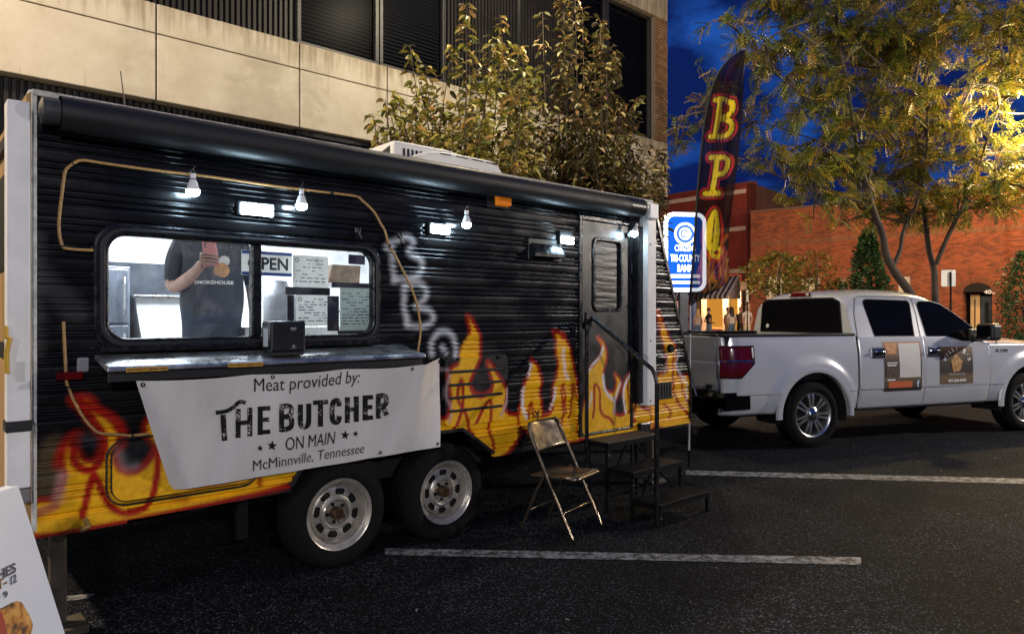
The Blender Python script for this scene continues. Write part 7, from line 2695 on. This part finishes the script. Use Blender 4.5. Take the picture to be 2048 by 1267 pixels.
lp0 = thing('sign_post', 'thin dark post with a pale tag standing in front of the man in white', 'post', (pp.x, 24.0, 0.13), 0)
MB().tube([(0, 0, 0), (0, 0, 2.1)], 0.022, 8).build('pole', DARK_IRON, lp0)
MB().box(-0.035, 0.035, -0.03, -0.023, 1.95, 2.35).build('tag_plate', WHITE_TRIM, lp0)

# ---- blank back of a road sign
rsb = at(1897, CY, 17.0)
rs = thing('road_sign', 'blank white road sign back on thin dark pole right of the forked trunk', 'sign', (rsb.x, 17.0, 0.13), radians(-10))
za, zb_ = at(1897, 573, 17).z - 0.13, at(1897, 540, 17).z - 0.13
MB().prism(rrect(-0.16, 0.16, za, zb_, 0.03, 4), 0.0, 0.006).build('plate', WHITE_TRIM, rs)
MB().bar((0.04, -0.02, 0.0), (0.04, -0.02, zb_ - 0.05), 0.045, 0.03).build('pole', DARK_IRON, rs)

# ================================================================== TREES
BARK = M('bark', (0.060, 0.045, 0.034), 0.85, var=(7, 0.4), stretch=(3, 3, 0.6), bump=(30, 0.7, 0.02))
BARK2 = M('twig_bark', (0.075, 0.055, 0.038), 0.8, var=(9, 0.3))
LEAF_A = leaf_mat('honey_locust_leaf', 0.30)
LEAF_B = leaf_mat('pear_leaf', 0.15)


def rot_frames(dirs, roll):
    """orthonormal frames with x along dirs"""
    d = dirs / np.linalg.norm(dirs, axis=1)[:, None]
    up = np.tile([0.0, 0, 1], (len(d), 1))
    up[np.abs(d[:, 2]) > 0.95] = (1, 0, 0)
    y = np.cross(up, d)
    y /= np.linalg.norm(y, axis=1)[:, None]
    z = np.cross(d, y)
    c, s_ = np.cos(roll)[:, None], np.sin(roll)[:, None]
    return d, y * c + z * s_, z * c - y * s_


def leaf_cloud(name, parent, pos, dirs, roll, scale, cols, vtx, faces, mat, kind=True):
    """many copies of one small leaf shape in a single mesh"""
    X, Y, Z = rot_frames(dirs, roll)
    n, m = len(pos), len(vtx)
    V = pos[:, None, :] + scale[:, None, None] * (vtx[None, :, 0:1] * X[:, None, :] + vtx[None, :, 1:2] * Y[:, None, :] + vtx[None, :, 2:3] * Z[:, None, :])
    V = V.reshape(-1, 3)
    k = faces.shape[1]
    F = (faces[None] + (np.arange(n) * m)[:, None, None]).reshape(-1)
    me = bpy.data.meshes.new(name)
    me.vertices.add(len(V))
    me.vertices.foreach_set('co', V.ravel())
    nf = len(F) // k
    me.loops.add(len(F))
    me.loops.foreach_set('vertex_index', F.astype(np.int32))
    me.polygons.add(nf)
    me.polygons.foreach_set('loop_start', np.arange(0, len(F), k, dtype=np.int32))
    me.polygons.foreach_set('loop_total', np.full(nf, k, dtype=np.int32))
    me.update(calc_edges=True)
    me.materials.append(mat)
    o = bpy.data.objects.new(name, me)
    COL.objects.link(o)
    o.parent = parent
    paint_attr(o, np.repeat(cols, m, axis=0))
    if kind:
        tag(o, kind='stuff')
    return o


def frond_shape():
    v, f = [], []
    n = 5
    for i in range(n):
        x = 0.10 + i * 0.18
        for s_ in (-1, 1):
            o = len(v)
            L_ = 0.30 * (1 - 0.07 * abs(i - 2))
            w = 0.085
            dx = 0.14
            zz = -0.28 * x * x
            v += [(x, 0, zz), (x + dx * 0.5 - w * 0.5, s_ * L_ * 0.5, zz - 0.03), (x + dx, s_ * L_, zz - 0.11), (x + dx * 0.5 + w, s_ * L_ * 0.5, zz - 0.05)]
            f.append((o, o + 1, o + 2, o + 3))
    return np.array(v), np.array(f)


FRV, FRF = frond_shape()
PLV = np.array([(0, 0, 0), (0.30, 0.20, 0.07), (0.72, 0.17, 0.03), (1.0, 0, -0.16), (0.72, -0.17, 0.03), (0.30, -0.20, 0.07), (0.5, 0, -0.03)])
PLF = np.array([(0, 6, 1), (1, 6, 2), (2, 6, 3), (3, 6, 4), (4, 6, 5), (5, 6, 0)])


def tree_root(name, label, loc, group=None):
    return thing(name, label, 'tree', loc, 0, group)


def locust(label, base, limbs, clusters, Y0, depth, n_per, palette, seed):
    """limbs: photograph polylines with radii at the tree's depth; clusters: (px, py, r px, weight)"""
    rg = np.random.default_rng(seed)
    b = np.array(base)
    t = tree_root('honey_locust_tree', label, tuple(b))
    tb = MB()
    nodes = []
    for pts, r0, r1, dy0, dy1 in limbs:
        n = len(pts)
        q = smooth_path([(*(at(px, py, Y0 + dy0 + (dy1 - dy0) * i / (n - 1)) - Vector(b)),) for i, (px, py) in enumerate(pts)], False, 5)
        rr = list(np.linspace(r0 * 0.62, r1 * 0.55, len(q)))
        tb.tube([tuple(v) for v in q], rr, 10)
        nodes += [tuple(v) for v in q[len(q) // 3:]]
    tb.build('trunk', BARK, t, smooth=70)
    nodes = np.array(nodes)
    tw_ = MB()
    pos, dirs = [], []
    for px, py, r, wt in clusters:
        c = np.array(at(px, py, Y0 + rg.uniform(-depth, depth))) - b
        R = r / FPX * Y0
        k = max(2, int(r / 16))
        for _ in range(k):
            tip = c + rg.normal(0, 0.42, 3) * R * np.array([1, 1.3, 0.85])
            d = np.linalg.norm(nodes - tip, axis=1) + np.maximum(0, nodes[:, 2] - tip[2]) * 0.8
            s_ = nodes[np.argmin(d + rg.uniform(0, 0.5, len(d)))]
            mid = (s_ + tip) / 2 + rg.normal(0, 0.12, 3) + (0, 0, 0.15)
            q = smooth_path([tuple(s_), tuple(mid), tuple(tip)], False, 6)
            tw_.tube([tuple(v) for v in q], list(np.linspace(0.030, 0.007, len(q))), 5, caps=False)
            nf = int(n_per * wt * (r / 100) ** 2 * 100 / k)
            u = rg.uniform(0.30, 1.08, nf)
            idx = np.clip((u * (len(q) - 1)).astype(int), 0, len(q) - 1)
            # side twigs: fronds gather along a few short sprays instead of filling the air evenly
            ns_ = max(3, nf // 12)
            sa = rg.normal(0, 1, (ns_, 3)) * (1, 1, 0.45)
            sa /= np.linalg.norm(sa, axis=1)[:, None]
            si = rg.integers(0, ns_, nf)
            su = np.sort(rg.uniform(0.30, 1.08, ns_))
            bi = np.clip((su * (len(q) - 1)).astype(int), 0, len(q) - 1)
            reach = rg.uniform(0.1, 1.0, nf)[:, None] * rg.uniform(0.5, 1.0, ns_)[si][:, None] * R * 0.75
            droop = np.c_[np.zeros((nf, 2)), -0.20 * reach[:, 0] ** 2]
            pos.append(q[bi][si] + sa[si] * reach + droop + rg.normal(0, 0.035, (nf, 3)))
            for j in range(min(ns_, 6)):
                e_ = q[bi[j]] + sa[j] * R * 0.6
                tw_.tube([tuple(q[bi[j]]), tuple((q[bi[j]] + e_) / 2 + (0, 0, 0.02)), tuple(e_ - (0, 0, 0.06))], [0.010, 0.007, 0.004], 4, caps=False)
            dd = sa[si] * 0.9 + rg.normal(0, 0.55, (nf, 3))
            dd[:, 2] -= 0.30
            dirs.append(dd)
    tw_.build('branches', BARK2, t, smooth=70)
    pos, dirs = np.vstack(pos), np.vstack(dirs)
    n = len(pos)
    pal = np.array(palette)
    cl = pal[rg.integers(0, len(pal), n)] * rg.uniform(0.65, 1.25, (n, 1))
    leaf_cloud('crown', t, pos, dirs, rg.uniform(-0.7, 0.7, n), rg.uniform(0.20, 0.34, n), cl, FRV, FRF, LEAF_A)
    return t


YT = 14.5
PALT = [(0.20, 0.22, 0.025), (0.25, 0.24, 0.025), (0.12, 0.16, 0.025), (0.30, 0.23, 0.025), (0.07, 0.10, 0.02), (0.34, 0.20, 0.03), (0.04, 0.06, 0.015)]
b1 = gnd(1818, 640 + 120, 0.13)
base1 = at(1822, CY, YT)
locust('leaning yellowing honey locust tree on the left, its trunk curving over the pickup roof', (base1.x, YT, 0.13),
       [([(1845, 760), (1838, 640), (1822, 590), (1790, 545), (1772, 510), (1765, 470), (1750, 430), (1738, 390), (1722, 330), (1708, 260), (1695, 180), (1680, 90), (1668, 0), (1660, -90)], 0.16, 0.03, 0, -0.6),
        ([(1788, 530), (1800, 500), (1806, 465), (1820, 435), (1836, 400), (1850, 330), (1855, 240), (1850, 140), (1848, 20)], 0.075, 0.02, 0, 0.8),
        ([(1748, 430), (1720, 405), (1690, 395), (1650, 382), (1600, 372), (1550, 350), (1500, 335)], 0.045, 0.012, -0.2, -1.4),
        ([(1722, 330), (1690, 280), (1650, 240), (1610, 200), (1560, 150), (1510, 100)], 0.042, 0.012, -0.4, -1.2),
        ([(1735, 385), (1700, 330), (1650, 290), (1600, 270), (1540, 250), (1470, 235), (1400, 215)], 0.035, 0.010, -0.3, -1.0),
        ([(1710, 265), (1740, 200), (1770, 120), (1790, 30), (1800, -60)], 0.04, 0.012, -0.4, 0.6),
        ([(1700, 210), (1660, 140), (1630, 60), (1610, -30)], 0.035, 0.012, -0.5, -1.0)],
       [(1500, 20, 60, .9), (1560, 50, 90, 1), (1640, 30, 110, 1.1), (1730, 40, 110, 1.1), (1560, 130, 90, .9), (1640, 140, 110, 1.1), (1735, 140, 110, 1), (1600, 225, 80, .55), (1690, 235, 100, .9), (1770, 240, 100, 1),
        (1510, 130, 45, .6), (1500, 205, 45, .5), (1400, 150, 30, .35), (1390, 205, 28, .3), (1355, 265, 38, .55), (1345, 320, 35, .5), (1368, 290, 30, .4), (1450, 285, 40, .45), (1530, 300, 55, .8), (1600, 320, 70, .9), (1680, 330, 90, .95), (1760, 345, 95, 1),
        (1500, 350, 40, .7), (1570, 350, 50, .7), (1650, 395, 60, .55), (1720, 405, 70, .6), (1790, 420, 80, .8), (1690, 440, 45, .5), (1640, 440, 38, .4), (1800, 100, 90, .8)],
       YT, 1.5, 3.6, PALT, 3)
base2 = at(1872, CY, YT + 0.6)
PALT2 = [(0.26, 0.25, 0.025), (0.32, 0.27, 0.025), (0.17, 0.20, 0.025), (0.36, 0.27, 0.03), (0.09, 0.12, 0.02), (0.40, 0.24, 0.03), (0.05, 0.07, 0.018)]
locust('golden honey locust tree with upright forked trunk beside the blank road sign', (base2.x, YT + 0.6, 0.13),
       [([(1876, 760), (1873, 640), (1870, 590), (1868, 540), (1858, 500), (1852, 450), (1846, 400), (1838, 330), (1842, 250), (1850, 170), (1870, 80), (1880, -20)], 0.135, 0.03, 0, 0.4),
        ([(1872, 530), (1884, 500), (1902, 460), (1922, 420), (1945, 370), (1965, 310), (1985, 250), (2010, 180), (2040, 100)], 0.085, 0.022, 0, -0.6),
        ([(1925, 415), (1960, 385), (2000, 365), (2060, 345)], 0.035, 0.012, -0.2, -1.0),
        ([(1842, 300), (1880, 260), (1930, 220), (1990, 190)], 0.032, 0.01, 0.2, 1.2),
        ([(1848, 200), (1820, 130), (1800, 60)], 0.03, 0.01, 0.2, 0.5)],
       [(1850, 30, 110, 1), (1940, 30, 110, 1), (2020, 20, 90, 1), (1850, 130, 105, 1), (1930, 120, 100, 1), (2010, 100, 95, 1), (2080, 60, 100, .8), (1860, 230, 95, .95), (1930, 205, 70, .6), (2010, 180, 60, .6), (1870, 320, 95, 1), (1950, 330, 90, .95),
        (2020, 330, 90, 1), (2085, 330, 90, .8), (1880, 400, 85, .9), (1960, 400, 80, .8), (2030, 385, 70, .9), (1840, 430, 60, .6), (1990, 270, 50, .45), (2050, 240, 40, .35), (1900, 60, 100, .6)],
       YT + 0.6, 1.5, 3.4, PALT2, 4)

# ---- broad-leaved pears between trailer and building
def pear(label, u, n, crown, seed, nshoot, palette):
    """crown: list of photograph shoot tips (px, py) at the tree's depth"""
    rg = np.random.default_rng(seed)
    p = P0 + u * UX + n * NX
    b = np.array([p[0], p[1], 0.13])
    t = tree_root('pear_tree', label, tuple(b))
    tb = MB()
    tops = []
    for px, py in crown:
        Yt = p[1] + rg.uniform(-0.9, 0.9)
        tops.append(np.array(at(px, py, Yt)) - b)
    tops = np.array(tops)
    mid = np.array([tops[:, 0].mean() * 0.5, 0, 2.0])
    tb.tube([(0, 0, 0), (0.02, 0, 1.0), tuple(mid * (0.6, 1, 0.8))], [0.10, 0.085, 0.07], 9)
    fork = mid * (0.6, 1, 0.8)
    pos, dirs, sc, cl = [], [], [], []
    pal = np.array(palette)
    for q in tops:
        h0 = rg.uniform(0.0, 0.6)
        s_ = fork + (q - fork) * (0.0, 0.0, 0.12)
        low = np.array([q[0] * 0.72 + rg.normal(0, 0.15), q[1] * 0.8, fork[2] + (q[2] - fork[2]) * rg.uniform(0.42, 0.60)])
        path = smooth_path([tuple(s_), tuple(s_ * 0.45 + low * 0.55 + rg.normal(0, 0.08, 3)), tuple(low), tuple(q * (1, 1, 1))], False, 8)
        tb.tube([tuple(v) for v in path], list(np.linspace(0.030, 0.005, len(path))), 5, caps=False)
        L = np.linalg.norm(np.diff(path, axis=0), axis=1).sum()
        nl = int(L * nshoot)
        uu = rg.uniform(0.30, 1.0, nl) ** 0.85
        ip = np.clip((uu * (len(path) - 1)).astype(int), 0, len(path) - 2)
        fr = (uu * (len(path) - 1) - ip)[:, None]
        base_ = path[ip] * (1 - fr) + path[ip + 1] * fr
        ang = rg.uniform(0, 2 * pi, nl)
        spread = (1.08 - uu)[:, None] * 0.50
        off = np.c_[np.cos(ang), np.sin(ang), rg.uniform(-0.3, 0.6, nl)] * spread * rg.uniform(0.05, 1.0, (nl, 1))
        pos.append(base_ + off)
        dirs.append(np.c_[np.cos(ang), np.sin(ang), rg.uniform(-1.1, 0.35, nl)])
        sc.append(rg.uniform(0.10, 0.185, nl))
        cl.append(pal[rg.integers(0, len(pal), nl)] * rg.uniform(0.7, 1.2, (nl, 1)))
    tb.build('trunk', BARK2, t, smooth=70)
    pos, dirs, sc, cl = np.vstack(pos), np.vstack(dirs), np.concatenate(sc), np.vstack(cl)
    nn = len(pos)
    roll = rg.uniform(-0.8, 0.8, nn)
    # the 300 leaves that face the camera nearest stay separate
    wpos = pos + b
    vis = wpos[:, 2] > CAM_H + (634 - 350) / FPX * wpos[:, 1]
    order = np.argsort(np.where(vis, wpos[:, 1], 1e3) / sc)
    big, rest = order[:290], order[290:]
    leaf_cloud('crown', t, pos[rest], dirs[rest], roll[rest], sc[rest], cl[rest], PLV, PLF, LEAF_B)
    X, Y, Z = rot_frames(dirs[big], roll[big])
    mes = []
    for i, c in enumerate(pal):
        me = bpy.data.meshes.new('leaf')
        me.from_pydata(PLV.tolist(), [], PLF.tolist())
        me.materials.append(LEAF_B)
        o = bpy.data.objects.new('leaf', me)
        paint_attr(o, np.tile(c, (len(PLV), 1)))
        bpy.data.objects.remove(o)
        mes.append(me)
    for k_, i in enumerate(big):
        o = bpy.data.objects.new('leaf', mes[k_ % len(mes)])
        COL.objects.link(o)
        o.parent = t
        o.matrix_local = Matrix.Translation(pos[i]) @ Matrix(((X[k_][0], Y[k_][0], Z[k_][0], 0), (X[k_][1], Y[k_][1], Z[k_][1], 0), (X[k_][2], Y[k_][2], Z[k_][2], 0), (0, 0, 0, 1))) @ Matrix.Scale(sc[i], 4)
    return t


rc_ = random.Random(11)


def scatter(n, x0, x1, ytop):
    out = []
    for i in range(n):
        px = x0 + (x1 - x0) * (i + rc_.random()) / n
        y = ytop(px)
        out.append((px, y + (0.06 + 0.94 * rc_.random() ** 0.8) * (400 - y)))
    return out


PPAL = [(0.46, 0.40, 0.08), (0.30, 0.29, 0.05), (0.52, 0.44, 0.13), (0.16, 0.17, 0.04), (0.46, 0.29, 0.09), (0.07, 0.065, 0.02)]
PPAL_SHADE = [(0.30, 0.26, 0.08), (0.14, 0.13, 0.035), (0.27, 0.19, 0.07), (0.10, 0.09, 0.028), (0.24, 0.13, 0.05), (0.065, 0.05, 0.02)]  # darker leaf colours; the right tree's weaker light is put into them
topA = lambda x: float(np.interp(x, [740, 780, 820, 850, 885, 905, 935, 960, 1000, 1040, 1080], [235, 190, 88, 130, 190, 95, 10, 60, 20, 70, 120]))
topB = lambda x: float(np.interp(x, [1020, 1060, 1090, 1130, 1170, 1210, 1240, 1270, 1300, 1335], [60, 55, 20, -10, 5, 30, 110, 200, 240, 300]))
A_ = [(820, 90), (850, 130), (905, 95), (935, 8), (985, 70), (1040, 90), (745, 228), (770, 200), (1000, 30)] + scatter(78, 745, 1080, topA)
pear('young pear tree with broad golden green leaves rising behind the roof air conditioner', side(930, CY, 4.3)[0], 4.3, A_, 21, 50, PPAL)
B2_ = [(1085, 25), (1125, -5), (1150, 0), (1165, 20), (1200, 40), (1235, 105), (1275, 195), (1322, 300), (1330, 360)] + scatter(80, 1040, 1335, topB)
pear('bronze leaved pear tree, its leaves coloured darker for weak light, at the right corner of the concrete building', side(1170, CY, 4.6)[0], 4.6, B2_, 22, 43, PPAL_SHADE)


def bush(name, label, cat, px, Y, g_, px_r, py_top, cone, n, sc, palette, seed, mat=LEAF_B, stem=True, py_bot=None, shape=None):
    rg = np.random.default_rng(seed)
    bpos = at(px, CY, Y)
    b = np.array([bpos.x, Y, g_])
    t = thing(name, label, cat, tuple(b))
    top = CAM_H + (CY - py_top) / FPX * Y - g_
    bot = 0.25 if py_bot is None else CAM_H + (CY - py_bot) / FPX * Y - g_
    R = px_r / FPX * Y
    h = rg.uniform(0, 1, n) ** (1.3 if cone else 1.0)
    prof = (1 - h) ** 0.8 * 0.95 + 0.05 if cone else np.sqrt(np.clip(1 - (2 * h - 0.85) ** 2 * 0.9, 0.05, 1))
    a = rg.uniform(0, 2 * pi, n)
    lump = 1 + 0.22 * np.sin(3 * a + 7 * h) + 0.15 * np.sin(7 * a - 13 * h)
    rr = R * prof * lump * np.sqrt(rg.uniform(0.25 if cone else 0.05, 1, n))
    pos = np.c_[rr * np.cos(a), rr * np.sin(a), bot + (top - bot) * h]
    d = np.c_[np.cos(a), np.sin(a), rg.uniform(-0.8, 0.8, n)] + rg.normal(0, 0.5, (n, 3))
    pal = np.array(palette)
    cl = pal[rg.integers(0, len(pal), n)] * rg.uniform(0.6, 1.3, (n, 1))
    tb = MB().tube([(0, 0, 0), (0.02, 0, bot + (top - bot) * 0.5), (0, 0, top * 0.92)], [R * 0.05 + 0.03, R * 0.035 + 0.02, 0.012], 7)
    for k_ in range(14):
        aa, hh = rg.uniform(0, 2 * pi), rg.uniform(0.1, 0.75)
        z0 = bot * 0.6 + (top - bot) * hh * 0.6
        tb.tube([(0, 0, z0), (R * 0.4 * cos(aa), R * 0.4 * sin(aa), z0 + (top - bot) * 0.12), (R * 0.8 * cos(aa), R * 0.8 * sin(aa), z0 + (top - bot) * 0.22)], [0.022, 0.015, 0.006], 5, caps=False)
    tb.build('trunk', BARK, t, smooth=70)
    leaf_cloud('crown', t, pos, d, rg.uniform(-1, 1, n), rg.uniform(sc * 0.7, sc * 1.25, n), cl, PLV, PLF, mat)
    return t


GRN = [(0.030, 0.075, 0.024), (0.045, 0.105, 0.032), (0.02, 0.05, 0.018), (0.06, 0.12, 0.04)]
bush('holly_tree', 'dark green pyramidal holly tree in front of the brick wall behind the pickup cab', 'tree', 1737, 20.0, 0.13, 62, 462, True, 5200, 0.15, GRN, 31)
bush('small_tree', 'small yellow green tree before the brick wall just right of the shop awning', 'tree', 1556, 23.0, 0.13, 66, 508, False, 900, 0.19, [(0.18, 0.16, 0.025), (0.22, 0.16, 0.03), (0.12, 0.13, 0.025)], 32, LEAF_A, py_bot=590)
bush('small_tree', 'sparse orange leaved tree before the brick wall between the two white windows', 'tree', 1632, 23.5, 0.13, 44, 500, False, 420, 0.19, [(0.24, 0.13, 0.03), (0.20, 0.15, 0.03), (0.28, 0.12, 0.02)], 33, LEAF_A, py_bot=585)
bush('shrub', 'dark green clipped shrub right of the arched doorway at the edge of the photo', 'shrub', 2052, 22.0, 0.13, 52, 505, False, 3600, 0.12, GRN, 34, py_bot=690)
bush('shrub', 'low dark shrub hugging the brick wall behind the pickup bed', 'shrub', 1672, 24.0, 0.13, 24, 560, False, 900, 0.14, GRN, 35, py_bot=640)
# fallen leaves on the far pavement
rg = np.random.default_rng(8)
nl = 5000
tx, ty = rg.uniform(-1, 9, nl), rg.uniform(2.95, 9, nl)
pos = np.c_[TP[0] + tx * TU[0] + ty * TN[0], TP[1] + tx * TU[1] + ty * TN[1], 0.14 + rg.uniform(0, 0.02, nl)]
lit = leaf_cloud('leaf_litter', None, pos, np.c_[rg.normal(0, 1, nl), rg.normal(0, 1, nl), rg.normal(0, 0.15, nl)], rg.uniform(-0.4, 0.4, nl), rg.uniform(0.05, 0.10, nl),
                 np.array([(0.20, 0.10, 0.03), (0.14, 0.07, 0.025), (0.25, 0.15, 0.04)])[rg.integers(0, 3, nl)], PLV, PLF, LEAF_B)
# scraps on the asphalt
rg = np.random.default_rng(9)
nl = 130
pos = np.c_[rg.uniform(-1.5, 6, nl), rg.uniform(3.2, 8, nl), np.full(nl, 0.006)]
leaf_cloud('leaf_scraps', None, pos, np.c_[rg.normal(0, 1, nl), rg.normal(0, 1, nl), rg.normal(0, 0.1, nl)], rg.uniform(-0.3, 0.3, nl), rg.uniform(0.012, 0.035, nl),
           np.array([(0.20, 0.14, 0.08), (0.30, 0.26, 0.22), (0.12, 0.07, 0.03)])[rg.integers(0, 3, nl)], PLV, PLF, LEAF_B)

# ================================================================== STREET LAMPS
LAMP_E = emis('street_lamp_lens', (1.0, 0.75, 0.45), 14)


def street_lamp(label, x, y, h, arm_dir, power, color=WARM, arm=1.1, soft=0.18):
    t = thing('street_lamp', label, 'street lamp', (x, y, 0.0), arm_dir, 'street lamps around the car park')
    MB().tube([(0, 0, 0), (0, 0, 0.6), (0, 0, h * 0.6), (0, 0, h)], [0.10, 0.075, 0.06, 0.045], 12).build('pole', DARK_IRON, t, smooth=60)
    MB().box(-0.2, 0.2, -0.2, 0.2, 0, 0.05).build('base_plate', DARK_IRON, t, bevel=0.01)
    MB().tube([(0, 0, h - 0.15), (arm * 0.4, 0, h + 0.12), (arm, 0, h + 0.15)], 0.03, 10).build('arm', DARK_IRON, t, smooth=60)
    hd2 = MB().box(arm - 0.1, arm + 0.55, -0.15, 0.15, h + 0.10, h + 0.22).build('lamp_head', DARK_IRON, t, bevel=0.04)
    MB().box(arm + 0.02, arm + 0.45, -0.11, 0.11, h + 0.08, h + 0.0985).build('lens', LAMP_E, hd2)
    l_ = bpy.data.lights.new('street_lamp_light', 'POINT')
    l_.energy = power
    l_.color = color
    l_.shadow_soft_size = soft
    lo = bpy.data.objects.new('street_lamp_light', l_)
    COL.objects.link(lo)
    lo.parent = t
    lo.location = (arm + 0.24, 0, h - 0.15)
    return t


street_lamp('street lamp standing left of the trailer by the concrete building', -9.2, 2.2, 8.2, radians(35), P_LEFT, (1.0, 0.81, 0.56))
pm = P0 + 6.0 * UX + 5.0 * NX
street_lamp('unseen street lamp added behind the darker pear tree to light the concrete building', pm[0], pm[1], 8.6, radians(-60), P_MID, (1.0, 0.86, 0.58))  # added lamp without a seen source; evens the light along the facade
street_lamp('street lamp standing far behind the photographer to the right', 5.0, -12.0, 5.6, radians(100), P_BACK, (1.0, 0.94, 0.88))
street_lamp('street lamp standing far behind the photographer to the left', -7.5, -11.0, 5.6, radians(70), P_BACK * 0.55, (1.0, 0.93, 0.86))
street_lamp('street lamp standing beyond the right edge in front of the pickup', 19.2, 8.6, 5.6, radians(175), P_SIDE, (1.0, 0.89, 0.76))
street_lamp('street lamp glowing at the right edge beside the golden locust tree', 12.3, 14.4, 5.9, radians(180), P_RIGHT, (1.0, 0.72, 0.34), arm=0.9)
street_lamp('unseen street lamp added round the corner of the concrete building to light the red shop', 3.6, 21.0, 6.0, radians(60), P_FAR, (1.0, 0.70, 0.42))  # added unseen lamp; brightens the red facade and the people before it
street_lamp('street lamp standing beyond the right edge before the brick building', 18.6, 20.5, 7.0, radians(150), P_FAR, (1.0, 0.62, 0.28))
